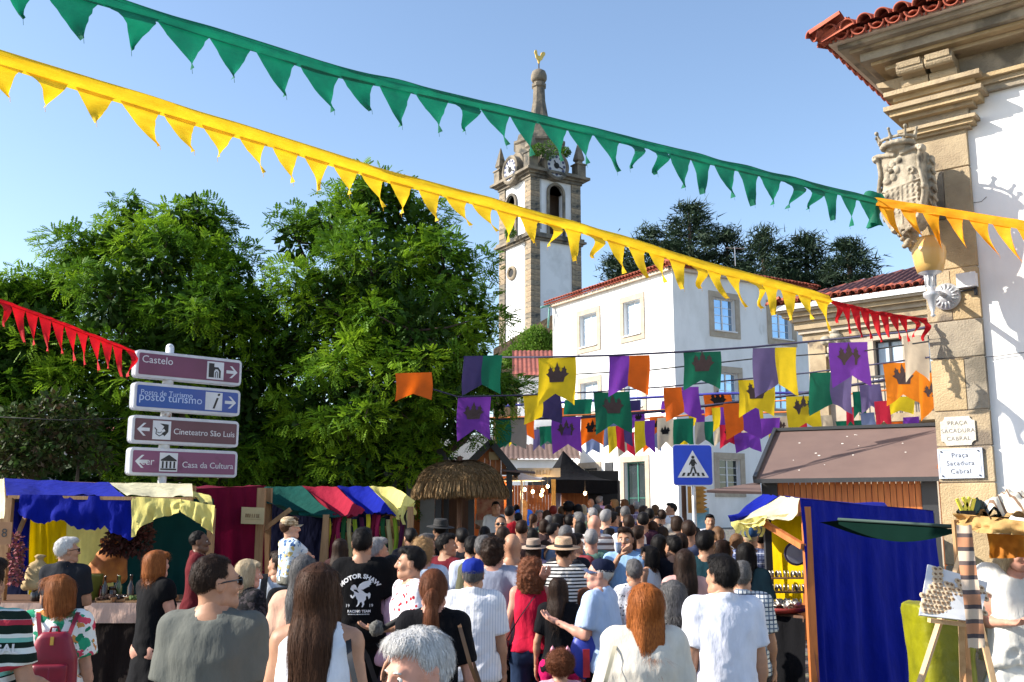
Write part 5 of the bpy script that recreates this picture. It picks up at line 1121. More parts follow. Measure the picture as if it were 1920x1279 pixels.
# ================================================================== crossing sign
q = P(1299, 872, 13.6); cs = thing('crossing_sign', 'blue square pedestrian crossing sign on a grey pole, standing in the crowd', 'sign', (q.x, 13.6, G(13.6)))
Mx = Matrix((Vector((1, .04, 0)).normalized(), Vector((0, 0, 1)), Vector((.04, -1, 0)).normalized())).transposed().to_4x4(); Mx.translation = q
def rsq(w_, h_, r_): return [(sx * (w_ / 2 - r_) + r_ * math.cos(a), sy * (h_ / 2 - r_) + r_ * math.sin(a)) for sx, sy, a0 in ((1, 1, 0), (-1, 1, 1), (-1, -1, 2), (1, -1, 3)) for a in (math.pi / 2 * a0 + math.pi / 2 * i / 4 for i in range(5))]
k = MB(); k.prism(rsq(.55, .56, .045), Mx @ Matrix.Translation((0, 0, -.012)), .012); k.build('backing', M_FRAME, cs)
k = MB(); k.prism(rsq(.53, .54, .04), Mx @ Matrix.Translation((0, 0, .001)), .003); k.build('blue_panel', mat('reflective_blue', hx('0a3fc4'), .35, hx('0836b4'), 2), cs)
k = MB(); T3 = [(-.215, -.17), (.215, -.17), (0, .2)]; k.add([Mx @ Vector((*p_, .006)) for p_ in T3], [(0, 1, 2)]); k.build('white_triangle', M_LET, cs)
k = MB(); k.lathe([(1e-5, 0), (.022, 0), (.022, .002), (1e-5, .002)], seg=12, M=Mx @ Matrix.Translation((.002, .105, .008)))
def pol(q): k.add([Mx @ Vector((*p_, .009)) for p_ in q], tri_poly(q))
pol([(-.022, .078), (.026, .078), (.03, .0), (.012, -.02), (-.016, -.02), (-.026, .0)]); pol([(-.02, .075), (-.055, .01), (-.045, -.005), (-.012, .04)]); pol([(.02, .075), (.055, .02), (.045, .005), (.016, .04)])
pol([(-.014, -.01), (-.05, -.12), (-.03, -.125), (.002, -.04)]); pol([(.0, -.03), (.03, -.12), (.052, -.115), (.02, -.01)])
for i in range(5): x_ = -.16 + i * .072; pol([(x_, -.15), (x_ + .035, -.15), (x_ + .035 + (.02 - i * .01), -.105), (x_ + .005 + (.02 - i * .01), -.105)])
k.build('walking_figure', M_LETB, cs)
k = MB(); k.tube([(q.x + .02, 13.63, G(13.6)), (q.x, 13.63, q.z + .26)], .03, 12); k.build('pole', M_GALV, cs, True)
# ================================================================== cloth helper and stalls
def cloth_quad(name, m, parent, A, B, C_, D_, nx=22, ny=12, sag=.06, wr=.02, scallop=None, seed=0, fold=6):
 """A-B top edge, D-C bottom edge; optional scallop(u) raises the bottom edge"""
 A, B, C_, D_ = map(Vector, (A, B, C_, D_)); n = (B - A).cross(D_ - A).normalized()
 def f(u_, v_):
  top = A.lerp(B, u_); bot = D_.lerp(C_, u_)
  if scallop: bot = top.lerp(bot, scallop(u_))
  p = top.lerp(bot, v_); s_ = math.sin(math.pi * u_) * math.sin(math.pi * v_)
  wv = wr * (n1(u_ * fold, v_ * 2.2, seed, seed=seed) + .5 * n1(u_ * fold * 2.7 + v_ * 2, v_ * 3, seed + 5, seed=seed)) * (.3 + v_)
  return p + n * wv - Vector((0, 0, sag * s_))
 k = MB(); k.grid(f, nx, ny); return k.build(name, m, parent, True)
M_SB = cloth('stall_blue', '061886', .04); M_SY = cloth('stall_pale_yellow', 'e8dc84', .3); M_SY2 = cloth('stall_deep_yellow', 'd9b400', .3); M_SC = cloth('stall_cream', 'dcd6b4', .3)
M_SM = cloth('stall_maroon', '6a0a2c', .1); M_SG = cloth('stall_green', '0d4740', .15); M_SR = cloth('stall_rose', '9c2038', .15); M_TEAL = cloth('stall_teal', '083a3c', .1); M_NAVY = cloth('stall_navy', '0a1030', .05)
M_CLW = cloth('counter_linen', 'c8a898'); M_SACK = mat('kraft_paper', hx('b8945a'), .85, hx('a07c48'), 5, .5, 20, dist=.01)
def post_(t, p, z0, z1, r_=.035, m=None, name='post'): k = MB(); k.box((p[0], p[1], (z0 + z1) / 2), (r_ * 2, r_ * 2, z1 - z0)); return k.build(name, m or M_WOOD, t)
# --- blue and yellow stall
s1 = thing('market_stall', 'market stall with blue and pale yellow cloth roof at the left edge', 'market stall', (P(190, 900, 12).x, 12, G(12)))
fl, bk_ = 11.4, 13.0
def Q1(x, y, d): return tuple(P(x, y, d))
cloth_quad('roof_panel', M_SB, s1, Q1(8, 897, bk_), Q1(204, 905, bk_), Q1(238, 930, fl), Q1(12, 928, fl), sag=.09, wr=.03, seed=3)
cloth_quad('roof_panel', M_SC, s1, Q1(204, 905, bk_), Q1(360, 907, bk_), Q1(362, 932, fl), Q1(238, 930, fl), sag=.05, wr=.02, seed=4)
cloth_quad('roof_panel', M_SY, s1, Q1(360, 920, bk_ - .6), Q1(396, 930, bk_ - .9), Q1(403, 950, fl - .2), Q1(362, 932, fl), nx=8, sag=.02, wr=.03, seed=5)
cloth_quad('valance', M_SB, s1, Q1(38, 927, fl - .02), Q1(245, 931, fl - .02), Q1(252, 1012, fl - .05), Q1(30, 984, fl - .05), 40, 12, 0, .05, lambda u: .62 + .2 * abs(math.sin(u * 8.5)) + .18 * u + .06 * n1(u * 60, 0, 0), 6, 9)
cloth_quad('valance', M_SY, s1, Q1(245, 931, fl - .02), Q1(340, 936, fl - .1), Q1(338, 962, fl - .12), Q1(249, 1008, fl - .06), 26, 12, -.02, .05, lambda u: 1 - .25 * math.sin(u * 3.1) * (u > .1), 7, 8)
cloth_quad('valance', M_SY, s1, Q1(340, 936, fl - .1), Q1(404, 948, fl - .2), Q1(398, 998, fl - .2), Q1(333, 964, fl - .12), 18, 12, 0, .05, lambda u: .75 + .3 * u, 8, 8)
cloth_quad('side_cloth', M_SC, s1, Q1(-6, 900, bk_), Q1(8, 897, bk_), Q1(10, 960, fl), Q1(-4, 985, fl), 6, 10, 0, .02, None, 9)
cloth_quad('side_cloth', M_SB, s1, Q1(20, 945, fl + .3), Q1(58, 935, fl + .5), Q1(52, 1085, fl + .5), Q1(22, 1010, fl + .2), 12, 14, 0, .05, None, 10)
cloth_quad('back_cloth', M_SY2, s1, Q1(58, 940, 12.9), Q1(126, 935, 13.0), Q1(126, 1130, 13.0), Q1(52, 1130, 12.9), 14, 16, 0, .05, None, 11)
cloth_quad('back_cloth', M_SY, s1, Q1(126, 935, 13.0), Q1(215, 935, 13.0), Q1(215, 1130, 13.0), Q1(126, 1130, 13.0), 14, 16, 0, .05, None, 12)
cloth_quad('back_cloth', M_TEAL, s1, Q1(216, 935, 12.95), Q1(400, 935, 12.9), Q1(400, 1180, 12.9), Q1(216, 1180, 12.95), 20, 16, 0, .08, None, 13)
cloth_quad('back_cloth', M_NAVY, s1, Q1(-60, 930, 13.02), Q1(58, 935, 12.98), Q1(52, 1240, 12.98), Q1(-60, 1240, 13.02), 10, 12, 0, .05, None, 14)
for x_, d_, y_ in ((20, fl, 930), (398, fl + .1, 950), (12, bk_, 900), (362, bk_, 908)): p = P(x_, y_, d_); post_(s1, p, G(d_), p.z - .02)
for a, b in (((16, 932, fl), (362, 936, fl)), ((12, 903, bk_), (360, 912, bk_)), ((30, 1010, fl), (60, 940, fl + .4)), ((396, 1000, fl), (360, 945, fl))): k = MB(); k.bar(Q1(*a), Q1(*b), .04); k.build('beam', M_WOOD, s1)
cz = 1.02; L0, L1 = P(-80, 1110, 11.2).x, P(392, 1110, 11.2).x
k = MB(); k.hexa([(L0, 11.0, cz - .05), (L1, 11.0, cz - .05), (L1, 12.2, cz - .05), (L0, 12.2, cz - .05), (L0, 11.0, cz), (L1, 11.0, cz), (L1, 12.2, cz), (L0, 12.2, cz)]); k.build('counter_top', M_WOODD, s1)
cloth_quad('counter_cloth', M_CLW, s1, (L0, 10.98, cz + .01), (L1, 10.98, cz + .01), (L1, 10.96, cz - .2), (L0, 10.96, cz - .2), 60, 5, 0, .02, None, 15, 30)
cloth_quad('counter_skirt', cloth('dark_brown_cloth', '1c1412'), s1, (L0, 11.03, cz - .08), (L1, 11.03, cz - .08), (L1, 11.0, G(11)), (L0, 11.0, G(11)), 50, 10, 0, .05, None, 16, 30)
k = MB(); k.box(tuple(P(5, 1000, 10.9)), (.2, .02, .24)); bo = k.build('price_board', mat('brown_card', hx('a07858'), .9), None); tag(bo, 'brown card price board hanging at the far left stall post', 'price board')
text_mesh('8', .13, Matrix.Translation(P(8, 1000, 10.88)) @ Matrix.Rotation(math.pi / 2, 4, 'X'), M_DARK, bo)
MJ = [mat('jar_amber', (.35, .15, .03), .2, spec=.7), mat('jar_green', (.10, .14, .03), .2, spec=.7), mat('jar_dark', (.04, .025, .02), .2, spec=.7), mat('jar_red', (.25, .03, .02), .25, spec=.7)]
JAR = mesh_of(MB().lathe([(.04, 0), (.043, .01), (.043, .08), (.03, .1), (.034, .102), (.034, .12), (1e-4, .12)], seg=12), [MJ[0]], True)
BOT = mesh_of(MB().lathe([(.035, 0), (.037, .02), (.037, .15), (.014, .2), (.014, .26), (.017, .262), (.017, .28), (1e-4, .28)], seg=12), [MJ[2]], True)
ORD = ['first', 'second', 'third', 'fourth', 'fifth', 'sixth', 'seventh', 'eighth', 'ninth', 'tenth', 'eleventh', 'twelfth', 'thirteenth', 'fourteenth', 'fifteenth', 'sixteenth', 'seventeenth', 'eighteenth', 'nineteenth', 'twentieth', 'twenty-first', 'twenty-second', 'twenty-third', 'twenty-fourth', 'twenty-fifth', 'twenty-sixth']
jars = []
jw = ['amber', 'green', 'dark', 'red']
for i in range(26):
 x_ = rnd.choice([rnd.uniform(55, 100), rnd.uniform(55, 100), rnd.uniform(180, 250)]); d_ = rnd.uniform(11.1, 11.7); c_ = rnd.randrange(4); bt = rnd.random() < .35; p = P(x_, 1110, d_)
 o = inst('bottle' if bt else 'jar', BOT if bt else JAR, None, (p.x, d_, cz + .005), None, rnd.uniform(.85, 1.25), [MJ[c_]]); side = 'left' if x_ < 120 else 'right'
 jars.append((p.x, o, jw[c_], 'bottle' if bt else 'jar', side))
for i, (x_, o, c_, kd, side) in enumerate(sorted(jars, key=lambda q: q[0])): tag(o, f'small {c_} {kd}, {ORD[i]} from the left on the blue stall counter', kd, 'jars and bottles on the blue stall counter')
def sack(x, y, d, s_, m, label):
 q = P(x, y, d); S_ = SDF((-.4, -.3, -.05), (.4, .3, .7), .025); S_.loft([0, .05, .3, .45, .52, .6], [.22, .26, .24, .14, .06, .15], [.18, .2, .18, .1, .05, .1], cy=[0] * 6, k=.02)
 V, Q = S_.mesh(); N_ = vnormals(V, Q); V = (V + N_ * (vnoise(V * 9, int(x)) * .03)[:, None]) * s_ + np.array((q.x, q.y, q.z)); return tag(finish('cloth_sack', V, Q, [m], None, True), label, 'sack')
sack(200, 1092, 12.2, .85, mat('orange_net_cloth', (.5, .18, .03), .8, (.28, .08, .02), 5), 'orange and gold cloth bundle against the pale yellow back cloth')
sack(70, 1105, 11.3, .62, mat('burlap', (.45, .33, .17), .95, (.33, .24, .12), 9, .5, 60), 'burlap sack on the left end of the blue stall counter')
q = P(165, 1095, 11.5); k = MB(); k.lathe([(.13, 0), (.15, .02), (.155, .26), (.16, .28), (.13, .28)], (q.x, 11.5, cz), 20); tb = k.build('olive_tin', mat('olive_green_tin', (.16, .17, .02), .4, (.1, .11, .02), 2), None, True); tag(tb, 'olive green metal tin on the counter behind the charcoal polo man', 'tin')
for i, x_ in enumerate((215, 240, 262)):
 q = P(x_, 1000, 12.0); leaf_cloud('dried_bouquet', [(q + Vector((0, 0, -.12)), .13), (q + Vector((.05, 0, .02)), .1)], 380, .07, mat('dried_flower_red', (.10, .02, .02), .9, (.03, .015, .01), 20), None, 60 + i, kind=None, label=('left', 'middle', 'right')[i] + ' dark red dried flower bunch hanging inside the blue stall', cat='dried flowers')
for i in range(5):
 q = P(28 + 6 * (i % 2), 1012 + i * 18, 11.1); leaf_cloud('flower_garland', [(q, .07)], 90, .05, mat('pink_dried_petal', (.38, .08, .12), .9, (.1, .06, .03), 25), None, 70 + i, label=('topmost', 'second', 'middle', 'fourth', 'lowest')[i] + ' small pink dried flower bunch on the left stall post' , cat='dried flowers', group='pink dried flowers on the stall post')
for i, (x_, d_) in enumerate(((205, 11.2), (232, 11.3), (258, 11.2), (285, 11.3), (312, 11.2))):
 q = P(x_, 1110, d_); t = thing('produce_tray', ('flat wooden tray of brown nuts', 'flat wooden tray of dark dried fruit', 'flat wooden tray of green herbs', 'flat wooden tray of red peppers', 'flat wooden tray of pale cheese')[i] + ' on the blue stall counter', 'tray', (q.x, d_, cz))
 k = MB(); k.box((q.x, d_, cz + .015), (.17, .3, .02)); k.build('tray_base', M_WOOD, t)
 for sx in (-1, 1): k = MB(); k.box((q.x + sx * .085, d_, cz + .03), (.012, .3, .05)); k.build('tray_side', M_WOOD, t)
 k = MB(); mm = (M_WOODD, MJ[2], mat('herb', (.08, .13, .03), .9), MJ[3], mat('cheese', (.6, .5, .3), .7))[i]
 for j in range(40): k.ball((q.x + rnd.uniform(-.07, .07), d_ + rnd.uniform(-.13, .13), cz + .04 + rnd.uniform(0, .02)), .018, 6, 4)
 k.build('produce', mm, t, True)['kind'] = 'stuff'
# --- maroon stall and the green-rose-blue-yellow stall
s2 = thing('market_stall', 'maroon cloth sided stall between the two coloured stalls', 'market stall', (P(430, 900, 13.2).x, 13.2, G(13.2)))
cloth_quad('side_cloth', M_SM, s2, Q1(360, 918, 13.1), Q1(495, 912, 13.6), Q1(497, 1230, 13.6), Q1(360, 1260, 13.1), 30, 26, 0, .07, None, 21, 9)
cloth_quad('roof_panel', M_SM, s2, Q1(360, 916, 13.12), Q1(495, 911, 13.62), Q1(500, 912, 15), Q1(362, 914, 14.6), 12, 8, .05, .02, None, 22)
post_(s2, P(491, 915, 13.58), G(13.6), P(491, 915, 13.58).z, .05)
k = MB(); q = P(474, 967, 13.4); Mq = Matrix((Vector((1, .3, -.04)).normalized(), Vector((0, 0, 1)), Vector((.3, -1, 0)).normalized())).transposed().to_4x4(); Mq.translation = q; k.box((0, 0, 0), (.30, .22, .015), Mq); bo = k.build('wooden_sign', mat('pale_board', hx('c8b488'), .85), None); tag(bo, 'pale wooden board with burnt lettering on the maroon cloth', 'sign')
scribble(.2, .05, Mq @ Matrix.Translation((0, .0, .01)), mat('burnt_letter', (.25, .14, .06), .9), bo, 7, 3); k = MB(); k.bar(Mq @ Vector((-.1, -.05, .01)), Mq @ Vector((.1, -.045, .01)), .006, .002); k.build('underline', MATS['burnt_letter'], bo)
s3 = thing('market_stall', 'open craft stall with green, rose, blue and yellow cloth roof stripes', 'market stall', (P(640, 900, 14.6).x, 14.6, G(14.6)))
ft, bt_ = 13.7, 15.2
for i, (m_, x0, x1, X0, X1, y0, y1) in enumerate(((M_SG, 495, 566, 500, 640, 946, 974), (M_SR, 566, 632, 640, 685, 974, 962), (M_SB, 632, 692, 685, 744, 962, 970), (M_SY, 692, 738, 744, 778, 970, 944))):
 cloth_quad('roof_panel', m_, s3, Q1(x0, 912, bt_), Q1(x1, 912.5, bt_), Q1(X1, y1, ft), Q1(X0, y0, ft), 18, 14, .22, .035, None, 30 + i, 5)
cloth_quad('valance', M_SG, s3, Q1(560, 958, ft), Q1(636, 972, ft), Q1(634, 972, ft), Q1(560, 966, ft), 20, 4, 0, .03, None, 35)
for i, x_ in enumerate((748, 757, 768, 776)):
 k = MB(); a = P(x_, 952 - i * 3, ft); k.grid(lambda u_, v_: a + Vector((.045 * (u_ - .5) + .02 * math.sin(v_ * 6 + i), .01 * math.sin(v_ * 9), -v_ * (.16 + .09 * (i % 3)))), 2, 8); k.build('torn_strip', M_SY, s3, True)
for x_, y_, d_ in ((505, 915, ft + .2), (612, 965, ft), (738, 915, bt_), (770, 950, ft)): p = P(x_, y_, d_); post_(s3, p, G(d_), p.z, .04)
k = MB(); k.bar(Q1(496, 992, ft), Q1(545, 955, ft), .06); k.build('brace', M_WOOD, s3)
k = MB(); k.bar(Q1(610, 968, ft), Q1(600, 1080, ft), .05); k.build('brace', M_WOOD, s3)
cloth_quad('back_cloth', M_NAVY, s3, Q1(480, 915, bt_ + .05), Q1(740, 915, bt_ + .05), Q1(740, 1200, bt_ + .05), Q1(480, 1200, bt_ + .05), 20, 12, 0, .06, None, 36)
k = MB(); a, b = P(505, 1060, ft), P(745, 1040, ft); k.hexa([(a.x, ft, .98), (b.x, ft, .98), (b.x, ft + .9, .98), (a.x, ft + .9, .98), (a.x, ft, 1.03), (b.x, ft, 1.03), (b.x, ft + .9, 1.03), (a.x, ft + .9, 1.03)]); k.build('counter_top', M_WOODD, s3)
cloth_quad('counter_skirt', M_SM, s3, (a.x, ft, 1.0), (b.x, ft, 1.0), (b.x, ft, G(ft)), (a.x, ft, G(ft)), 30, 8, 0, .05, None, 37, 20)
for i in range(14):                            # hanging scarves and ribbons
 x_ = 615 + i * 10.5; q = P(x_, 968 - 6 * math.sin(i), ft + .1); cm = ['d8c83a', '6a1430', 'a02a50', '2a5a34', 'b8a878', '8aa030', '502040'][i % 7]; k = MB(); hh = rnd.uniform(.35, .75)
 k.grid(lambda u_, v_: q + Vector(((u_ - .5) * .06 + .02 * math.sin(v_ * 5 + i), .02 * math.sin(u_ * 6 + v_ * 4), -v_ * hh)), 4, 10)
 tag(k.build('ribbon', cloth('ribbon_' + cm, cm), None, True), {'d8c83a': 'yellow', '6a1430': 'wine', 'a02a50': 'magenta', '2a5a34': 'green', 'b8a878': 'beige', '8aa030': 'lime', '502040': 'plum'}[cm] + ' ribbon scarf hanging under the craft stall roof' + f', {ORD[i]} from the left', 'scarf', 'scarves hanging in the craft stall')
def basket(x, y, d, r_, label):
 q = P(x, y, d); t = thing('wicker_basket', label, 'basket', tuple(q)); k = MB(); k.lathe([(r_ * .7, 0), (r_, .16), (r_ * 1.04, .17), (r_ * .95, .17), (r_ * .66, .02)], tuple(q), 18); k.build('bowl', mat('wicker', (.42, .26, .10), .85, (.25, .14, .05), 30, .8, 60), t, True)
 k = MB(); k.tube([q + Vector((r_ * math.cos(a), 0, .17 + .16 * math.sin(a))) for a in [math.pi * i / 10 for i in range(11)]], .012, 6); k.build('handle', MATS['wicker'], t, True)
for a in ((728, 1010, 14.0, .17, 'wicker basket hanging at the right end of the craft stall'), (640, 1022, 14.2, .2, 'wide wicker basket behind the motor shirt man'), (700, 1035, 14.0, .15, 'small wicker basket on the craft stall counter')): basket(*a)
for i in range(24):
 x_ = 505 + i * 9.5; q = P(x_, 1055, 13.9); cc_ = i % 5; k = MB()
 if cc_ < 2: k.ball((q.x, 13.9, 1.08), (.04, .04, .05), 10, 6)
 elif cc_ == 2: k.lathe([(.03, 0), (.05, .05), (.02, .12), (.035, .16), (1e-4, .16)], (q.x, 13.9, 1.03), 10)
 else: k.box((q.x, 13.9, 1.07), (.07, .07, .08), taper=.8)
 tag(k.build('clay_ornament', (M_TRIM, MJ[3], M_PALE, M_WOOD, MJ[1])[cc_], None, cc_ < 3), ('round beige', 'round red', 'pale vase-shaped', 'square brown', 'square green')[cc_] + f' ornament, {ORD[i]} from the left on the craft stall counter', 'ornament', 'ornaments on the craft stall counter')
# --- thatched umbrella stand, wooden huts, bulbs
tc = P(862, 900, 18.5); tu = thing('thatched_parasol', 'round thatched parasol of dry brown straw in front of the wooden huts', 'parasol', (tc.x, 18.5, G(18.5)))
zt2 = P(862, 866, 18.5).z; ze = P(862, 908, 18.5).z; zl = P(862, 936, 18.5).z; rT = 80 * 18.5 / F
def th(u_, v_):
 a = u_ * 2 * math.pi; r_ = rT * math.sin(v_ * math.pi / 2) ** .9 * (1 + .03 * math.sin(a * 9)); return Vector((tc.x + r_ * math.cos(a), 18.5 + r_ * math.sin(a), ze + (zt2 - ze) * math.cos(v_ * math.pi / 2) ** 1.1 + .02 * n1(a * 7, v_ * 5, 1)))
k = MB(); k.grid(th, 60, 10); k.build('thatch_cap', M_THATCH, tu, True)
def straw(name, n, fn, parent, m=M_THATCH, w_=.012):
 vs = []; fs = []
 for i in range(n):
  p, q_, r_ = fn(i); s_ = Vector((-(q_ - p).y, (q_ - p).x, 0)); s_ = Vector((rnd.uniform(-1, 1), rnd.uniform(-1, 1), 0)).normalized() * w_; b_ = len(vs); vs += [p - s_, p + s_, q_ + s_, q_ - s_, r_]; fs += [(b_, b_ + 1, b_ + 2, b_ + 3), (b_ + 3, b_ + 2, b_ + 4)]
 k = MB(); k.add(vs, fs); o_ = k.build(name, m, parent); o_['kind'] = 'stuff'; return o_
def fr_(i):
 a = rnd.uniform(0, 6.283); p = th(a / 6.283, rnd.uniform(.9, 1)); lay = rnd.random(); dn = (ze - zl) * rnd.uniform(.75, 1.12); o_ = Vector((math.cos(a), math.sin(a), 0)) * rnd.uniform(-.02, .1); return p, p + o_ - Vector((0, 0, dn * .7)), p + o_ * 1.2 - Vector((0, 0, dn))
straw('straw_fringe', 5200, fr_, tu, MATS['dry_thatch'])
def ft_(i):
 a = rnd.uniform(0, 6.283); v_ = rnd.uniform(.05, .95) ; p = th(a / 6.283, v_) + Vector((0, 0, .015)); q_ = th(a / 6.283 + rnd.uniform(-.01, .01), min(v_ + .12, 1.0)) + Vector((0, 0, .035)); return p, q_, q_ + (q_ - p) * .4
straw('straw_top', 4200, ft_, tu)
k = MB(); k.tube([(tc.x, 18.5, G(18.5)), (tc.x, 18.5, zt2 + .1)], .05, 10); k.build('pole', M_WOODD, tu, True)
def hut(label, d, xl, xr, xap, yap, yeave, wallx, col_roof, boards=True, ybase=None, dpt=2.2):
 A = P(xl, yeave, d); B = P(xr, yeave, d); T_ = P(xap, yap, d); h = thing('wooden_hut', label, 'hut', ((A.x + B.x) / 2, d, G(d))); u_ = Vector((1, 0, 0))
 g0 = G(d); ww = (B.x - A.x)
 nb = max(5, int(ww / .105))
 for i in range(nb):                         # vertical boards of the gable
  x0 = A.x + ww * i / nb + .003; x1 = A.x + ww * (i + 1) / nb - .003; xm = (x0 + x1) / 2
  def top(x_): return A.z + (T_.z - A.z) * (1 - abs(x_ - T_.x) / (T_.x - A.x if x_ < T_.x else B.x - T_.x))
  k = MB(); zb_ = A.z - .05; k.hexa([(x0, d - .02, zb_), (x1, d - .02, zb_), (x1, d, zb_), (x0, d, zb_), (x0, d - .02, max(zb_ + .01, top(x0) - .03)), (x1, d - .02, max(zb_ + .01, top(x1) - .03)), (x1, d, max(zb_ + .01, top(x1) - .03)), (x0, d, max(zb_ + .01, top(x0) - .03))]); k.build('board', M_WOODO, h)
 k = MB(); ov = .12
 for s_, E in ((-1, A), (1, B)):
  e_ = Vector((E.x + s_ * ov, 0, E.z - ov * .9)); k.hexa([(T_.x, d - .15, T_.z - .0), (e_.x, d - .15, e_.z), (e_.x, d + dpt, e_.z), (T_.x, d + dpt, T_.z), (T_.x, d - .15, T_.z + .1), (e_.x, d - .15, e_.z + .1), (e_.x, d + dpt, e_.z + .1), (T_.x, d + dpt, T_.z + .1)])
 k.build('roof', col_roof, h)
 for s_, E in ((-1, A), (1, B)): k = MB(); k.bar((T_.x, d - .17, T_.z + .02), (E.x + s_ * ov, d - .17, E.z - ov * .9 + .03), .04, .14); k.build('bargeboard', M_DARK, h)
 k = MB(); k.hexa([(A.x, d + dpt - .1, g0), (B.x, d + dpt - .1, g0), (B.x, d + dpt, g0), (A.x, d + dpt, g0), (A.x, d + dpt - .1, A.z), (B.x, d + dpt - .1, A.z), (B.x, d + dpt, A.z), (A.x, d + dpt, A.z)]); k.build('back_wall', M_WOODO, h)
 for x_ in (A.x + .05, B.x - .05): k = MB(); k.box((x_, d + .05, (g0 + A.z) / 2), (.1, .1, A.z - g0)); k.build('post', M_DARK, h)
 k = MB(); k.hexa([(A.x, d - .25, g0), (B.x, d - .25, g0), (B.x, d + .15, g0), (A.x, d + .15, g0), (A.x, d - .25, g0 + 1.0), (B.x, d - .25, g0 + 1.0), (B.x, d + .15, g0 + 1.0), (A.x, d + .15, g0 + 1.0)]); k.build('counter', M_SACK, h)
 return h, A, B, T_
M_HR = mat('blue_black_roof_felt', (.02, .04, .075), .8, (.015, .03, .05), 2)
h1, hA, hB, hT = hut('wooden hut with steep dark roof and paper notice on its gable behind the thatched parasol', 20.5, 868, 960, 921, 832, 886, 0, M_HR)
k = MB(); q = P(926, 855, 20.4); k.box(tuple(q), (.2, .02, .16)); tag(k.build('paper_notice', mat('notice_card', (.5, .38, .2), .9), None), 'pale paper notice pinned on the orange gable boards', 'notice')
h2_, gA, gB, gT = hut('left wooden hut mostly hidden by tree leaves, only its orange gable showing', 20.0, 735, 842, 812, 828, 885, 0, M_DARK)
k = MB(); k.hexa([tuple(P(942, 884, 19.6)), tuple(P(1004, 889, 19.6)), tuple(P(1002, 887, 21)), tuple(P(942, 882, 21)), tuple(P(942, 881, 19.6)), tuple(P(1004, 886.5, 19.6)), tuple(P(1002, 884, 21)), tuple(P(942, 879, 21))]); k.build('awning', M_ROOF, h1)
for x_ in (768, 822, 884, 955): k = MB(); p = P(x_, 940, 19.9); k.box((p.x, 19.9, G(20) + 1.2), (.12, .12, 2.4)); k.build('post', M_DARK, h2_ if x_ < 860 else h1)
for x0, x1, m_, nm in ((788, 815, mat('grey_board_wall', (.30, .29, .27), .9), 'grey_panel'), (828, 880, M_WOODD, 'closed_door')):
 a, b = P(x0, 930, 20.2), P(x1, 930, 20.2); k = MB(); k.hexa([(a.x, 20.2, G(20)), (b.x, 20.2, G(20)), (b.x, 20.25, G(20)), (a.x, 20.25, G(20)), (a.x, 20.2, a.z + .2), (b.x, 20.2, b.z + .2), (b.x, 20.25, b.z + .2), (a.x, 20.25, a.z + .2)]); k.build(nm, m_, h2_)
a = P(894, 935, 21.4); b = P(945, 975, 21.4); k = MB(); k.box(((a.x + b.x) / 2, 21.4, (a.z + b.z) / 2), (b.x - a.x, .04, a.z - b.z)); bd = k.build('menu_board', mat('photo_menu', (.55, .36, .22), .6, (.35, .08, .05), 6), None); tag(bd, 'lit food photo board at the back of the thatched parasol hut', 'menu board')
wb_ = thing('wooden_hut', 'long wooden hut wall of vertical orange boards with warm hanging bulbs', 'hut', tuple(P(1000, 960, 24)))
x0, x1 = P(948, 920, 24).x, P(1040, 920, 24).x; n_ = 16
for i in range(n_): xx0 = x0 + (x1 - x0) * i / n_; xx1 = x0 + (x1 - x0) * (i + 1) / n_ - .008; k = MB(); k.hexa([(xx0, 24, G(24)), (xx1, 24, G(24)), (xx1, 24.03, G(24)), (xx0, 24.03, G(24)), (xx0, 24, P(1000, 910, 24).z), (xx1, 24, P(1000, 910, 24).z), (xx1, 24.03, P(1000, 910, 24).z), (xx0, 24.03, P(1000, 910, 24).z)]); k.build('board', M_WOODO, wb_)
k = MB(); k.hexa([(x0, 23, G(24)), (x1, 23, G(24)), (x1, 23.3, G(24)), (x0, 23.3, G(24)), (x0, 23, G(24) + 1.05), (x1, 23, G(24) + 1.05), (x1, 23.3, G(24) + 1.05), (x0, 23.3, G(24) + 1.05)]); k.build('counter', M_WOODO, wb_)
k = MB(); q = P(1010, 886, 22.5); k.box(tuple(q), (.98, .03, .2)); b0 = k.build('cafe_board', mat('carved_cream_board', (.7, .62, .45), .8), None); tag(b0, 'cream painted board with faded letters over the bulb lit hut', 'sign')
scribble(.7, .11, Matrix.Translation(q + Vector((.0, -.02, 0))) @ Matrix.Rotation(math.pi / 2, 4, 'X'), mat('tan_letter', (.5, .38, .2), .8), b0, 5, 9)
um = thing('white_parasol', 'flat white parasol top showing under the hut awning left of the gazebo', 'parasol', tuple(P(978, 960, 22)))
k = MB(); q = P(978, 899, 22); k.lathe([(.62, -.03), (.6, -.02), (.02, .14), (1e-4, .14)], tuple(q), 8, sx=.85); k.build('canopy', cloth('white_canvas', 'e8e4e0', .3), um); k = MB(); k.tube([(q.x, q.y, G(22)), q + Vector((0, 0, .15))], .025, 8); k.build('pole', M_GALV, um, True)
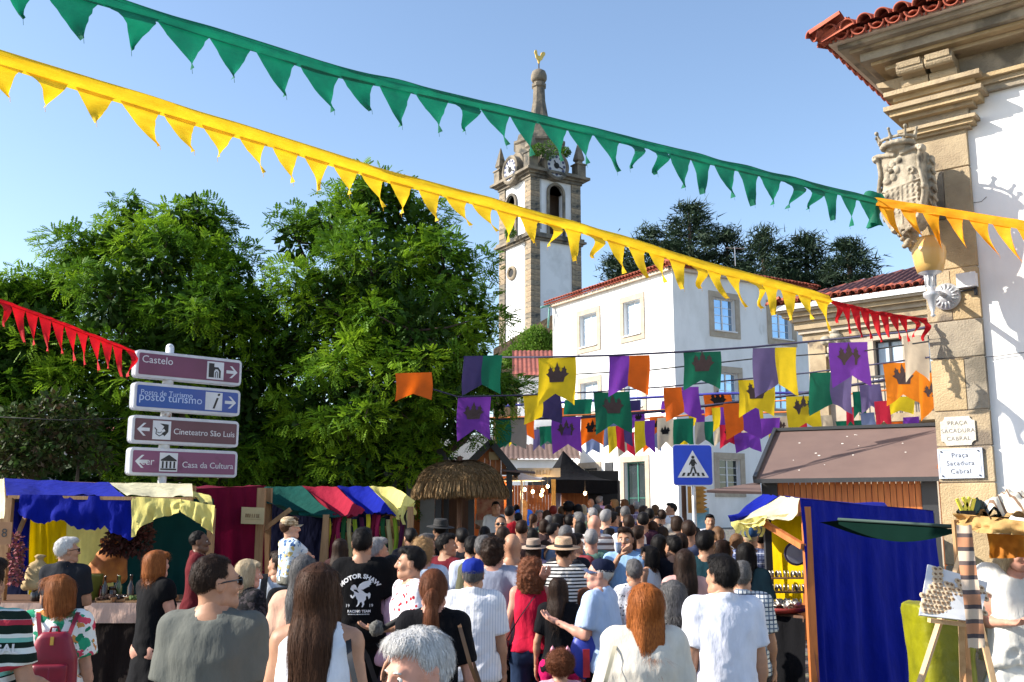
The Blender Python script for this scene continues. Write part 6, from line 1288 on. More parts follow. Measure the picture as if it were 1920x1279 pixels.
for i, (x_, y_, d_) in enumerate(((984, 918, 22.4), (999, 922, 22.4), (1017, 920, 22.4), (1015, 928, 21.5), (1097, 925, 22.5), (958, 920, 22.4), (1027, 912, 22.6))):
 q = P(x_, y_, d_); t = thing('hanging_bulb', ('bulb left of the server', 'second bulb from the left over the counter', 'bulb above the white shirted server', 'lowest bulb by the server', 'lone bulb under the black gazebo', 'bulb beside the thatched parasol', 'white lantern by the gazebo post')[i] + ', glowing warm', 'light bulb', tuple(q), group='warm hanging bulbs')
 k = MB(); k.ball(q, (.035, .035, .045), 10, 8); k.build('glass', M_BULB, t, True); k = MB(); k.tube([q + Vector((0, 0, .04)), q + Vector((0, 0, .3))], .006, 5); k.build('flex', M_BLACK, t)
 pl = D.lights.new('bulb_light', 'POINT'); pl.energy = 6; pl.color = (1, .62, .3); pl.shadow_soft_size = .04; po = D.objects.new('bulb_light', pl); COL.objects.link(po); po.parent = t; po.location = (0, -.08, 0)
# --- black gazebo
gz_ = thing('gazebo_tent', 'black pop-up gazebo with pointed canopy in front of the white house', 'gazebo', tuple(P(1080, 960, 24.5)))
M_BT = cloth('black_canvas', '131316', .0); ap = P(1056, 845, 25)
cn = [P(992, 892, 25.8), P(1038, 899, 23.6), P(1160, 902, 24.4), P(1112, 895, 26.6)]
zb_ = min(c.z for c in cn); cn = [Vector((c.x, c.y, cn[1].z)) for c in cn]
for i in range(4):
 a, b = cn[i], cn[(i + 1) % 4]
 k = MB(); k.grid(lambda u_, v_: ap.lerp(a.lerp(b, u_), v_) - Vector((0, 0, .22 * math.sin(math.pi * v_) * (1 - .25 * math.sin(math.pi * u_)))), 10, 10); k.build('canopy_panel', M_BT, gz_, True)
 k = MB(); k.grid(lambda u_, v_: a.lerp(b, u_) - Vector((0, 0, .32 * v_)) + Vector((.015 * math.sin(u_ * 20), 0, 0)), 12, 3); k.build('valance', M_BT, gz_, True)
 post_(gz_, a, G(a.y), a.z, .03, M_DARK, 'leg')
k = MB(); a, b = P(1052, 915, 26.2), P(1102, 915, 26.2); k.box(((a.x + b.x) / 2, 26.2, G(26) + 1.0), (b.x - a.x, .05, 2.1)); k.build('wooden_screen', M_WOODO, gz_)
k = MB(); a, b = P(1104, 915, 26.3), P(1160, 915, 26.3); k.box(((a.x + b.x) / 2, 26.3, G(26) + 1.2), (b.x - a.x, .05, 2.3)); k.build('black_screen', M_BLACK, gz_)
cloth_quad('side_cloth', cloth('pale_lilac', 'b8b0c4', .2), gz_, Q1(1040, 908, 25.5), Q1(1053, 908, 25.5), Q1(1048, 990, 25.5), Q1(1040, 990, 25.5), 5, 8, 0, .02)
post_(gz_, P(1038, 940, 23.5), G(23.5), cn[1].z, .05, mat('ochre_pole', (.5, .3, .07), .7), 'leg')
cord([(-40, 780, 12.6), (120, 788, 12.7), (236, 784, 12.9)], 'thin dark cable hanging before the far left tree beside the signs', .006)
zg = []; q = P(1299, 912, 22); hh_ = P(1299, 912, 22).z - P(1299, 962, 22).z
for i in range(7): zg += [(.22, -hh_ * i / 7), (.31, -hh_ * (i + .5) / 7)]
k = MB(); k.prism([(-.12, 0)] + zg + [(.22, -hh_), (-.12, -hh_)], Matrix.Translation(q) @ Matrix.Rotation(math.pi / 2, 4, 'X'), .03); zt_b = k.build('arrow_board', mat('tan_plywood', hx('b8843c'), .85, hx('a07030'), 4), None); tag(zt_b, 'tan wooden board with zigzag arrow edge behind the crossing sign pole', 'sign')
for i in range(4): scribble(.2, .035, Matrix.Translation(q + Vector((.06, -.04, -.08 - .14 * i))) @ Matrix.Rotation(math.pi / 2, 4, 'X'), MATS['burnt_letter'], zt_b, 6, i)
k = MB(); k.box(tuple(P(1283, 960, 22.1)), (.09, .09, 2.2)); k.build('support', M_WOODD, zt_b)
k = MB(); k.box(tuple(P(1317, 972, 22.2)), (.3, .02, .45)); tag(k.build('blue_poster', mat('mottled_blue_poster', (.12, .38, .55), .6, (.3, .5, .6), 9), None), 'light blue poster below the zigzag wooden board', 'poster')
# ================================================================== brown kiosk at the right
KD = 14.5; kk = thing('wooden_kiosk', 'wooden kiosk with brown felt roof and orange vertical boards behind the blue stall', 'kiosk', tuple(P(1590, 960, KD)))
uK = Vector((.91, -.41, 0)).normalized(); nK = Vector((-.41, -.91, 0)).normalized(); KA = P(1428, 905, KD); KA0 = Vector((KA.x, KA.y, 0)); Lk = (on_plane(1735, 893, KA0, nK) - on_plane(1436, 903, KA0, nK)).length
zke = P(1428, 903, KD).z; zk0 = G(KD); nb = 24; x_off = .22
for i in range(nb):
 a_, b_ = x_off + (Lk - x_off) * i / nb + .004, x_off + (Lk - x_off) * (i + 1) / nb - .004; k = MB(); k.obox(KA0, uK, nK, a_, b_, -.02, .0, zk0, zke - .02); k.build('board', M_WOODO, kk)
k = MB(); k.obox(KA0, uK, nK, .0, x_off, -.1, .02, zk0, zke); k.build('corner_post', M_DARK, kk)
k = MB(); k.obox(KA0, uK, nK, Lk, Lk + .2, -.1, .02, zk0, zke); k.build('corner_post', M_DARK, kk)
k = MB(); k.obox(KA0, uK, nK, Lk + .22, Lk + .34, -1.5, -.02, zk0, zke + .2); k.build('side_board', M_WOODO, kk)
k = MB(); k.obox(KA0, uK, nK, .1, Lk, -2.6, -.05, zk0, zke - .05); k.build('core', M_DARK, kk)
rg = 1.7; rA = KA0 + nK * .25 - uK * .05; rise = None
rl, rr_ = P(1468, 813, KD + rg), P(1750, 800, KD + rg); zr_ = rl.z + .03
e0, e1 = rA, rA + uK * (Lk + .55); rr0 = rA - nK * (rg + .25) + uK * .0; rr1 = rr0 + uK * (Lk + .55)
k = MB(); k.hexa([(e0.x, e0.y, zke - .03), (e1.x, e1.y, zke - .03), (rr1.x, rr1.y, zr_ - .06), (rr0.x, rr0.y, zr_ - .06), (e0.x, e0.y, zke + .03), (e1.x, e1.y, zke + .03), (rr1.x, rr1.y, zr_), (rr0.x, rr0.y, zr_)]); k.build('roof_sheet', M_ROOF, kk)
k = MB(); k.bar((rr0.x, rr0.y, zr_ + .02), (rr1.x, rr1.y, zr_ + .02), .14, .05); k.build('ridge_cap', M_DARK, kk)
k = MB(); k.bar((e0.x, e0.y, zke + .02), (rr0.x, rr0.y, zr_ + .01), .05, .1); k.build('bargeboard', M_DARK, kk)
k = MB(); k.bar((e0.x, e0.y, zke - .0), (e1.x, e1.y, zke - .0), .03, .06); k.build('gutter_edge', M_DARK, kk)
slope_v = (Vector((rr0.x, rr0.y, zr_)) - Vector((e0.x, e0.y, zke + .03))); ns = slope_v.cross(uK).normalized(); ns = ns if ns.z > 0 else -ns
for i in range(14):
 a_, b_ = rnd.uniform(.15, .95) ** 1.0, rnd.uniform(.1, .95); p = Vector((e0.x, e0.y, zke + .03)) + uK * a_ * Lk + slope_v * b_ + ns * .003; k = MB(); r_ = rnd.uniform(.008, .022); k.lathe([(1e-4, .0), (r_, 0), (r_ * .8, .003), (1e-4, .004)], seg=7, M=frame(uK, slope_v, p) ); k.build('bird_dropping', M_BIRD, kk)
k = MB(); a, b, c, d_ = P(1325, 924, 13.4), P(1428, 927, 13.4), P(1425, 908, 14.6), P(1400, 912, 15.0); k.hexa([tuple(x) for x in (a, b, c, d_)] + [tuple(x + Vector((0, 0, .035))) for x in (a, b, c, d_)]); k.build('side_flap', M_ROOF, kk)
# ================================================================== blue stall at the right
s4 = thing('market_stall', 'jewellery stall with deep blue side curtain and a blue and pale cloth roof', 'market stall', tuple(P(1600, 1279, 9)))
f4 = 8.8; cb0, cb1 = (1506, f4), (1752, 9.6); zH = .12
cA, cB = P(1498, 936, f4), P(1752, 958, 9.7)
cloth_quad('side_curtain', M_SB, s4, cA, cB, (cB.x + .02, cB.y, zH), (cA.x + .12, cA.y, zH), 60, 40, 0, .055, None, 41, 10)
cloth_quad('roof_panel', M_SC, s4, P(1464, 930, 10.3), P(1500, 935, f4), P(1496, 966, f4 - .0), P(1378, 985, 9.6), 18, 12, .05, .03, None, 42)
cloth_quad('roof_panel', M_SB, s4, P(1430, 928, 11.8), P(1464, 930, 10.3), P(1380, 984, 9.6), P(1366, 972, 10.7), 18, 12, .10, .04, None, 43)
cloth_quad('roof_panel', M_SB, s4, P(1464, 930, 10.3), P(1500, 935, f4), cB, P(1640, 945, 11.6), 16, 12, .03, .03, None, 44)
cloth_quad('valance', M_SY, s4, P(1372, 978, 9.62), P(1440, 965, 9.2), P(1440, 980, 9.2), P(1385, 996, 9.6), 18, 4, 0, .06, None, 45)
for i in range(7):
 a = P(1388 + i * 8, 984 - i * 2, 9.5); k = MB(); k.grid(lambda u_, v_: a + Vector((.03 * (u_ - .5) + .02 * math.sin(v_ * 5 + i), .01, -v_ * (.08 + .04 * (i % 3)))), 2, 6); k.build('torn_strip', M_SY, s4, True)
for (x_, y_, d_, w_) in ((1505, 950, f4, .05), (1440, 970, 10.6, .05), (1390, 985, 9.6, .0), (1748, 962, 9.7, .04)):
 if w_: p = P(x_, y_, d_); post_(s4, (p.x + (.04 if x_ == 1505 else 0), p.y + .05), 0, p.z, w_ * .7, M_WOODO if x_ == 1505 else M_DARK)
k = MB(); k.bar(P(1425, 976, 9.5), P(1506, 1025, f4), .05); k.build('brace', M_WOODO, s4)
k = MB(); k.bar(P(1412, 975, 9.7), P(1500, 964, f4 + .05), .03); k.build('beam', M_WOOD, s4)
cloth_quad('back_cloth', M_SY2, s4, P(1442, 965, 10.9), P(1510, 960, 10.4), P(1510, 1130, 10.4), P(1445, 1130, 10.9), 12, 14, 0, .04, None, 46)
q = P(1492, 1038, 10.2); k = MB(); k.lathe([(1e-4, 0), (.12, 0), (.12, .02), (1e-4, .02)], seg=28, M=Matrix.Translation(q) @ Matrix.Rotation(math.pi / 2, 4, 'X')); em = k.build('round_emblem', mat('dark_violet_enamel', (.05, .04, .09), .6), None); tag(em, 'round dark emblem on the yellow back cloth of the jewellery stall', 'emblem')
k = MB(); k.lathe([(.085, 0), (.1, 0), (.1, .008), (.085, .008)], seg=28, M=Matrix.Translation(q + Vector((0, -.02, 0))) @ Matrix.Rotation(math.pi / 2, 4, 'X')); k.box((q.x, q.y - .03, q.z), (.05, .005, .08)); k.build('emblem_print', mat('pale_violet', (.4, .4, .5), .6), em)
k = MB(); a, b = P(1410, 1128, 9.6), P(1505, 1128, 8.9); k.hexa([(a.x - .15, 10.6, 1.05), (a.x, 9.4, 1.05), (b.x, 8.9, 1.05), (b.x + .1, 10.4, 1.05), (a.x - .15, 10.6, 1.1), (a.x, 9.4, 1.1), (b.x, 8.9, 1.1), (b.x + .1, 10.4, 1.1)]); k.build('counter_top', M_WOODD, s4)
cloth_quad('counter_skirt', cloth('black_cloth', '0a0a0e'), s4, (a.x - .02, 9.38, 1.08), (b.x, 8.88, 1.08), (b.x, 8.88, 0), (a.x - .02, 9.38, 0), 26, 14, 0, .06, None, 47)
cloth_quad('counter_skirt', MATS['black_cloth'], s4, (a.x - .16, 10.6, 1.08), (a.x - .02, 9.38, 1.08), (a.x - .02, 9.38, 0), (a.x - .16, 10.6, 0), 16, 14, 0, .06, None, 48)
M_BRAC = mat('silver_bracelet', (.62, .58, .5), .3, (.4, .36, .3), 20, metal=.7); RING = mesh_of(MB().lathe([(.026, -.006), (.032, -.006), (.034, 0), (.032, .006), (.026, .006), (.026, -.006)], seg=12), [M_BRAC], True)
for r_ in range(3):                            # stepped bracelet rack
 z_ = 1.12 + .12 * r_; y_ = 9.6 + .16 * r_; xa = P(1412 + r_ * 9, 1080, y_).x; t = thing('bracelet_rack', ('lowest', 'middle', 'top')[r_] + ' wooden shelf of silver bracelets on the jewellery stall', 'display shelf', (xa + .2, y_, z_)); k = MB(); k.box((xa + .22, y_, z_), (.46, .12, .015)); k.build('shelf', M_WOOD, t)
 for i in range(12): inst('bracelet', RING, t, (xa + .03 + i * .037, y_ + rnd.uniform(-.02, .02), z_ + .04), Matrix.Rotation(math.pi / 2 + rnd.uniform(-.3, .3), 3, 'Y') @ Matrix.Rotation(rnd.uniform(-.3, .3), 3, 'X'))
t = thing('bracelet_tray', 'round red tray heaped with silver bracelets on the jewellery stall', 'tray', tuple(P(1465, 1118, 9.2))); q = P(1462, 1120, 9.25); k = MB(); k.lathe([(.2, 0), (.25, .05), (.26, .05), (.24, .01), (1e-4, .01)], (q.x, 9.25, 1.105), 24); k.build('tray_bowl', mat('red_lacquer', (.3, .04, .03), .4), t, True)
for i in range(70): inst('bracelet', RING, t, (q.x + rnd.uniform(-.17, .17), 9.25 + rnd.uniform(-.17, .17), 1.14 + rnd.uniform(0, .05)), Matrix.Rotation(rnd.uniform(-1, 1), 3, 'X') @ Matrix.Rotation(rnd.uniform(-1, 1), 3, 'Y'), rnd.uniform(.8, 1.2))
k = MB(); aa, bb = P(1572, 976, 8.0), P(1796, 990, 7.2)
def aw(u_, v_): p = aa.lerp(bb, u_); return p + Vector((0, v_ * .5, -.10 * math.sin(math.pi * u_ ** 1.2) * v_ - .02 * v_))
k.grid(aw, 20, 6); k.grid(lambda u_, v_: aa.lerp(bb, u_) + Vector((0, 0, -.01 - v_ * (.02 + .10 * math.sin(math.pi * u_) * (u_ < 1)))), 20, 3); gA = k.build('green_awning', mat('dark_green_canvas', (.003, .016, .012), .9, (.002, .012, .009), 3, spec=.05), None, True); tag(gA, 'narrow dark green canvas awning stretched in front of the blue curtain', 'awning')
k = MB(); k.tube([aa + Vector((0, 0, .01)), bb + Vector((0, 0, .01))], .012, 8); k.build('awning_rod', mat('grey_green_rod', (.03, .06, .05), .7), gA, True)
# ================================================================== paper canopy, easel, bin, at the right edge
pc = thing('market_stall', 'small stall with kraft paper canopy and folded blankets on top, cut by the right edge', 'market stall', tuple(P(1870, 1279, 6.6)))
cloth_quad('paper_valance', M_SACK, pc, P(1788, 962, 6.4), P(1990, 985, 5.9), P(1990, 1040, 5.9), P(1792, 986, 6.4), 40, 10, 0, .06, lambda u: .85 + .15 * math.sin(u * 9), 51, 10)
cloth_quad('paper_roof', M_SACK, pc, P(1800, 960, 7.4), P(1990, 975, 7.0), P(1990, 985, 5.9), P(1788, 962, 6.4), 30, 8, 0, .05, None, 52, 10)
cloth_quad('orange_valance', mat('amber_cloth', hx('c8822a'), .85, hx('a86418'), 5, .3, 20, trans=.3), pc, P(1850, 1000, 6.62), P(1950, 1005, 6.55), P(1945, 1044, 6.55), P(1858, 1048, 6.62), 20, 8, 0, .04, None, 53, 8)
for x_, d_ in ((1792, 6.45), (1960, 6.1)): p = P(x_, 975, d_); post_(pc, p, 0, p.z, .02, M_WOOD)
bl = cloth_quad('folded_blanket', pattern('striped_blanket', 'vstripes', ['c8c0b0', '7a6250'], 4), None, P(1835, 944, 6.9), P(1990, 940, 6.6), P(1990, 965, 6.2), P(1822, 960, 6.5), 30, 10, -.12, .06, None, 54, 8); tag(bl, 'grey and brown striped blanket folded on the paper canopy', 'blanket')
bl = cloth_quad('folded_blanket', cloth('black_green_wool', '10201e'), None, P(1800, 955, 6.95), P(1900, 952, 6.9), P(1890, 972, 6.35), P(1792, 968, 6.4), 24, 8, -.07, .05, None, 55, 8); tag(bl, 'black wool blanket bunched at the corner of the paper canopy', 'blanket')
for i, (x_, a_) in enumerate(((1806, .35), (1820, -.3))):
 q = P(x_, 962, 6.4); t = thing('spring_clamp', ('left', 'right')[i] + ' black and yellow spring clamp gripping the paper canopy corner', 'clamp', tuple(q), group='spring clamps on the canopy'); k = MB(); k.bar(q, q + Vector((a_ * .14, 0, .1)), .018); k.build('handle', mat('yellow_grip', (.7, .6, .05), .5), t); k = MB(); k.bar(q, q + Vector((-a_ * .1, 0, .09)), .018); k.build('handle', MATS['yellow_grip'], t); k = MB(); k.box(q, (.05, .03, .03)); k.build('jaw', M_BLACK, t)
E0 = P(1784, 1100, 6.2); ea = thing('easel', 'light pine painter easel standing in front of the sandy wall', 'easel', (E0.x, 6.2, 0))
ez = lambda y: P(1784, y, 6.2).z
for a, b in (((1806, 1030, 6.42), (1722, 1290, 6.2)), ((1808, 1040, 6.42), (1864, 1285, 6.2)), ((1802, 1160, 6.2), (1806, 1300, 6.55))):
 pa, pb = P(*a), P(*b); dv = (pb - pa); pb = pa + dv * ((pa.z) / (pa.z - pb.z)); k = MB(); k.bar(pa, pb, .035, .022); k.build('leg', M_PINE, ea)
k = MB(); k.bar(P(1742, 1163, 6.15), P(1816, 1172, 6.15), .05, .025); k.build('tray', M_PINE, ea)
bd_ = thing('disc_board', 'white display board covered with small branded wooden discs, resting on the easel', 'display board', tuple(P(1785, 1160, 6.12)))
cr_ = [P(1740, 1058, 6.3), P(1852, 1092, 6.3), P(1838, 1166, 6.08), P(1724, 1153, 6.08)]
k = MB(); nn = (cr_[1] - cr_[0]).cross(cr_[3] - cr_[0]).normalized(); nn = nn if nn.y < 0 else -nn; k.hexa([tuple(x - nn * .01) for x in (cr_[3], cr_[2], cr_[1], cr_[0])] + [tuple(x) for x in (cr_[3], cr_[2], cr_[1], cr_[0])]); k.build('panel', M_FRAME, bd_)
DISC = mesh_of(MB().lathe([(1e-4, 0), (.019, 0), (.021, .004), (.019, .008), (1e-4, .008)], seg=14), [mat('sliced_birch', (.66, .52, .36), .8, (.5, .36, .22), 60)], True)
CORE = mesh_of(MB().lathe([(.006, .0), (.009, 0), (.009, .001), (.006, .001)], seg=8), [mat('burnt_mark', (.25, .14, .07), .9)])
Md = frame(cr_[1] - cr_[0], nn.cross(cr_[1] - cr_[0]) , (0, 0, 0)).to_3x3(); nnx = Md @ Vector((0, 0, 1)); Md = Md if nnx.dot(nn) > 0 else Md @ Matrix.Rotation(math.pi, 3, 'X')
dots = [(1757 + dx, 1068 + dy * 9.5) for dy in range(0, 4) for dx in ((-4, 5) if dy else (-4, 5))]
for r_ in range(8):
 for c_ in range(15):
  x_ = 1730 + c_ * 8.2 + (r_ % 2) * 4 + rnd.uniform(-1, 1); y_ = 1082 + r_ * 9 + rnd.uniform(-1, 1) + (x_ - 1730) * .12
  if x_ < 1732 + max(0, (1120 - y_) * .4) and r_ < 4: continue
  if c_ > 9 and rnd.random() < .55: continue
  if c_ > 5 and r_ > 4 and rnd.random() < .55: continue
  if r_ < 2 and rnd.random() < .4: continue
  dots.append((x_, y_))
for x_, y_ in dots:
 p = on_plane(x_, y_, cr_[0] + nn * .001, nn); o = inst('wooden_disc', DISC, bd_, tuple(p), Md, rnd.uniform(.92, 1.08)); c = inst('brand_mark', CORE, o, (0, 0, 0)); c.parent = o; c.location = (0, 0, .0085); c.rotation_euler = (0, 0, 0); c.scale = (1, 1, 1)
k = MB(); sa, sb_, sc_ = P(1808, 985, 6.25), P(1822, 1120, 5.95), P(1830, 1215, 5.9)
def scf(u_, v_):
 c = sa.lerp(sb_, v_ / .6) if v_ < .6 else sb_.lerp(sc_, (v_ - .6) / .4); return c + Vector(((u_ - .5) * .10, .012 * math.sin(u_ * 7 + v_ * 5), .004 * math.sin(u_ * 9)))
k.grid(scf, 6, 40)
def scarfmat():
 m, t, b = newmat('striped_woollen_scarf'); N = t.nodes; L = t.links; tc = N.new('ShaderNodeTexCoord'); sp = N.new('ShaderNodeSeparateXYZ'); L.new(tc.outputs['Object'], sp.inputs[0])
 mm = N.new('ShaderNodeMath'); mm.operation = 'MULTIPLY'; mm.inputs[1].default_value = 6.2; L.new(sp.outputs[2], mm.inputs[0]); fr2 = N.new('ShaderNodeMath'); fr2.operation = 'FRACT'; L.new(mm.outputs[0], fr2.inputs[0])
 cr = N.new('ShaderNodeValToRGB'); cr.color_ramp.interpolation = 'CONSTANT'; L.new(fr2.outputs[0], cr.inputs[0]); e = cr.color_ramp.elements; e[0].color = (*hx('c8b098'), 1); e[1].position = .35; e[1].color = (*hx('4a4040'), 1)
 x = e.new(.5); x.color = (*hx('b07a58'), 1); x = e.new(.85); x.color = (*hx('5a4c48'), 1); L.new(cr.outputs[0], b.inputs['Base Color']); b.inputs['Roughness'].default_value = .95; return m
tag(k.build('striped_scarf', scarfmat(), None, True), 'long striped woollen scarf in cream, rust and charcoal hanging over the easel', 'scarf')
q = P(1742, 1140, 7.2); S_ = SDF((-.5, -.5, 0), (.5, .5, 1.45), .03); S_.loft([0, .3, 1.0, 1.3, 1.36], [.17, .175, .18, .205, .2], [.19, .2, .2, .22, .2], k=.02, e=9); V, Q = S_.mesh(); N_ = vnormals(V, Q); V = V + N_ * (vnoise(V * [16, 16, 2], 6) * .009 - np.abs(vnoise(V * [24, 24, 9], 8)) * .008)[:, None]
V[:, 2] *= (P(1750, 1130, 7.2).z) / 1.36; V += np.array((P(1757, 1140, 7.2).x, 7.2, 0)); tag(finish('wrapped_bin', V, Q, [mat('yellow_green_plastic', hx('8a8808'), .45, hx('6c6c04'), 3, .4, 14, dist=.02)], None, True), 'tall bin wrapped in creased yellow green plastic behind the easel', 'bin')
# ================================================================== people
SK = {n_: mat('skin_' + n_, c, .5, tuple(x * .82 for x in c), 14, .15, 90, dist=.002, spec=.3) for n_, c in dict(light=(.56, .31, .21), tan=(.45, .235, .145), olive=(.38, .20, .12), dark=(.15, .075, .045), pink=(.58, .29, .21), brown=(.22, .115, .07)).items()}
def hairmat(name, c, c2, sc=5):
 m = mat('hair_' + name, c, .55, c2, 40, .45, 90, stretch=(5, 5, .4), dist=.004, det=6, spec=.14); return m
HM = dict(black=hairmat('black', (.012, .010, .010), (.006, .005, .005)), dark=hairmat('dark_brown', (.035, .018, .011), (.015, .009, .007)), brown=hairmat('brown', (.075, .032, .016), (.035, .016, .009)), copper=hairmat('copper', (.34, .115, .03), (.17, .05, .015)),
  ginger=hairmat('ginger', (.42, .13, .028), (.2, .055, .014)), auburn=hairmat('auburn', (.19, .065, .028), (.09, .03, .014)), grey=hairmat('grey', (.34, .33, .33), (.15, .145, .15)), white=hairmat('white', (.66, .65, .64), (.42, .41, .40)),
  salt=hairmat('salt_and_pepper', (.17, .165, .165), (.045, .043, .045)), blond=hairmat('dark_blond', (.36, .22, .10), (.19, .11, .05)), fair=hairmat('ash_blond', (.52, .42, .28), (.3, .22, .13)), red=hairmat('dyed_red', (.25, .03, .02), (.12, .015, .01)), lightbrown=hairmat('light_brown', (.16, .085, .04), (.08, .04, .02)))
M_EYEW = mat('eye_white', (.7, .68, .65), .25); M_IRIS = mat('dark_iris', (.03, .02, .015), .2); M_LIP = mat('lip', (.42, .14, .12), .5); M_SUNG = mat('dark_sunglass', (.008, .008, .01), .12, spec=.8); M_SHOE = mat('worn_shoe', (.08, .07, .065), .7); M_SHOEW = mat('pale_shoe', (.5, .48, .45), .7)
_hc = {}
def head_mesh(sex, lod):
 key = (sex, lod)
 if key in _hc: return _hc[key]
 h = {0: .0062, 1: .0095, 2: .014}[lod]; s = SDF((-.11, -.13, -.1), (.11, .15, .285), h); m = sex == 'm'
 s.ell((0, -.012, .165), (.076, .098, .093), .01); s.ell((0, .028, .112), (.062 if m else .058, .072, .082), .03); s.cap((-.018, .078, .045), (.018, .078, .045), .024 if m else .02, k=.035)
 s.cap((-.052, .01, .06), (-.02, .065, .043), .026, k=.03); s.cap((.052, .01, .06), (.02, .065, .043), .026, k=.03)
 s.cap((0, -.022, -.08), (0, -.012, .09), .062 if m else .052, .056 if m else .048, k=.03)
 s.cap((-.035, .086, .162), (.035, .086, .162), .013, k=.018)
 for sx in (-1, 1):
  s.ell((sx * .032, .112, .143), (.02, .022, .014), .014, '-'); s.ell((sx * .045, .072, .112), (.02, .02, .022), .02)
  s.ell((sx * .079, -.004, .132), (.011, .024, .033), .006); s.ell((sx * .088, .002, .134), (.006, .012, .018), .004, '-'); s.ell((sx * .082, -.014, .15), (.007, .014, .014), .005)
 s.cap((0, .098, .155), (0, .119, .115), .0095, .0155, k=.012); s.ell((-.013, .106, .11), (.009, .01, .008), .008); s.ell((.013, .106, .11), (.009, .01, .008), .008)
 s.ell((0, .098, .084), (.026, .012, .0065), .007); s.ell((0, .096, .074), (.022, .012, .0075), .006); s.put(lambda X, Y, Z: np.maximum(np.abs(Z - .0795) - .0014, np.abs(X) - .026) + 0 * Y, (-.03, .09, .07), (.03, .12, .09), .004, '-', .01)
 V, Q = s.mesh(); _hc[key] = (V, Q); return _hc[key]
def hand_mesh():
 if 'hand' in _hc: return _hc['hand']
 s = SDF((-.07, -.06, -.22), (.07, .07, .03), .0088)
 s.cap((0, 0, .02), (0, 0, -.03), .025, .024, k=.02, fl=(1.15, .8, 1)); s.loft([-.1, -.06, -.02], [.039, .04, .03], [.015, .017, .018], k=.02)
 for i, (x_, l1, l2) in enumerate(((-.029, .034, .038), (-.010, .04, .042), (.010, .037, .04), (.028, .03, .032))):
  a = (x_, 0, -.095); b = (x_ * 1.1, .012, -.095 - l1); c = (x_ * 1.1, .034, -.095 - l1 - l2 * .8); s.cap(a, b, .0095, .0088, k=.006); s.cap(b, c, .0088, .0072, k=.004)
 s.cap((-.03, .006, -.03), (-.052, .02, -.065), .013, .011, k=.012); s.cap((-.052, .02, -.065), (-.05, .036, -.095), .011, .008, k=.005)
 _hc['hand'] = s.mesh(); return _hc['hand']
def rotmat(z, x=0, y=0): return np.array(Matrix.Rotation(z, 3, 'Z') @ Matrix.Rotation(x, 3, 'X') @ Matrix.Rotation(y, 3, 'Y'))
ARM = dict(hang=((.235, -.015, 1.13), (.25, .06, .89)), hang2=((.225, .02, 1.13), (.225, .15, .92)), back=((.25, -.07, 1.14), (.2, -.10, .92)), fold=((.225, .05, 1.15), (.03, .24, 1.14)), hold=((.235, .02, 1.15), (.14, .27, 1.17)),
  phone=((.215, .08, 1.17), (.10, .25, 1.36)), drink=((.23, .10, 1.19), (.05, .21, 1.47)), strap=((.27, -.02, 1.17), (.15, .09, 1.40)), fist=((.24, .03, 1.15), (.20, .29, 1.24)), reach=((.30, .20, 1.28), (.34, .43, 1.30)), hug=((.37, -.12, 1.31), (.46, -.30, 1.42)),
  hip=((.33, -.04, 1.17), (.20, .06, 1.02)), link=((.27, -.02, 1.15), (.34, .20, 1.08)), head=((.20, .26, 1.36), (.10, .30, 1.55)), up=((.30, .12, 1.52), (.24, .2, 1.72)))
def pose_arms(pose):
 l, r = (pose if isinstance(pose, tuple) else (pose, pose)); out = []
 for sx, p in ((-1, l), (1, r)): e, w_ = ARM[p]; out.append((sx, np.array((sx * (e[0] - .022), e[1], e[2])), np.array((sx * (w_[0] - .022), w_[1], w_[2]))))
 return out
def torso(s, sex, g, z0=.86, z1=1.46, k=.02, wide=1.0, belly=0):
 if sex == 'm': zs = [.84, .93, 1.05, 1.18, 1.32, 1.42, 1.47]; rx = [.162, .164, .15, .156, .168, .146, .085]; ry = [.11, .112, .108 + belly, .115 + belly * .8, .122, .092, .06]
 elif sex == 'f': zs = [.84, .93, 1.05, 1.18, 1.30, 1.41, 1.46]; rx = [.168, .166, .132, .137, .146, .128, .07]; ry = [.118, .116, .096 + belly, .105 + belly * .5, .125, .085, .052]
 else: zs = [.84, .93, 1.05, 1.18, 1.32, 1.42, 1.47]; rx = [.15, .15, .145, .15, .16, .14, .09]; ry = [.11, .112, .112, .112, .11, .09, .06]
 zz_ = np.linspace(z0, z1, 14); RX = np.interp(zz_, zs, rx) * wide + g; RY = np.interp(zz_, zs, ry) * (1 + (wide - 1) * .7) + g; cy = np.interp(zz_, [.84, .95, 1.1, 1.3, 1.46], [-.01, -.015, .0, .005, -.012])
 s.loft(zz_, RX, RY, cy=list(cy), k=k, e=2.35)
def shoulder_x(sex, wide): return (.153 if sex == 'm' else .134 if sex == 'f' else .15) * wide
_bc = {}
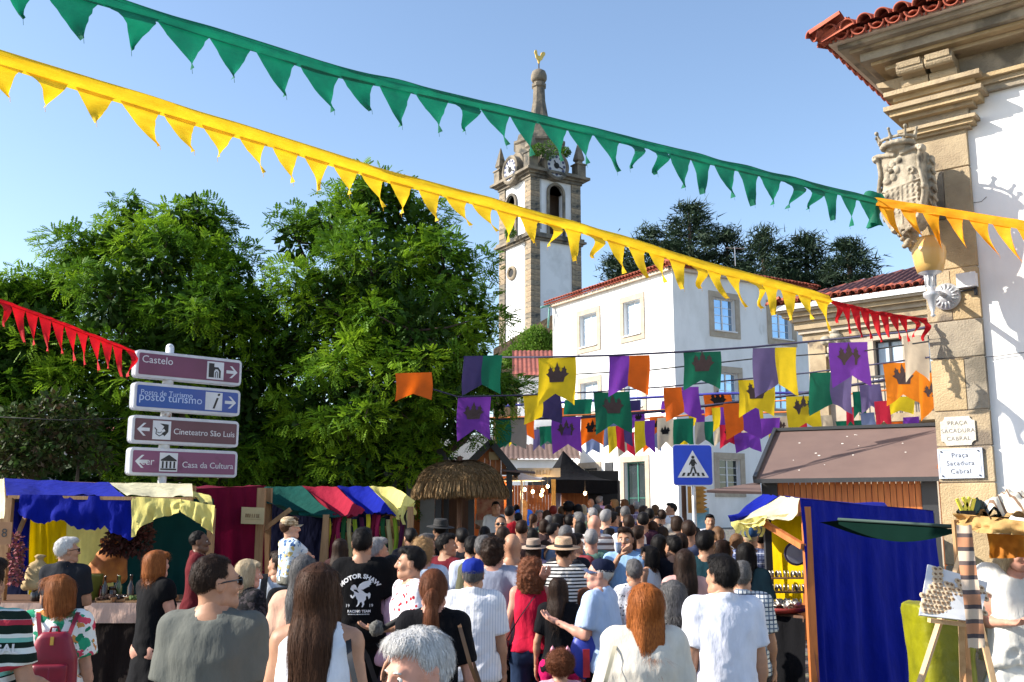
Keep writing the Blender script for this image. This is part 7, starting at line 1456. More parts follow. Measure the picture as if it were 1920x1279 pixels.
def body_mesh(sex, pose, lod, hy, hp, wide, legs, step):
 key = (sex, pose, lod, round(hy, 1), round(hp, 1), round(wide, 2), legs, step)
 if key in _bc: return _bc[key]
 h = {0: .02, 1: .025, 2: .038}[lod]; s = SDF((-.72, -.42, 0.0), (.72, .55, 1.8), h); sx_ = shoulder_x(sex, wide); m = sex == 'm'
 torso(s, sex, -.004, .88, 1.47, wide=wide)
 s.cap((0, -.018, 1.40), (0, -.018, 1.53), .056 if m else .046, .056 if m else .046, k=.04)
 for a in (-1, 1): s.cap((a * .03, -.015, 1.475), (a * sx_, -.01, 1.43), .05, .045, k=.04)
 for sx, e, w_ in pose_arms(pose):
  sh_ = np.array((sx * sx_, -.005, 1.42)); ra = (.05, .04, .038, .027) if m else (.043, .035, .033, .023); s.ell(sh_, (.056, .052, .056) if m else (.047, .045, .05), k=.04)
  s.cap(sh_, e, ra[0], ra[1], k=.03); s.cap(e, w_, ra[2] * 1.04, ra[3], k=.015); mid = e + (w_ - e) * .28; s.ell(mid, ra[2] * 1.13, k=.03)
 for sx in (-1, 1):
  st = step * sx; hp_ = (sx * .088, -.005, .9); kn = (sx * .095, .03 + st * .16, .49); an = (sx * .10, -.03 + st * .24, .085)
  s.cap(hp_, kn, .09 if not m else .085, .056, k=.04); s.cap(kn, an, .055, .037, k=.03); s.ell((kn[0], (kn[1] + an[1]) / 2 - .02, .34), (.048, .05, .1), k=.03); s.ell((sx * .08, -.06, .9), (.085, .08, .09), k=.04); s.cap(an, (an[0], an[1] + .12, .035), .035, .03, k=.02)
 V, Q = s.mesh(); HV, HQ = head_mesh(sex, lod); Rh = rotmat(hy, hp); HV2 = (HV * (.945 if m else .915)) @ Rh.T + [0, -.005, 1.487]; parts = [(V, Q), (HV2, HQ)]
 if lod < 2:
  hv, hq = hand_mesh()
  for sx, e, w_ in pose_arms(pose):
   d_ = (w_ - e) / np.linalg.norm(w_ - e); zax = Vector(-d_); fx = Vector((0, 1, 0)) - zax * zax.y; fx = fx.normalized() if fx.length > .15 else (Vector((0, 0, 1)) - zax * zax.z).normalized()
   inw = Vector((-sx, 0, 0)) - zax * (-sx * zax.x); yv = (inw if abs(d_[2]) > .6 else Vector((0, .3, 1)) - zax * (Vector((0, .3, 1)).dot(zax))).normalized(); xv = yv.cross(zax).normalized(); Rm = np.array(Matrix((xv, yv, zax)).transposed()); hv2 = (hv * (1 if m else .9)) * np.array([1, 1, 1])
   parts.append((hv2 @ Rm.T + (w_ + d_ * .0), hq))
 r_ = join(*parts); _bc[key] = r_; return r_
def wrinkle(V, Q, seed, amp, pull=None):
 N_ = vnormals(V, Q); p = V.copy(); q = np.stack([p[:, 0] * 5 + p[:, 2] * 2.2 * np.sign(p[:, 0] + 1e-6), p[:, 1] * 5, p[:, 2] * 2.6], 1); a = vnoise(q + seed, seed)
 b = vnoise(np.stack([p[:, 0] * 13 + p[:, 2] * 5, p[:, 1] * 13, p[:, 2] * 6], 1) + vnoise(p * 4, 3)[:, None] * 1.5, seed + 1); c_ = 1 - np.abs(vnoise(np.stack([p[:, 0] * 9 - p[:, 2] * 7 * np.sign(p[:, 0]), p[:, 1] * 9, p[:, 2] * 9], 1) + a[:, None] * .8, seed + 2)) * 2
 low = np.clip((1.35 - p[:, 2]) * 2.2, .35, 1.3); return V + N_ * ((a * .9 + b * .55 + c_ * .5) * amp * low)[:, None]
_tc = {}
def top_mesh(kind, sex, pose, lod, wide, seed, belly=0, hem=None, loose=0):
 key = (kind, sex, pose, lod, round(wide, 2), seed, belly, hem, loose)
 if key in _tc: return _tc[key]
 h = {0: .014, 1: .021, 2: .031}[lod]; g = .013 + loose; z0 = hem or {'tee': .87, 'tank': .92, 'long': .86, 'shirt': .86, 'dress': .5, 'polo': .86}[kind]; s = SDF((-.7, -.42, min(z0, .5) - .05), (.7, .55, 1.6), h); sx_ = shoulder_x(sex, wide)
 if kind == 'dress':
  s.loft([z0, .7, .9, 1.0], [.24 + loose, .22 + loose, .19, .15], [.19 + loose, .16 + loose, .13, .12], k=.03); torso(s, sex, g * .8, .9, 1.45, wide=wide, k=.03, belly=belly)
 else:
  torso(s, sex, g, max(z0 - .02, .84) if z0 > .84 else z0, 1.46, wide=wide, belly=belly)
  for a in (-1, 1): s.ell((a * .08, -.06, .9), (.105, .098, .11), k=.05)
 for a in (-1, 1): s.cap((a * .04, -.015, 1.468), (a * (sx_ - (.03 if kind == 'tank' else 0)), -.01, 1.425), .058, .052 + g * .3, k=.04)
 if sex == 'f':
  for a in (-1, 1): s.ell((a * .07, .095, 1.26), (.062, .05, .06), .03)
 for sx, e, w_ in pose_arms(pose):
  sh_ = np.array((sx * sx_, -.005, 1.42)); bl = .012 + loose * .6
  if kind in ('tank',): continue
  s.ell(sh_, (.064 + bl * .5,) * 3, k=.04); ln = {'tee': .74, 'polo': .72, 'shirt': .82, 'dress': .35, 'long': 1.0}[kind]; ee = sh_ + (e - sh_) * ln; s.cap(sh_, ee, .057 + bl, .054 + bl * 1.2, k=.03)
  d_ = (e - sh_) / np.linalg.norm(e - sh_)
  if kind == 'long': we = e + (w_ - e) * .93; s.cap(e, we, .05 + bl, .036 + bl * .6, k=.02)
  else:                                   # clean sleeve opening
   def fn(X, Y, Z, d_=d_, ee=ee, sh_=sh_, sx=sx): return np.maximum(-((X - ee[0]) * d_[0] + (Y - ee[1]) * d_[1] + (Z - ee[2]) * d_[2]), sx_ * 1.04 - sx * X)
   s.put(fn, ee - .12, ee + .12, .004, '-', .0)
 if sex == 'f' and kind in ('tank', 'dress'): s.ell((0, .08, 1.50), (.075, .10, .08), .01, '-'); s.ell((0, -.1, 1.52), (.075, .10, .07), .01, '-')
 if kind in ('polo', 'shirt'): s.cap((0, -.03, 1.43), (0, -.028, 1.478), .072, .068, k=.03)
 s.cap((0, -.016, 1.487 if kind in ('polo', 'shirt') else 1.46), (0, -.012, 1.62), .063 if sex == 'm' else .056, .07, k=.006, op='-')
 if kind in ('polo', 'shirt'):
  for i in range(22):
   a, b = (i / 22 * 2 * math.pi + math.pi / 2, (i + 1) / 22 * 2 * math.pi + math.pi / 2)
   if i in (0, 21): continue
   f = lambda t: (.066 * math.cos(t), -.012 + .066 * math.sin(t) * 1.05, 1.488 - .03 * math.sin(t)); p, q = f(a), f(b); s.cap(p, q, .014, k=.008); s.cap((p[0] * 1.12, p[1] * 1.12, p[2] - .02), (q[0] * 1.12, q[1] * 1.12, q[2] - .02), .011, k=.01)
 s.F = np.maximum(s.F, (z0 - s.ax[2]).reshape(1, 1, -1) + s.F * 0); V, Q = s.mesh(); V = wrinkle(V, Q, seed, {0: .016, 1: .015, 2: .01}[lod] * (1 + loose * 12)); _tc[key] = (V, Q); return _tc[key]
def bottom_mesh(kind, sex, lod, step, seed, wide=1.0):
 key = (kind, sex, lod, step, seed)
 if key in _tc: return _tc[key]
 h = {0: .022, 1: .027, 2: .036}[lod]; s = SDF((-.4, -.45, 0), (.4, .45, 1.1), h); m = sex == 'm'
 torso(s, sex, .006, .84, 1.0, wide=wide, k=.03); end = {'trousers': .09, 'jeans': .08, 'shorts': .50, 'skirt': .5, 'leggings': .1}[kind]; lo = .0 if kind == 'leggings' else .012
 for sx in (-1, 1):
  st = step * sx; hp_ = np.array((sx * .088, -.005, .9)); kn = np.array((sx * .097, .03 + st * .16, .49)); an = np.array((sx * .10, -.03 + st * .24, .085)); s.cap(hp_, kn, .095, .068 + lo, k=.05); s.ell((sx * .08, -.06, .9), (.092, .085, .1), k=.05)
  if end < .4: s.cap(kn, an, .066 + lo, .058 + lo if kind != 'leggings' else .042, k=.03)
  elif kind == 'shorts': s.cap(hp_ + (kn - hp_) * .4, kn, .092, .088, k=.03)
 if kind == 'skirt': s.loft([.45, .7, .92], [.21, .2, .17], [.17, .15, .12], k=.03)
 s.F = np.maximum(s.F, (end - s.ax[2]).reshape(1, 1, -1) + s.F * 0); V, Q = s.mesh(); V = wrinkle(V, Q, seed, .006); _tc[key] = (V, Q); return _tc[key]
def hair_mesh(style, lod, seed, ln=.3):
 key = ('h', style, lod, seed, ln)
 if key in _tc: return _tc[key]
 h = {0: .0085, 1: .011, 2: .016}[lod]; s = SDF((-.2, -.24, -.1 - max(ln, .1)), (.2, .17, .32), h)
 up = -.001 if style in ('buzz', 'fringe') else .0035
 s.ell((0, -.017, .168), (.082 + up, .104 + up, .099 + up * 1.6), .01)
 def face(t=.052, low=.16): s.put(lambda X, Y, Z: -np.minimum(Y - (t + (Z - low) * .55), .235 - Z) + 0 * X if False else np.maximum((t + (Z - low) * -.10) - Y, Z - .232 + np.abs(X) * .25), (-.13, .02, -.4), (.13, .17, .24), .012, '-', .03)
 if style in ('short', 'buzz', 'fringe'):
  face(.035); s.put(lambda X, Y, Z: np.maximum(Z - (.078 + np.clip(Y + .065, 0, .2) * 1.05), -1) + 0 * X, (-.2, -.24, -.1), (.2, .17, .2), .008, '-', .02)
  if style == 'short': s.ell((.01, .05, .243), (.06, .045, .026), .03)
  if style == 'fringe': s.put(lambda X, Y, Z: .178 - Z + 0 * X + 0 * Y, (-.2, -.24, .17), (.2, .17, .32), .004, '-', .0)
 elif style in ('bob', 'curlybob'):
  s.loft([.015, .06, .12, .19, .225], ([.086, .102, .102, .092, .07] if style == 'bob' else [.05, .078, .09, .088, .07]), ([.085, .102, .108, .1, .08] if style == 'bob' else [.05, .08, .098, .098, .08]), cy=[-.03, -.028, -.02, -.015, -.015], k=.03, e=2.2); face(.04); s.cap((-.06, .06, .225), (.06, .06, .225), .022, k=.03)
 elif style in ('long', 'wavy'):
  s.loft([-ln, -ln * .6, -.05, .05, .12, .19, .23], [.06, .085, .095, .095, .094, .088, .065], [.022, .034, .05, .08, .1, .1, .08], cy=[-.115, -.12, -.098, -.045, -.02, -.015, -.015], k=.03, e=2.2); face(.04)
  for sx in (-1, 1): s.cap((sx * .08, .0, .12), (sx * .088, .01, -.02), .024, .018, k=.03); s.cap((sx * .088, .01, -.02), (sx * .09, .03, -ln * .55), .02, .012, k=.03)
  if ln > .25:
   for i in range(5): s.cap(((i - 2) * .03, -.12, -ln + .06), ((i - 2) * .034, -.125, -ln - .02 + .02 * (i % 2)), .024, .008, k=.01)
 elif style == 'pony':
  face(.035); s.put(lambda X, Y, Z: Z - (.06 + np.clip(Y + .06, 0, .2) * .9) + 0 * X, (-.2, -.24, -.1), (.2, .17, .2), .008, '-', .02)
  s.cap((0, -.1, .16), (0, -.135, .13), .026, .024, k=.01); s.cap((0, -.135, .13), (0, -.15, .02), .032, .036, k=.015); s.cap((0, -.15, .02), (.01, -.145, -ln), .036, .010, k=.02)
 elif style == 'bun': face(.035); s.put(lambda X, Y, Z: Z - (.06 + np.clip(Y + .06, 0, .2) * .9) + 0 * X, (-.2, -.24, -.1), (.2, .17, .2), .008, '-', .02); s.ell((0, -.11, .22), .045, .01)
 elif style == 'afro': s.ell((0, -.03, .19), (.13, .135, .125), .02); face(.03, .14); s.put(lambda X, Y, Z: Z - .07 + 0 * X + 0 * Y, (-.2, -.24, -.1), (.2, .17, .1), .008, '-', .02)
 elif style == 'curly': s.loft([-.06, .0, .08, .16, .23, .26], [.10, .13, .135, .125, .1, .07], [.07, .1, .125, .125, .1, .07], cy=[-.06, -.04, -.03, -.02, -.02, -.02], k=.03); face(.045)
 V, Q = s.mesh(); N_ = vnormals(V, Q)
 if style in ('curly', 'afro', 'curlybob'): V = V + N_ * (np.abs(vnoise(V * 34, seed)) * .022 + vnoise(V * 70, seed + 1) * .006 - .006)[:, None]
 elif style == 'wavy': V = V + N_ * (vnoise(np.stack([V[:, 0] * 60 + np.sin(V[:, 2] * 45) * 1.2, V[:, 1] * 60, V[:, 2] * 9], 1), seed) * .008)[:, None]
 elif style in ('long', 'pony', 'bob', 'bun'): V = V + N_ * (vnoise(V * [55, 55, 5], seed) * .003 + vnoise(V * [20, 20, 3], seed + 2) * .005)[:, None]
 else: V = V + N_ * (vnoise(V * 45, seed) * .0045 + vnoise(V * 95, seed + 1) * .002)[:, None]
 _tc[key] = (V, Q); return _tc[key]
def strands(V, Q, style, n, seed, ln):
 """thin hair ribbons laid along the hair surface"""
 rs = np.random.RandomState(seed); N_ = vnormals(V, Q); pk = rs.randint(0, len(V), n); p = V[pk]; nn = N_[pk]; curly = style in ('curly', 'afro', 'curlybob')
 if curly: t = rs.normal(size=(n, 3)); L_ = .045
 elif style in ('short', 'buzz', 'fringe'): c_ = np.array([0, -.03, .27]); t = p - c_ + rs.normal(size=(n, 3)) * .03; t[:, 2] -= .03; L_ = .032 if style != 'buzz' else .012
 else:
  t = np.tile(np.array([0, -.15, -1.0]), (n, 1)) + rs.normal(size=(n, 3)) * .07; hi = p[:, 2] > .2; t[hi] = (p[hi] - np.array([0, .02, .3])) * 6; L_ = .11
 t = t - nn * (t * nn).sum(1)[:, None]; t /= np.linalg.norm(t, axis=1)[:, None] + 1e-9; sd_ = np.cross(t, nn); w_ = (.0008 + .0006 * rs.rand(n))[:, None]; Ls = (L_ * (.6 + .8 * rs.rand(n)))[:, None]; Ls[p[:, 2] > .1] *= .5 if L_ > .1 else 1; K_ = 3; rows = []
 ph = rs.rand(n)[:, None] * 6
 for k_ in range(K_ + 1):
  f = k_ / K_; lift = .0015 + (.010 if curly else .004 if L_ < .1 else .0045) * math.sin(f * 2.2) * (1 if not curly else 1.6); q = p + t * Ls * f + nn * lift - np.array([0, 0, 1.0]) * Ls * f * f * (.35 if L_ > .1 else .08) - nn * Ls * f * f * .14 + (sd_ * np.sin(ph + f * (9 if curly else 2.5)) * (.010 if curly else .0035 * (L_ / .1))); rows.append((q - sd_ * w_ * (1 - f * .8), q + sd_ * w_ * (1 - f * .8)))
 Vs = np.stack([x for r_ in rows for x in r_], 1); M_ = 2 * (K_ + 1); Qs = np.array([[2 * k_, 2 * k_ + 1, 2 * k_ + 3, 2 * k_ + 2] for k_ in range(K_)]); Qa = (np.arange(n)[:, None, None] * M_ + Qs[None]).reshape(-1, 4); return Vs.reshape(-1, 3), Qa
_mc = {}
def shared(name, VQ, mats, parent, key=None, mi=None):
 key = (id(VQ[0]), name)
 if key in _mc: o = D.objects.new(name, _mc[key]); COL.objects.link(o); o.parent = parent
 else: o = finish(name, VQ[0], VQ[1], [mats], parent, True, True, mi); _mc[key] = o.data; _mc[('keep', id(VQ[0]))] = VQ
 if o.data.materials[0] != mats: o.material_slots[0].link = 'OBJECT'; o.material_slots[0].material = mats
 return o
PG = 'people in the market crowd'
def person(x, y, d, label, sex='m', yaw=0, hy=0, hp=0, skin='tan', hair=('short', 'dark', .3), top=('tee', 'white', '888888'), bot=('trousers', '22242c'), pose='hang', wide=1.0, belly=0, hat=None, glasses=False, H=None, step=.5, loose=.0, x_body=0, kid=False, lie=0, base=None):
 hy = round(hy / 25) * 25; wide = round((1 + (wide - 1) * .55) / .05) * .05
 if d >= 8.99 and not kid and base is None:
  Ht = (1.74 if sex == 'm' else 1.645) + ((int(x) * 7) % 11 - 5) * .012 + (.03 if hat or hair[0] == 'afro' else 0); d = min(24.3, max(8.2, (2.378 - Ht) / (.042 - (960 - y) / F)))
 zt_ = P(x, y, d).z; g_ = G(d) if base is None else base; hh = zt_ - g_ + 0.0; Hn = 1.745 if hair[0] not in ('bald',) else 1.73
 if hat: Hn = 1.765
 if hair[0] == 'afro': Hn = 1.80
 if not kid and not (1.45 < hh < 1.98): print('HEIGHT', round(hh, 2), label)
 s_ = hh / Hn; lod = 0 if d < 7.5 else 1 if d < 11.2 else 2
 t = thing('person', label, 'person', (P(x, y, d).x, d, g_), R(yaw), PG, s_); hy_, hp_ = R(hy), R(hp)
 shared('body', body_mesh(sex, pose, lod, hy_, hp_, wide, bot[0], step), SK[skin], t)
 tm = top[1] if not isinstance(top[1], str) else cloth('cloth_' + top[1], top[1])
 tp = shared('dress' if top[0] == 'dress' else {'tee': 't_shirt', 'tank': 'sleeveless_top', 'long': 'jacket', 'shirt': 'shirt', 'polo': 'polo_shirt'}[top[0]], top_mesh(top[0], sex, pose, lod, wide, int(x) % (97 if lod < 2 else 5), belly, top[3] if len(top) > 3 else None, loose), tm, t)
 bm = bot[1] if not isinstance(bot[1], str) else cloth('cloth_' + bot[1], bot[1])
 if top[0] != 'dress' or True: shared({'jeans': 'jeans', 'shorts': 'shorts', 'skirt': 'skirt'}.get(bot[0], 'trousers'), bottom_mesh(bot[0], sex, lod, step, 3, 1.0), bm, t) if top[0] != 'dress' else None
 fs = .945 if sex == 'm' else .915; Mh = Matrix.Translation((0, -.005, 1.487)) @ Matrix.Rotation(hy_, 4, 'Z') @ Matrix.Rotation(hp_, 4, 'X'); hs = .955 if sex == 'm' else .925
 hd = None
 if hair[0] != 'bald':
  VQ = hair_mesh(hair[0], lod, {0: int(x) % 7, 1: int(x) % 3, 2: 1}[lod], hair[2]); hd = shared('hair', VQ, HM[hair[1]], t); hd.location = Mh.translation; hd.rotation_euler = Mh.to_euler(); hd.scale = (hs,) * 3
  if lod < 2 and d < 11:
   n_ = (5200 if lod == 0 else 1300) if d < 11 else 0 if hair[0] != 'buzz' else 1500; key = ('s', id(VQ[0]))
   if key not in _tc: _tc[key] = strands(VQ[0], VQ[1], hair[0], n_, 3, hair[2])
   so = shared('hair_strands', _tc[key], HM[hair[1]], t); so.location = hd.location; so.rotation_euler = hd.rotation_euler; so.scale = hd.scale; so['kind'] = 'stuff'
 def hpart(name, mb, m, smooth=True): o = mb.build(name, m, t, smooth, local=True); o.location = Mh.translation; o.rotation_euler = Mh.to_euler(); o.scale = (fs,) * 3; return o
 Mh = Mh @ Matrix.Scale(fs, 4)
 fy = (yaw + hy) % 360
 if 35 < fy < 325 and d < 14:                # a face is turned to the picture
  for sx in (-1, 1):
   k = MB(); k.ball((sx * .032, .084, .143), .0125, 12, 8); e_ = hpart('eye', k, M_EYEW); k = MB(); k.ball((sx * .032, .0905, .143), .0072, 8, 6); hpart('iris', k, M_IRIS)
   k = MB(); k.tube([(sx * .016, .0985, .165), (sx * .034, .1, .17), (sx * .05, .09, .165)], .0032, 5); hpart('eyebrow', k, HM[hair[1]] if hair[0] != 'bald' else M_DARK)
  k = MB(); k.ball((0, .1015, .0845), (.022, .008, .0055), 10, 6); k.ball((0, .0995, .074), (.019, .008, .006), 10, 6); hpart('lips', k, M_LIP)
 if glasses:
  k = MB()
  for sx in (-1, 1): k.ball((sx * .034, .106, .145), (.028, .006, .021), 14, 8); k.tube([(sx * .06, .1, .152), (sx * .082, .05, .15), (sx * .087, -.02, .14)], .0035, 5)
  k.tube([(-.012, .112, .15), (.012, .112, .15)], .003, 5); hpart('sunglasses', k, M_SUNG)
 if hat:
  hk, hm = hat; k = MB(); Mt = Matrix.Rotation(R(6), 4, 'X')
  if hk in ('fedora', 'straw'):
   k.lathe([(.095, .175), (.185, .178), (.19, .182), (.185, .187), (.1, .192), (.1, .20), (.094, .27), (.085, .292), (.045, .285), (1e-4, .283)], (0, -.012, 0), 32, Mt, .98, 1.1); ho = hpart('hat', k, hm); k = MB(); k.lathe([(.102, .19), (.104, .192), (.102, .222), (.098, .222)], (0, -.012, 0), 32, Mt, .98, 1.1); b_ = hpart('hat_band', k, M_BLACK)
  elif hk == 'cap':
   k.lathe([(.09, .165), (.093, .19), (.088, .235), (.065, .262), (.03, .272), (1e-4, .274)], (0, -.012, 0), 28, Mt, .97, 1.13); k.ball((0, -.012, .276), .008, 8, 6)
   ho = hpart('cap', k, hm[0] if isinstance(hm, tuple) else hm); k = MB(); k.grid(lambda u_, v_: Mt @ Vector(((u_ - .5) * .16 * (1 - .25 * v_ ** 3), .075 + v_ * .085 - .10 * (u_ - .5) ** 2 * 2, .178 - v_ * .012 - .05 * (u_ - .5) ** 2 * 2)), 12, 6); k.grid(lambda u_, v_: Mt @ Vector(((.5 - u_) * .16 * (1 - .25 * v_ ** 3), .075 + v_ * .085 - .10 * (u_ - .5) ** 2 * 2, .173 - v_ * .012 - .05 * (u_ - .5) ** 2 * 2)), 12, 6); hpart('cap_peak', k, hm[1] if isinstance(hm, tuple) else hm)
 for sx in (-1, 1):
  if 'shoe' not in _mc: S_ = SDF((-.07, -.1, -.01), (.07, .2, .11), .012); S_.loft([0, .02, .05, .09], [.045, .046, .04, .036], [.125, .13, .10, .05], cy=[.045, .045, .03, -.02], k=.01); _mc['shoe'] = S_.mesh()
  o = shared('shoe', _mc['shoe'], M_SHOE if int(x) % 3 else M_SHOEW, t); o.location = (sx * .10, -.03 + step * sx * .24, 0)
 t['_s'] = s_; del t['_s']
 return t, tp, Mh
def surf_project(o_top, pts, off=.004):
 """points (x,z) pressed on the back of a garment, local coordinates"""
 me = o_top.data; bv = BVHTree.FromPolygons([v.co for v in me.vertices], [tuple(p.vertices) for p in me.polygons]); out = []
 for x_, z_ in pts: h_ = bv.ray_cast(Vector((x_, -.6, z_)), Vector((0, 1, 0)), 1.2); out.append(h_[0] + Vector((0, -off, 0)) if h_[0] is not None else Vector((x_, -.14, z_)))
 return out
def on_person(t, name, mb, m, label, cat, smooth=True):
 """bag or other worn thing: built in the wearer's frame, kept as a thing of its own"""
 M = np.array(pmat(t)); v = np.array(mb.v) @ M[:3, :3].T + M[:3, 3]; o = finish(name, v, mb.f, [m], None, smooth); return tag(o, label, cat)
def shoulder_bag(t, side, m, label, z=.98, size=(.10, .26, .22), cross=False, cat='bag', bag=True, w_=.022, z_sh=1.49):
 k = MB(); sx = side; sh_x = sx * .13 if not cross else -sx * .12; hipx = sx * (.27 if not cross else .22)
 pts_b = [(sh_x, -.02, z_sh), (sh_x + (hipx - sh_x) * .3, -.13, 1.38), (sh_x + (hipx - sh_x) * .65, -.155, 1.22), (hipx, -.10, z + size[2])]; pts_f = [(sh_x, -.02, z_sh), (sh_x + (hipx - sh_x) * .3, .13, 1.36), (sh_x + (hipx - sh_x) * .65, .17, 1.2), (hipx, .06, z + size[2])]
 rt = thing('shoulder_bag', label, cat, tuple(pmat(t) @ Vector((hipx, 0, z))))
 M = pmat(t)
 def put(nm, mb, sm=True): v = np.array(mb.v) @ np.array(M)[:3, :3].T + np.array(M)[:3, 3]; return finish(nm, v, mb.f, [m], rt, sm)
 for pp in (pts_b, pts_f):
  k = MB(); n_ = 14
  def cv(u_):
   q = u_ * (len(pp) - 1); i = min(int(q), len(pp) - 2); return Vector(pp[i]).lerp(Vector(pp[i + 1]), q - i)
  k.grid(lambda u_, v_: cv(u_) + Vector(((v_ - .5) * w_, 0, (v_ - .5) * .004)), n_, 2); put('strap', k)
 if bag: k = MB(); S_ = SDF((-.2, -.25, -.02), (.2, .25, .4), .018); S_.loft([0, .03, size[2] * .8, size[2]], [size[0] * .55, size[0] * .6, size[0] * .4, size[0] * .25], [size[1] * .5, size[1] * .52, size[1] * .5, size[1] * .46], k=.02, e=3.5); V, Q = S_.mesh(); k.v = (V + [hipx, -.02, z]).tolist(); k.f = [tuple(q) for q in Q.tolist()]; put('bag_body', k)
 return rt
exec_people = True
pt = pattern
# ---------------------------------------------------------------- foreground
T = {}
T['polo'] = person(-22, 1046, 5.1, 'man at the left edge in a striped polo shirt with his head outside the picture', 'm', 0, 0, 0, 'tan', ('short', 'dark', .3), ('polo', pt('stripe_polo', 'stripes3', ['16261f', 'd8dcd8', '6fb0a4', 'a83040'], 1.3)), ('trousers', '1c1c20'), ('hang', 'link'), 1.05, .03)
T['floral'] = person(112, 1074, 6.3, 'woman with copper hair in a tropical flower blouse carrying a crimson backpack', 'f', 12, 55, 0, 'light', ('bob', 'copper', .3), ('tee', pt('tropical_print', 'floral', ['e4e6e0', '1f7a58', 'd04a60', '2f9a72', 'c88a4a', 'e8e8e2'], 1.3), 0, .72), ('trousers', '1a1a1c'), ('link', 'hang'), 1.28, .05, loose=.02)
T['charcoal'] = person(128, 1007, 9.0, 'grey haired man in a charcoal polo and sunglasses looking at the blue stall', 'm', 0, -55, 0, 'tan', ('short', 'white', .3), ('polo', '24262c'), ('trousers', '2a2a30'), 'fold', 1.08, .05, glasses=True)
T['blackdress'] = person(297, 1029, 8.4, 'woman with a copper bob in a black short sleeved dress', 'f', -35, -12, 0, 'pink', ('bob', 'copper', .3), ('dress', '0c0c10', 0, .45), ('trousers', '0c0c10'), 'fold', 1.12, .03)
T['vendor'] = person(376, 994, 9.9, 'smiling stall keeper in a brick red polo facing right', 'm', -80, -8, 0, 'dark', ('buzz', 'black', .3), ('polo', '5e1c22'), ('trousers', '1c1c20'), ('hold', 'fold'), 1.05)
T['grey'] = person(408, 1037, 4.6, 'man in a plain grey t-shirt and sunglasses, closest man at the left, seen from behind', 'm', -4, -42, 0, 'tan', ('buzz', 'dark', .3), ('tee', cloth('washed_grey_cotton', '62645f')), ('jeans', '262c3c'), 'hang', 1.12, glasses=True, loose=.008)
T['lace'] = person(466, 1046, 8.0, 'ash blond woman in a dark flowered blouse looking right', 'f', -40, -35, -6, 'pink', ('bob', 'fair', .3), ('tee', pt('dark_lace', 'floral', ['101014', '1c1c22', '3a3438', '24242a'], .8)), ('trousers', '121216'), 'hold', 1.05)
T['dad'] = person(524, 1033, 8.9, 'man in a pale grey t-shirt carrying a small child on his shoulders', 'm', 10, 58, 0, 'tan', ('short', 'dark', .3), ('tee', 'a9b2c0'), ('jeans', '5a7694'), 'hang', 1.0)
T['peach'] = person(572, 1038, 6.7, 'woman with long grey streaked hair in a pale peach top, half hidden by the brunette', 'f', -5, 0, 0, 'light', ('long', 'salt', .28), ('tee', 'c9a28c'), ('trousers', '2c2c34'), 'hang', 1.05, loose=.015)
T['brunette'] = person(600, 1052, 4.3, 'woman with very long brown hair in a white sleeveless top, foreground', 'f', -6, 0, 0, 'tan', ('long', 'brown', .40), ('tank', cloth('white_cotton_rib', 'e2e4ec')), ('jeans', '2a3450'), ('hang', 'hang'), 1.10)
T['motor'] = person(680, 989, 8.6, 'tall man in a black t-shirt printed MOTOR SHAW with a winged horse', 'm', 4, 8, 0, 'tan', ('short', 'black', .3), ('tee', cloth('black_cotton', '0b0b0e')), ('trousers', '0d0d10'), ('hang', 'hang2'), .98, loose=.02)
T['pinkgrey'] = person(708, 1008, 9.6, 'grey haired man in a pink shirt behind the motor t-shirt man', 'm', -30, -30, 0, 'tan', ('short', 'grey', .3), ('shirt', 'd88aa0'), ('trousers', '2c2c34'), 'hold', 1.0)
T['hotpink'] = person(738, 1038, 8.7, 'woman with dark hair in a soft pink shirt', 'f', -20, -20, 0, 'tan', ('long', 'black', .18), ('tee', 'dcb0c4', 0, .8), ('trousers', '3a3440'), 'hold', 1.0, loose=.02)
T['star'] = person(770, 1024, 7.6, 'dark haired man in profile wearing a red and white star patterned top with a scarf', 'm', 118, -28, 0, 'tan', ('short', 'black', .3), ('tee', pt('star_print', 'dots', ['e6e0e4', 'b01828', 'c02030', 'b01828'], 1.15)), ('trousers', '2a2a24'), ('hold', 'hang'), 1.0)
T['curlyblue'] = person(793, 1007, 9.0, 'man with curly fair hair in a light blue t-shirt', 'm', 0, 0, 0, 'pink', ('curlybob', 'blond', .1), ('tee', 'b8c8dc'), ('jeans', '2a3450'), 'hang', 1.0)
T['ponytail'] = person(814, 1063, 5.75, 'woman with a long auburn ponytail in a black t-shirt with a tan bag strap', 'f', 0, 12, 4, 'pink', ('pony', 'auburn', .24), ('tee', cloth('black_jersey', '0d0d12')), ('trousers', '15151a'), ('hold', 'hang'), 1.08)
T['oldman'] = person(800, 1176, 3.0, 'white haired old man at the bottom centre, only his head and collar in view', 'm', 150, -35, -12, 'pink', ('short', 'white', .3), ('shirt', 'b8c4d8'), ('trousers', '2a2a30'), 'hang', 1.05)
T['maroonT'] = person(838, 1000, 10.2, 'bearded man in a maroon t-shirt left of the blue cap', 'm', -40, -40, 0, 'olive', ('short', 'black', .3), ('tee', '5a1420'), ('trousers', '1c1c20'), 'hang', 1.05)
T['darkhat'] = person(824, 972, 13, 'person in black with a wide dark hat under the thatched parasol', 'm', 30, 10, 0, 'brown', ('short', 'black', .3), ('long', '0e0e12'), ('trousers', '0e0e12'), 'hang', 1.0, hat=('fedora', M_BLACK))
T['whiteneck'] = person(885, 1005, 9.6, 'dark haired man in a white t-shirt left of the bluecapped man', 'm', 5, 0, 0, 'tan', ('short', 'black', .3), ('tee', 'c8d2e4'), ('jeans', '2a3450'), 'hang', 1.0)
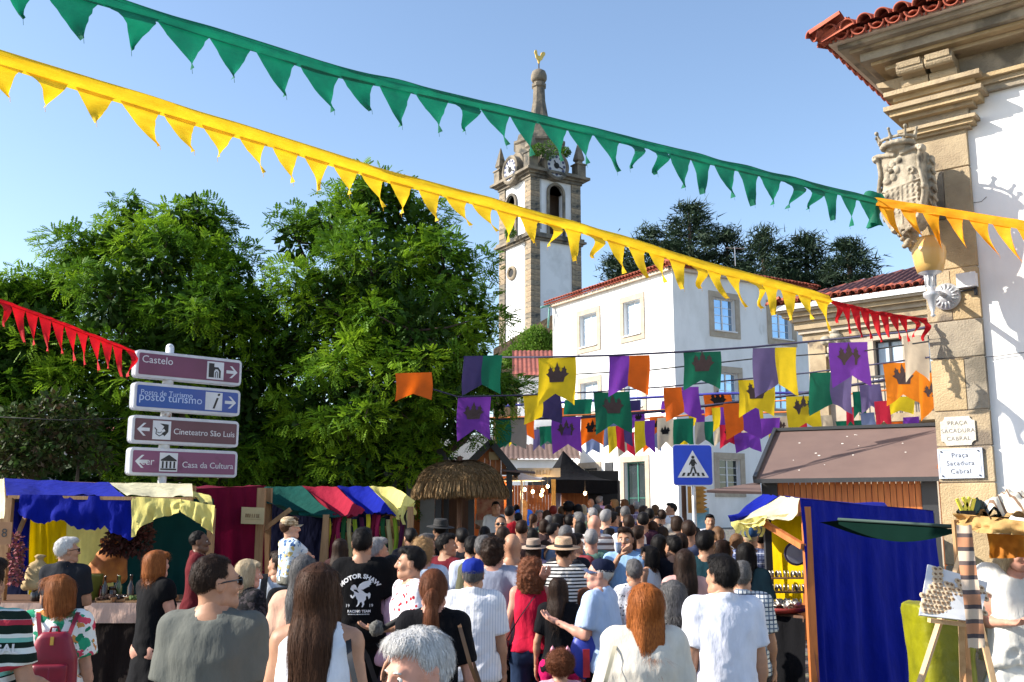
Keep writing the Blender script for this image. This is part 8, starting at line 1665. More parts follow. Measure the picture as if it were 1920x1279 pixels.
T['bluecap'] = person(888, 1041, 7.4, 'man in a royal blue cap and striped white short sleeved shirt', 'm', -4, 0, 0, 'tan', ('fringe', 'salt', .3), ('shirt', pt('fine_white_stripe', 'vstripes', ['d8d8dc', 'b8bcc8', 'ffffff'], 1.2)), ('jeans', '1f3358'), ('hang', 'hang'), 1.08, .03, hat=('cap', cloth('royal_blue_felt', '182c86')), loose=.018)
T['greyhug'] = person(926, 1007, 8.8, 'curly haired man in a grey blue t-shirt, arm around the woman in red', 'm', -8, -35, 0, 'pink', ('curlybob', 'dark', .1), ('tee', cloth('grey_blue_cotton', '8a90a2')), ('shorts', '121216'), ('hang', 'hug'), 1.06, .02, loose=.012)
T['red'] = person(995, 1043, 8.5, 'woman with curly auburn hair in a raspberry red sleeveless top', 'f', -2, 6, 4, 'pink', ('curly', 'auburn', .1), ('tank', cloth('raspberry_cotton', 'c01c3c')), ('jeans', '1d2c46'), ('hang', 'link'), 1.02)
T['girl'] = person(1048, 1080, 8.3, 'dark haired girl in a black top and pink shorts beside the woman in red', 'f', -5, -20, 0, 'tan', ('long', 'dark', .2), ('tee', '101014'), ('leggings', 'c01860'), 'hang', .98, kid=True)
T['stripes'] = person(1056, 1006, 9.6, 'person in a straw hat and black and white striped t-shirt', 'm', 0, 0, 0, 'tan', ('short', 'dark', .3), ('tee', pt('breton_stripes', 'stripes', ['e0ddd8', '17181e'], 1.0)), ('trousers', '26283a'), 'hang', 1.12, .03, hat=('straw', mat('natural_straw', hx('c4a488'), .85, hx('a88868'), 60)), loose=.01)
T['oldcap'] = person(1122, 1042, 7.8, 'old man in navy cap and light blue shirt facing left with raised fist', 'm', 62, 22, 0, 'pink', ('fringe', 'white', .3), ('shirt', cloth('pale_blue_poplin', 'a8bcdc')), ('trousers', '141418'), ('fist', 'hold'), 1.05, .05, hat=('cap', (cloth('navy_twill', '161c34'), cloth('slate_twill', '4a5674'))), loose=.015)
T['ginger'] = person(1205, 1088, 5.2, 'woman with ginger hair in a cream linen jacket, foreground', 'f', -3, 14, 6, 'pink', ('long', 'ginger', .12), ('long', cloth('cream_linen', 'cfc8bc'), 0, .75), ('trousers', '2a2a2e'), ('hang', 'hang'), 1.15, loose=.02)
T['patterned'] = person(1262, 1085, 6.5, 'grey haired woman in a black and white patterned dress', 'f', -2, 0, 0, 'light', ('bob', 'salt', .3), ('dress', pt('black_white_print', 'wave', ['d8d4d0', '17171b'], 1.0), 0, .4), ('trousers', '15151a'), 'hang', 1.1, .03)
T['polowhite'] = person(1352, 1040, 6.1, 'dark haired man in a white polo shirt, foreground right', 'm', 4, 18, 0, 'tan', ('short', 'black', .3), ('polo', cloth('white_pique', 'd8dae6')), ('jeans', '262c3c'), ('hang', 'hang'), 1.06, .02, loose=.012)
T['plaidgrey'] = person(1389, 1052, 7.7, 'grey haired man in a white and blue checked shirt beside the white polo man', 'm', -12, 0, 0, 'tan', ('short', 'salt', .3), ('shirt', pt('fine_check', 'plaid', ['d2d4d4', '5a6a80', '2f3a50'], 1.1)), ('trousers', '2a2a30'), 'hang', 1.08, .03, loose=.015)
T['curlykid'] = person(1050, 1212, 6.2, 'small child with frizzy auburn curls and a pink headband at the bottom', 'c', 0, 0, 0, 'light', ('afro', 'auburn', .1), ('tee', 'd8a0b0'), ('trousers', '4a4a60'), 'hang', 1.0, kid=True)
# ---------------------------------------------------------------- middle of the crowd
T['bald'] = person(960, 1001, 9.8, 'bald man in a white shirt behind the grey blue t-shirt man', 'm', 0, -10, 0, 'tan', ('bald', 'dark', .1), ('tee', 'd8dae0'), ('trousers', '2a2a30'), 'hang', 1.0)
T['beigehat'] = person(1001, 1008, 9.5, 'person in a light grey brown felt hat left of the striped t-shirt', 'f', -10, 0, 0, 'tan', ('bob', 'dark', .1), ('tee', 'b8a8c8'), ('trousers', '2a2a30'), 'hang', 1.0, hat=('fedora', mat('taupe_felt', hx('a08c7c'), .9)))
T['teal'] = person(1108, 992, 10.4, 'grey haired man in a sage green shirt', 'm', 0, 0, 0, 'pink', ('short', 'grey', .3), ('tee', '5a7a70'), ('trousers', '3a3a40'), 'hang', 1.12, .03)
T['longblack'] = person(1144, 988, 9.7, 'woman with long black hair facing the man who drinks', 'f', -35, -25, 0, 'tan', ('long', 'black', .38), ('tank', '101014'), ('trousers', '15151a'), ('hang', 'phone'), 1.0)
T['drinker'] = person(1172, 988, 9.9, 'man in a light blue shirt drinking from a blue cup', 'm', 165, 10, 0, 'tan', ('short', 'dark', .3), ('shirt', '8fb4dc'), ('trousers', '2a3040'), ('hang', 'drink'), 1.0)
T['dots'] = person(1188, 1047, 8.9, 'short haired woman in a white dotted blouse', 'f', 10, 0, 0, 'tan', ('short', 'salt', .3), ('tee', pt('dotted_white', 'dots', ['dcdce0', '30303c', '303040', 'dcdce0'], .8)), ('trousers', '2a2a30'), 'hang', 1.0)
T['whitetank'] = person(1215, 1021, 9.2, 'woman with dark bob and glasses in a white sleeveless blouse facing left', 'f', 55, 20, 0, 'tan', ('bob', 'black', .3), ('tank', 'd8dce2'), ('trousers', '2a2a30'), 'hang', 1.05, glasses=True)
T['navyman'] = person(1232, 968, 12.2, 'man in sunglasses and navy t-shirt walking towards the camera', 'm', 178, 0, -5, 'olive', ('buzz', 'black', .3), ('tee', '12162a'), ('trousers', '1a1a22'), 'hang', 1.12, .02, glasses=True)
T['longbrown'] = person(1283, 1027, 8.6, 'woman with long dark brown hair in a dusty pink top', 'f', 0, 0, 0, 'tan', ('long', 'dark', .36), ('tee', 'c89a94'), ('trousers', '1c1c28'), 'hang', .98)
T['blackhair2'] = person(1262, 1004, 9.4, 'black haired man in dark clothes behind the woman with long dark hair', 'm', 0, 20, 0, 'tan', ('short', 'black', .3), ('tee', '1a1a22'), ('trousers', '1a1a22'), 'hang', 1.0)
T['smiling'] = person(1331, 964, 12.0, 'smiling man in a white t-shirt facing the camera right of the sign pole', 'm', 176, 0, 0, 'tan', ('short', 'black', .3), ('tee', 'd4d8e4'), ('trousers', '2a2a30'), 'hang', 1.1)
T['tealman'] = person(1323, 994, 10.2, 'dark haired man in a deep teal t-shirt', 'm', -10, -20, 0, 'olive', ('short', 'black', .3), ('tee', '16343c'), ('trousers', '2a2a30'), 'hang', 1.0)
T['redwoman'] = person(1380, 998, 10.6, 'woman with wavy light brown hair in a bright red top', 'f', 0, 0, 0, 'tan', ('long', 'lightbrown', .3), ('long', 'c41a14'), ('trousers', '2a2a30'), 'hang', 1.0)
T['plaidblue'] = person(1407, 984, 11.2, 'man with blue cap and checked shirt at the jewellery stall', 'm', -20, 0, 0, 'tan', ('fringe', 'fair', .3), ('shirt', pt('blue_check', 'plaid', ['6a7494', '2a3458', 'b0b4c4'], 1.2)), ('trousers', '2a2a30'), 'hold', 1.05, hat=('cap', cloth('washed_blue', '2c4a70')))
T['darkwoman'] = person(1357, 1010, 9.0, 'dark haired woman looking down in front of the teal t-shirt man', 'f', -70, -10, 0, 'tan', ('long', 'dark', .2), ('tee', '3a4a6a'), ('trousers', '2a2a30'), 'phone', 1.0)
T['darkwoman2'] = person(1302, 985, 11.5, 'woman with straight black hair left of the smiling man', 'f', 0, -20, 0, 'tan', ('long', 'black', .3), ('tee', '2a2434'), ('trousers', '2a2a30'), 'hang', 1.0)
T['redfloral'] = person(1098, 1100, 8.6, 'woman in a wine red flowered dress behind the old man in the cap', 'f', 0, 0, 0, 'tan', ('bob', 'auburn', .3), ('dress', pt('wine_flowers', 'floral', ['5a1a2c', 'c8a0a8', 'd04a60', '302030'], .8), 0, .5), ('trousers', '15151a'), 'hang', .95, kid=True)
# ---------------------------------------------------------------- further back
far = [
 (1258, 943, 17.5, 'm', 20, 65, 'tan', ('short', 'black'), ('polo', 'dcdee6'), ('jeans', '23304a'), 'hang', 'man in a white polo facing left near the sign pole', 1.15),
 (1217, 953, 17, 'm', 0, 0, 'olive', ('short', 'black'), ('tee', '5a1426'), ('jeans', '23304a'), 'hang', 'man in a dark red t-shirt left of the white polo man at the back', 1.1),
 (1193, 940, 19, 'm', 0, 0, 'tan', ('short', 'grey'), ('shirt', pt('lilac_check', 'plaid', ['9a8ca4', '5a4a6a', 'd0c8d4'], 1.2)), ('jeans', '23304a'), 'hang', 'grey haired man in a lilac checked shirt', 1.05),
 (1172, 949, 16.5, 'm', 0, 0, 'tan', ('short', 'salt'), ('shirt', pt('purple_check', 'plaid', ['4a3448', '8a7a90', '2a1a2a'], 1.2)), ('jeans', '23304a'), 'hang', 'man in a purple checked shirt', 1.1),
 (1151, 935, 18, 'f', 60, 10, 'pink', ('bob', 'blond'), ('tee', '3a3434'), ('trousers', '2a2a30'), 'phone', 'blond short haired woman looking down left of the green door', 1.0),
 (1124, 930, 19.5, 'm', -5, -30, 'pink', ('short', 'grey'), ('shirt', 'cfa8d4'), ('trousers', '3a3a44'), 'hang', 'grey haired man in a pale violet shirt under the gazebo', 1.08),
 (1108, 935, 18.5, 'm', 0, -20, 'tan', ('bald', 'grey'), ('tee', '2f62b4'), ('trousers', '3a3a44'), 'hang', 'balding man in a bright blue shirt under the gazebo', 1.05),
 (1066, 938, 14.5, 'm', 0, 0, 'brown', ('afro', 'black'), ('tee', '14141a'), ('trousers', '1a1a20'), 'hang', 'tall person with rounded black afro hair', 1.0),
 (1067, 965, 12.6, 'm', 0, 10, 'tan', ('short', 'black'), ('tee', '2a2a2e'), ('trousers', '1a1a20'), 'hang', 'man in a charcoal t-shirt with a faint round print', 1.08),
 (1048, 962, 14.2, 'f', -60, 0, 'light', ('bob', 'black'), ('tank', '8a7a70'), ('trousers', '2a2a30'), 'hang', 'black haired woman looking right in the middle of the crowd', 1.0),
 (1012, 956, 16.5, 'f', 180, 0, 'pink', ('curly', 'grey'), ('tee', 'd8d8e0'), ('trousers', '3a3a44'), 'hang', 'woman with wavy grey hair and white t-shirt facing the camera', 1.1),
 (1037, 947, 19, 'f', 0, 0, 'pink', ('short', 'red'), ('tee', 'dcd8d4'), ('trousers', '3a3a44'), 'hang', 'woman with short dyed red hair', 1.0),
 (982, 936, 18.5, 'f', 0, 0, 'tan', ('long', 'blond'), ('dress', '1450d0'), ('trousers', '3a3a44'), 'hang', 'woman in a bright cobalt blue dress', 1.0),
 (999, 933, 20, 'f', -20, -30, 'tan', ('bun', 'dark'), ('dress', pt('tan_flowers', 'floral', ['a8846c', '6a4a3a', 'c8a890', '7a5a4a'], .8)), ('trousers', '3a3a44'), 'hang', 'dark haired woman in a tan flowered dress', 1.0),
 (1008, 922, 21.5, 'm', 180, -60, 'light', ('short', 'dark'), ('long', 'dcd8d4'), ('trousers', '1c1c20'), 'hold', 'server in a white long sleeved shirt behind the bulb lit counter', .95),
 (955, 948, 17.5, 'm', -10, 0, 'tan', ('short', 'black'), ('tank', 'a01c28'), ('trousers', '1c1c20'), 'hang', 'man in a red sleeveless top beside the thatched parasol', 1.0),
 (968, 945, 18.5, 'f', 10, 0, 'tan', ('bun', 'black'), ('tank', 'dcd4c8'), ('trousers', '14141a'), 'hang', 'woman in a cream top and black trousers left of the cobalt dress', 1.0),
 (939, 966, 12.8, 'm', 178, 0, 'olive', ('buzz', 'black'), ('tee', '101014'), ('trousers', '1c1c20'), 'hang', 'smiling bearded man in sunglasses and black t-shirt facing the camera', 1.1),
 (1126, 952, 15.5, 'f', 0, 0, 'tan', ('long', 'brown'), ('tee', '701824'), ('trousers', '1c1c20'), 'hang', 'woman with long wine brown hair in a dark red top', 1.0),
 (1148, 960, 14, 'm', 0, -40, 'tan', ('short', 'black'), ('tee', '901c24'), ('trousers', '1c1c20'), 'hang', 'black haired man with red t-shirt and dark collar', 1.05),
 (1114, 966, 13.2, 'm', 0, 0, 'pink', ('bald', 'grey'), ('tee', pt('broad_stripes', 'stripes', ['d0ccc8', '6a5a58'], 2.2)), ('trousers', '1c1c20'), 'hang', 'bald man in a broad striped shirt', 1.1),
 (1038, 980, 11.2, 'f', -15, -40, 'light', ('short', 'black'), ('tee', '3a2a22'), ('trousers', '2a2a30'), 'hang', 'short black haired woman looking right above the straw hat', 1.05),
 (998, 988, 11.5, 'f', 0, 0, 'tan', ('bob', 'black'), ('tee', '34507c'), ('trousers', '2a2a30'), 'hang', 'black haired woman in a blue top behind the felt hat', 1.0),
 (1020, 972, 13.5, 'f', 0, 0, 'tan', ('bob', 'dark'), ('tee', '4a3a3a'), ('trousers', '2a2a30'), 'hang', 'dark bobbed woman in brown in front of the grey haired one', 1.0),
 (1088, 975, 14, 'f', 0, 0, 'tan', ('bob', 'black'), ('tee', '2a3458'), ('trousers', '2a2a30'), 'hang', 'woman in navy with a blue head scarf', 1.0),
 (906, 1004, 10.8, 'm', 0, 0, 'tan', ('short', 'salt'), ('tee', '5a5a48'), ('trousers', '2a2a30'), 'hang', 'grey haired man in khaki right of the blue cap', 1.0),
 (866, 990, 11.4, 'm', 0, 20, 'tan', ('short', 'black'), ('tee', '23232a'), ('trousers', '2a2a30'), 'hang', 'dark haired man in black behind the blue cap', 1.0),
 (1235, 1000, 10.6, 'f', 0, 0, 'tan', ('long', 'black'), ('tee', '22202a'), ('trousers', '2a2a30'), 'hang', 'long black haired woman in dark clothes below the navy t-shirt man', 1.0),
 (1205, 960, 14.8, 'm', 0, 0, 'tan', ('short', 'black'), ('tee', '3a2030'), ('trousers', '2a2a30'), 'hang', 'dark haired man in plum between the checked shirts', 1.0),
 (1093, 945, 17.5, 'f', 0, 0, 'light', ('long', 'fair'), ('tee', 'c8c0b8'), ('trousers', '2a2a30'), 'hang', 'fair haired woman in a pale blouse beside the blue shirt', 1.0),
 (1290, 975, 13, 'm', 0, 0, 'tan', ('short', 'dark'), ('tee', '48506a'), ('trousers', '2a2a30'), 'hang', 'dark haired man in slate blue left of the smiling man', 1.0),
 (1424, 990, 12.2, 'm', 0, 0, 'tan', ('short', 'black'), ('tee', '15151a'), ('trousers', '1c1c20'), 'hang', 'man in black inside the opening of the jewellery stall', 1.0),
 (640, 1008, 10.8, 'f', -20, 0, 'tan', ('long', 'dark'), ('tee', '3a2424'), ('trousers', '1c1c20'), 'hang', 'dark haired woman in brown at the craft stall counter', 1.0),
 (912, 938, 20.2, 'm', 175, 0, 'tan', ('short', 'black'), ('tee', 'd8dce0'), ('trousers', '1c1c20'), 'hold', 'left kitchen worker in white inside the hut', 1.0),
 (930, 940, 20.3, 'm', 185, 0, 'tan', ('short', 'black'), ('tee', 'dce0e4'), ('trousers', '1c1c20'), 'hold', 'right kitchen worker in white inside the hut', 1.05),
 (1066, 1000, 10.8, 'm', 0, 0, 'tan', ('short', 'dark'), ('tee', '23252e'), ('trousers', '1c1c20'), 'hang', 'dark haired person right behind the straw hat', .95),
 (1160, 975, 13, 'f', 0, 0, 'tan', ('bob', 'dark'), ('tee', '3a3040'), ('trousers', '1c1c20'), 'hang', 'dark bobbed woman in mauve in the thick of the crowd', 1.0),
 (978, 975, 13, 'm', 0, 0, 'tan', ('short', 'dark'), ('tee', '5a4440'), ('trousers', '1c1c20'), 'hang', 'dark haired man in brown left of the grey haired woman', 1.0),
 (690, 985, 12.4, 'f', 0, -30, 'tan', ('bob', 'dark'), ('tee', '402028'), ('trousers', '1c1c20'), 'hang', 'woman in wine red browsing the ribbons', 1.0),
 (770, 990, 12.2, 'm', 0, 30, 'tan', ('short', 'black'), ('tee', '202028'), ('trousers', '1c1c20'), 'hang', 'man in black left of the curly fair haired one', 1.0),
]
for x, y, d, sex, yaw, hy, sk, hr, tp, bt, ps_, lab, wd in far:
 T[lab] = person(x, y, d, lab, sex, yaw, hy, 0, sk, (hr[0], hr[1], .3), tp, bt, ps_, wd, glasses='sunglasses' in lab)
fillers = [(1078, 1000), (1085, 960), (1130, 978), (1180, 1000), (1240, 985), (1268, 965), (1345, 985), (1400, 1015), (1060, 985), (1110, 952), (1025, 955), (1178, 965), (1160, 950), (1228, 945), (910, 985), (800, 1000), (955, 955), (1000, 962), (1140, 945), (1276, 1000), (1052, 948), (1084, 944), (1118, 946), (1136, 955), (1184, 945), (1206, 948), (1240, 955), (1170, 935), (970, 960), (1030, 965), (1100, 965), (1222, 975), (944, 985), (1196, 985)]
fc = ['8a3a40', '2a3a5c', 'c8c4bc', '4a5a48', '1a1a20', 'b0a090', '6a7a90', 'd8d8dc', '5a4a5a', '304a50']; fcn = ['rose red', 'navy blue', 'stone grey', 'moss green', 'black', 'sand', 'steel blue', 'white', 'mauve', 'petrol']; fh = ['black', 'dark', 'brown', 'salt', 'lightbrown', 'dark', 'grey']; fhn = ['black', 'dark brown', 'brown', 'greying', 'light brown', 'dark brown', 'grey']; fs_ = ['short', 'bob', 'long', 'short', 'pony']; fsn = ['short', 'bobbed', 'long', 'cropped', 'tied back']
for i, (x, y) in enumerate(fillers):
 a_, b_, c_ = (i * 7) % 10, (i * 3) % 7, (i * 3 + i // 5) % 5; sx_ = 'm' if c_ in (0, 3) else 'f'; near = 'nearer rows' if y > 1005 else 'middle rows' if y > 970 else 'farthest rows'
 side = 'under the gazebo' if x < 1110 and y < 970 else ('left of the straw hat' if y > 970 else 'before the bulb lit counter') if x < 1040 else ('left of the crossing sign pole' if y > 970 else 'before the green door') if x < 1270 else 'right of the sign pole' if x > 1300 else 'below the crossing sign'
 person(x, y, 12, f'person with {fsn[c_]} {fhn[b_]} hair and {fcn[a_]} top, {side}', sx_, (i * 37) % 50 - 25, (i * 53) % 60 - 30, 0, ('tan', 'olive', 'light')[i % 3], (fs_[c_], fh[b_], .25), ('tee', fc[a_]), ('trousers', '2a2a30'), 'hang', 1.0 + .03 * (i % 3))
# ---------------------------------------------------------------- seller at the right edge
T['seller'] = person(1893, 990, 7.1, 'seller with straggly fair hair in a loose white linen smock under the paper canopy', 'f', 170, 15, -22, 'pink', ('long', 'fair', .12), ('dress', cloth('crumpled_white_linen', 'dcdad4'), 0, .35), ('trousers', 'd8d4cc'), ('hang', 'hold'), 1.3, .04, loose=.05, kid=True)
dt, _, _ = T['dad']; sc = .62; ch = thing('person', 'small child in a beige checked cap and blue printed shirt riding on shoulders', 'person', tuple(dt.location + Vector((.05, -.02, 0))), R(-40), PG, .60)
zc0 = P(545, 968, 8.85).z; ch.location.z = zc0 - 1.80 * .60; ch.location.x = P(546, 980, 8.85).x; ch.location.y = 8.82
def child_body():
 s = SDF((-.5, -.35, .3), (.5, .6, 1.8), .02); torso(s, 'c', 0, .84, 1.46); s.cap((0, -.015, 1.4), (0, -.015, 1.53), .055, k=.04)
 for sx in (-1, 1): s.cap((sx * .04, -.01, 1.46), (sx * .14, -.01, 1.41), .05, k=.04); s.cap((sx * .16, 0, 1.4), (sx * .19, .2, 1.24), .045, .04, k=.03); s.cap((sx * .19, .2, 1.24), (sx * .05, .36, 1.2), .04, .03, k=.02); s.ell((sx * .04, .39, 1.2), (.04, .045, .03), .02); s.cap((sx * .09, .0, .9), (sx * .13, .36, .86), .09, .065, k=.04); s.cap((sx * .13, .36, .86), (sx * .12, .40, .5), .06, .04, k=.03); s.cap((sx * .12, .4, .5), (sx * .12, .5, .45), .04, .03, k=.02)
 V, Q = s.mesh(); HV, HQ = head_mesh('f', 1); HV2 = HV * 1.22 @ rotmat(R(-25), 0).T + [0, -.005, 1.46]; return join((V, Q), (HV2, HQ))
o = finish('body', *child_body(), [SK['light']], ch, True, True)
s = SDF((-.5, -.3, .8), (.5, .4, 1.6), .02); torso(s, 'c', .02, .88, 1.46)
for sx in (-1, 1): s.cap((sx * .04, -.01, 1.46), (sx * .14, -.01, 1.41), .055, k=.04); s.cap((sx * .16, 0, 1.4), (sx * .178, .12, 1.30), .062, .062, k=.03)
V, Q = s.mesh(); finish('shirt', wrinkle(V, Q, 5, .008), Q, [pt('island_print', 'hawaii', ['c8d4dc', '3a5a8a', '6a86a8', 'b8a468', 'c8d4dc'], 1.0)], ch, True, True)
s = SDF((-.4, -.3, .7), (.4, .5, 1.1), .02); torso(s, 'c', .02, .84, .96)
for sx in (-1, 1): s.cap((sx * .09, .0, .9), (sx * .125, .30, .87), .105, .09, k=.05)
V, Q = s.mesh(); finish('shorts', wrinkle(V, Q, 6, .006), Q, [cloth('grey_khaki', '7c7a70')], ch, True, True)
Mc = Matrix.Translation((0, -.005, 1.46)) @ Matrix.Rotation(R(-25), 4, 'Z') @ Matrix.Diagonal((1.24, 1.24, 1.24, 1)); VQ = hair_mesh('short', 1, 1, .3); h_ = finish('hair', VQ[0], VQ[1], [HM['brown']], ch, True, True); h_.matrix_basis = Mc
k = MB(); k.lathe([(.09, .165), (.093, .19), (.088, .235), (.065, .262), (.03, .272), (1e-4, .274)], (0, -.012, 0), 28, None, .97, 1.13); o = k.build('cap', pt('beige_check', 'plaid', ['b8a488', '8a7458', 'c8b498'], .8), ch, True, True); o.matrix_basis = Mc
k = MB(); k.grid(lambda u_, v_: Vector(((u_ - .5) * .16 * (1 - .25 * v_ ** 3), .075 + v_ * .085 - .2 * (u_ - .5) ** 2, .178 - .1 * (u_ - .5) ** 2)), 12, 6); o = k.build('cap_peak', MATS['beige_check'], ch, True, True); o.matrix_basis = Mc
# ---------------------------------------------------------------- printed backs
mt_, mtp, _ = T['motor']; M_PR = mat('white_ink', (.72, .72, .74), .7)
def print_on(tp, parent, polys, m, name='print', off=.006):
 """polys: list of (verts2d, tris) in garment x,z; each is subdivided by its own density"""
 k = MB()
 for v2, tr in polys: k.add(surf_project(tp, v2, off), tr)
 return k.build(name, m, parent, False, True)
def text_polys(s_, size, fn, spacing=1.0, extra=0):
 c = D.curves.new('t', 'FONT'); c.body = s_; c.size = size; c.align_x = 'CENTER'; c.space_character = spacing; c.resolution_u = 2; c.offset = extra
 o = D.objects.new('t', c); COL.objects.link(o); dg = bpy.context.evaluated_depsgraph_get(); me = D.meshes.new_from_object(o.evaluated_get(dg)); D.objects.remove(o); D.curves.remove(c)
 v = [fn(v.co.x, v.co.y) for v in me.vertices]; f = [tuple(p.vertices) for p in me.polygons]; D.meshes.remove(me); return (v, f)
def arc(x_, y_): a = x_ / .17; r_ = .17 + y_; return (r_ * math.sin(a), 1.19 + r_ * math.cos(a))
print_on(mtp, mt_, [text_polys('MOTOR SHAW', .047, arc, 1.0, .0018)], M_PR, 'lettering')
print_on(mtp, mt_, [text_polys('RACING TEAM', .027, lambda x_, y_: (x_, 1.10 + y_), 1.0, .0008), text_polys('19', .034, lambda x_, y_: (x_ - .09, 1.14 + y_)), text_polys('19', .034, lambda x_, y_: (x_ + .09, 1.14 + y_)), ([(x_ - .085 + j * .012, z_) for j in range(14) for x_, z_ in ((0, 1.083), (.008, 1.083), (.008, 1.09), (0, 1.09))], [tuple(range(4 * j, 4 * j + 4)) for j in range(14)])], M_PR, 'lettering')
pg = [(-.10, .10), (-.085, .135), (-.06, .15), (-.04, .14), (-.03, .115), (-.01, .10), (.03, .085), (.06, .06), (.085, .05), (.105, .065), (.12, .045), (.115, .01), (.10, -.01), (.095, .01), (.085, .03), (.07, .02), (.07, -.01), (.05, -.035), (.055, -.06), (.04, -.09), (.025, -.09), (.035, -.06), (.025, -.035), (.01, -.04), (-.0, -.06), (-.02, -.085), (-.035, -.085), (-.015, -.055), (-.015, -.02), (-.03, .0), (-.04, .03), (-.07, .0), (-.09, .01), (-.1, .035), (-.085, .04), (-.075, .02), (-.055, .045), (-.06, .075), (-.075, .08)]
wg = [(-.02, .11), (.0, .15), (.04, .175), (.10, .19), (.13, .20), (.12, .175), (.135, .175), (.115, .155), (.125, .15), (.1, .135), (.108, .127), (.08, .118), (.04, .095), (.0, .09)]
print_on(mtp, mt_, [([(x_ * .72, 1.205 + y_ * .72) for x_, y_ in q], tri_poly(q)) for q in (pg, wg)], M_PR, 'winged_horse_emblem')
a_, b_, _ = T['man in a charcoal t-shirt with a faint round print']; print_on(b_, a_, [([(.09 * math.cos(t) * r_, 1.25 + .09 * math.sin(t) * r_) for r_ in (1, .85) for t in [math.pi * i / 8 for i in range(16)]], [(i, (i + 1) % 16, 16 + (i + 1) % 16, 16 + i) for i in range(16)])], mat('faint_grey_ink', (.3, .3, .3), .8), 'round_print')
a_, b_, _ = T['polo']; print_on(b_, a_, [text_polys('PORTUGAL', .06, lambda x_, y_: (x_ + .07, 1.30 + y_), 1.0, .002)], M_PR, 'lettering', .008)
# ---------------------------------------------------------------- things people carry
t_, _, _ = T['floral']; M_CRIM = mat('crimson_leather', hx('8c0f2c'), .45, hx('7a0c26'), 6, .2, 60, dist=.002); Mw = pmat(t_); bp = thing('backpack', 'small crimson leather backpack with front pocket on the flowered blouse', 'backpack', tuple(Mw @ Vector((.06, -.22, .95))))
def wear(nm, V, Q, m, rt, sm=True): Ma = np.array(Mw); v = np.array(V) @ Ma[:3, :3].T + Ma[:3, 3]; return finish(nm, v, Q if isinstance(Q, np.ndarray) else Q, [m], rt, sm)
S_ = SDF((-.25, -.3, -.05), (.25, .2, .5), .012); S_.loft([0, .03, .2, .33, .36], [.135, .15, .145, .10, .07], [.055, .065, .065, .05, .035], k=.02, e=4); V, Q = S_.mesh(); wear('bag_body', V + [.05, -.245, 1.03], Q, M_CRIM, bp)
S_ = SDF((-.25, -.3, -.05), (.25, .2, .5), .01); S_.loft([.02, .04, .15, .17], [.10, .105, .105, .10], [.02, .03, .03, .02], k=.01, e=5); V, Q = S_.mesh(); wear('front_pocket', V + [.05, -.305, 1.03], Q, M_CRIM, bp)
for x0 in (-.035, .12): k = MB(); k.grid(lambda u_, v_: Vector((x0 + (.03 if x0 > 0 else -.07) * math.sin(u_ * 1.5) + (v_ - .5) * .028, -.21 + .2 * u_, 1.33 + .18 * math.sin(u_ * 1.5))), 10, 2); wear('strap', k.v, k.f, M_CRIM, bp)
k = MB(); k.tube([(.02, -.24, 1.38), (.03, -.25, 1.42), (.07, -.25, 1.42), (.08, -.24, 1.38)], .008, 6); wear('top_handle', k.v, k.f, M_CRIM, bp); k = MB(); k.box((.05, -.302, 1.34), (.02, .01, .05)); wear('buckle', k.v, k.f, GOLD, bp, False)
t_, _, _ = T['dad']; Mw = pmat(t_); bp = thing('backpack', 'black backpack on the man carrying the child', 'backpack', tuple(Mw @ Vector((.05, -.22, 1)))); S_ = SDF((-.25, -.3, -.05), (.25, .2, .6), .016); S_.loft([0, .03, .3, .44, .47], [.14, .16, .155, .12, .08], [.07, .09, .085, .06, .04], k=.02, e=3); V, Q = S_.mesh(); wear('bag_body', V + [.05, -.23, .96], Q, cloth('black_nylon', '101218'), bp)
k = MB(); k.grid(lambda u_, v_: Vector((-.12 + (v_ - .5) * .06, -.2 + .2 * u_, 1.34 + .2 * math.sin(u_ * 1.5))), 8, 2); wear('strap', k.v, k.f, MATS['black_nylon'], bp)
shoulder_bag(T['brunette'][0], 1, mat('black_leather', (.015, .014, .016), .4, spec=.6), 'black leather shoulder bag of the long haired brunette', .96, z_sh=1.475)
shoulder_bag(T['ponytail'][0], 1, mat('tan_leather', hx('7c5a3c'), .5), 'tan leather strap bag across the back of the ponytail woman', .9, (.09, .24, .18), False)
shoulder_bag(T['ginger'][0], -1, mat('cream_leather', hx('bdb59c'), .5, hx('a8a088')), 'cream leather shoulder bag of the ginger haired woman', .93, (.12, .32, .26))
shoulder_bag(T['red'][0], -1, MATS['black_leather'], 'small black crossbody bag on the woman in the red top', .86, (.07, .18, .16), True, w_=.014)
k = MB(); k.lathe([(.035, 0), (.037, .01), (.037, .15), (.016, .2), (.016, .23), (1e-4, .232)], tuple(pmat(T['dad'][0]) @ Vector((-.23, .08, .66))), 14); tag(k.build('water_bottle', mat('clear_plastic', (.55, .6, .65), .12, trans=.5), None, True), 'clear plastic water bottle held by the man carrying the child', 'bottle')
k = MB(); q = P(706, 1178, 7.3); k.ball(q, .055, 16, 12); v = np.array(k.v); nrm = (v - np.array(q)) / .055; k.v = (v + nrm * (vnoise(v * 60, 2) * .010)[:, None]).tolist(); mc = k.build('microphone', mat('grey_fur', hx('6a6a66'), .95, hx('3c3c3a'), 60, 1, 120), None, True); tag(mc, 'furry grey interview microphone held towards the man in the star top', 'microphone'); k = MB(); k.tube([q + Vector((.04, 0, -.005)), q + Vector((.24, .02, .10))], [.02, .024], 10); k.build('grip', M_BLACK, mc, True)
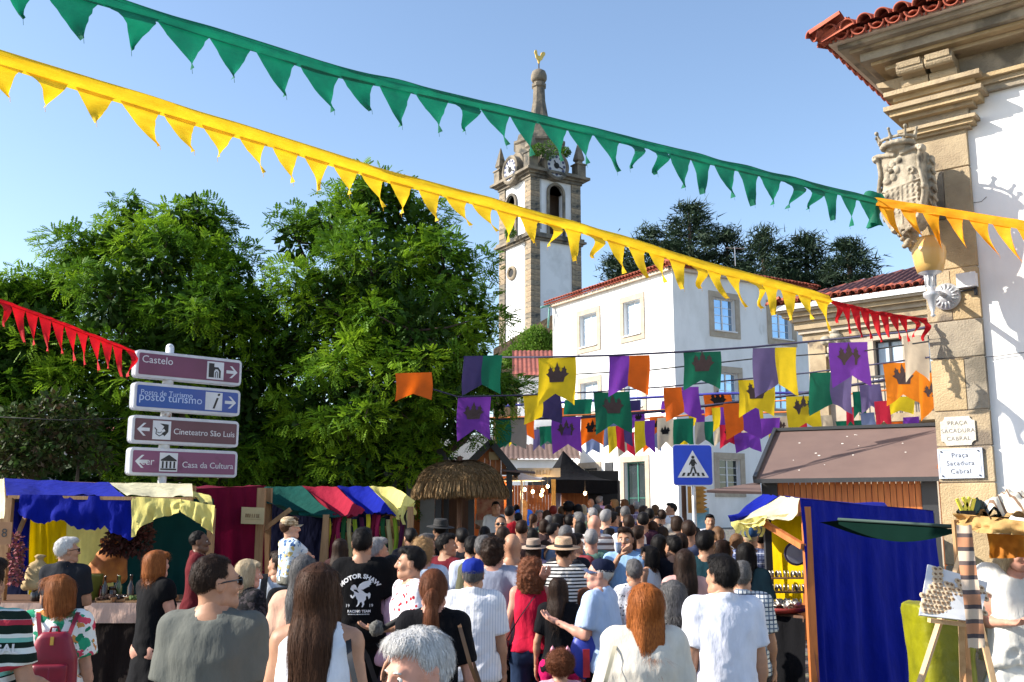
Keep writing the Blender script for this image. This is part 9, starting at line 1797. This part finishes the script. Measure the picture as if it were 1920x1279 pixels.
k = MB(); k.lathe([(.022, 0), (.032, .10), (.034, .102), (.03, .098), (1e-4, .09)], tuple(pmat(T['drinker'][0]) @ Vector((.03, .25, 1.50))), 16); tag(k.build('paper_cup', mat('blue_white_cup', hx('4a78c0'), .5, hx('c8d8e8'), 20), None, True), 'blue and white paper cup at the lips of the drinking man', 'cup')
t_, _, Mh = T['curlykid']; k = MB(); k.tube([(.135 * math.cos(a), -.02, .19 + .13 * math.sin(a)) for a in [math.pi * i / 12 for i in range(1, 12)]], .007, 6); Ma = pmat(t_) @ Mh
hb = thing('headband', 'pink headband with two small ears on the curly child', 'headband', tuple(Ma @ Vector((0, 0, .3)))); v = np.array(k.v) @ np.array(Ma)[:3, :3].T + np.array(Ma)[:3, 3]; finish('band', v, k.f, [mat('pink_satin', hx('d08a9c'), .4)], hb, True)
for sx in (-1, 1): k = MB(); k.lathe([(.03, 0), (.018, .03), (1e-4, .055)], (sx * .075, -.02, .30), 10); v = np.array(k.v) @ np.array(Ma)[:3, :3].T + np.array(Ma)[:3, 3]; finish('ear', v, k.f, [MATS['pink_satin']], hb, True)
k = MB(); q = P(1098, 1228, 7.7); S_ = SDF((-.2, -.12, -.25), (.2, .12, .25), .02); S_.ell((0, 0, 0), (.12, .07, .18)); V, Q = S_.mesh(); o = finish('child_backpack', V + np.array(tuple(q)), Q, [mat('cobalt_nylon', hx('1a32a0'), .5, hx('16288a'), 6)], None, True); tag(o, 'cobalt blue childrens backpack with red stripe below the old man in the cap', 'backpack'); k = MB(); k.box((q.x, q.y - .07, q.z - .05), (.05, .02, .2)); k.build('red_stripe', mat('red_nylon', hx('b01c2c'), .5), o)
t_, _, _ = T['greyhug']; k = MB(); w_ = np.array(ARM['hug'][1]); e_ = np.array(ARM['hug'][0]); dv = Vector(w_ - e_).normalized(); c_ = Vector(w_ - np.array(dv) * .03); Mx = dv.to_track_quat('Z', 'Y').to_matrix().to_4x4(); Mx.translation = c_; k.lathe([(.032, -.011), (.034, 0), (.032, .011)], seg=18, M=Mx); k.box((0, -.0, 0), (.03, .072, .03), Mx); o = on_person(t_, 'wristwatch', k, M_BLACK, 'dark wristwatch on the arm around the woman in red', 'watch')
bpy.context.view_layer.update()
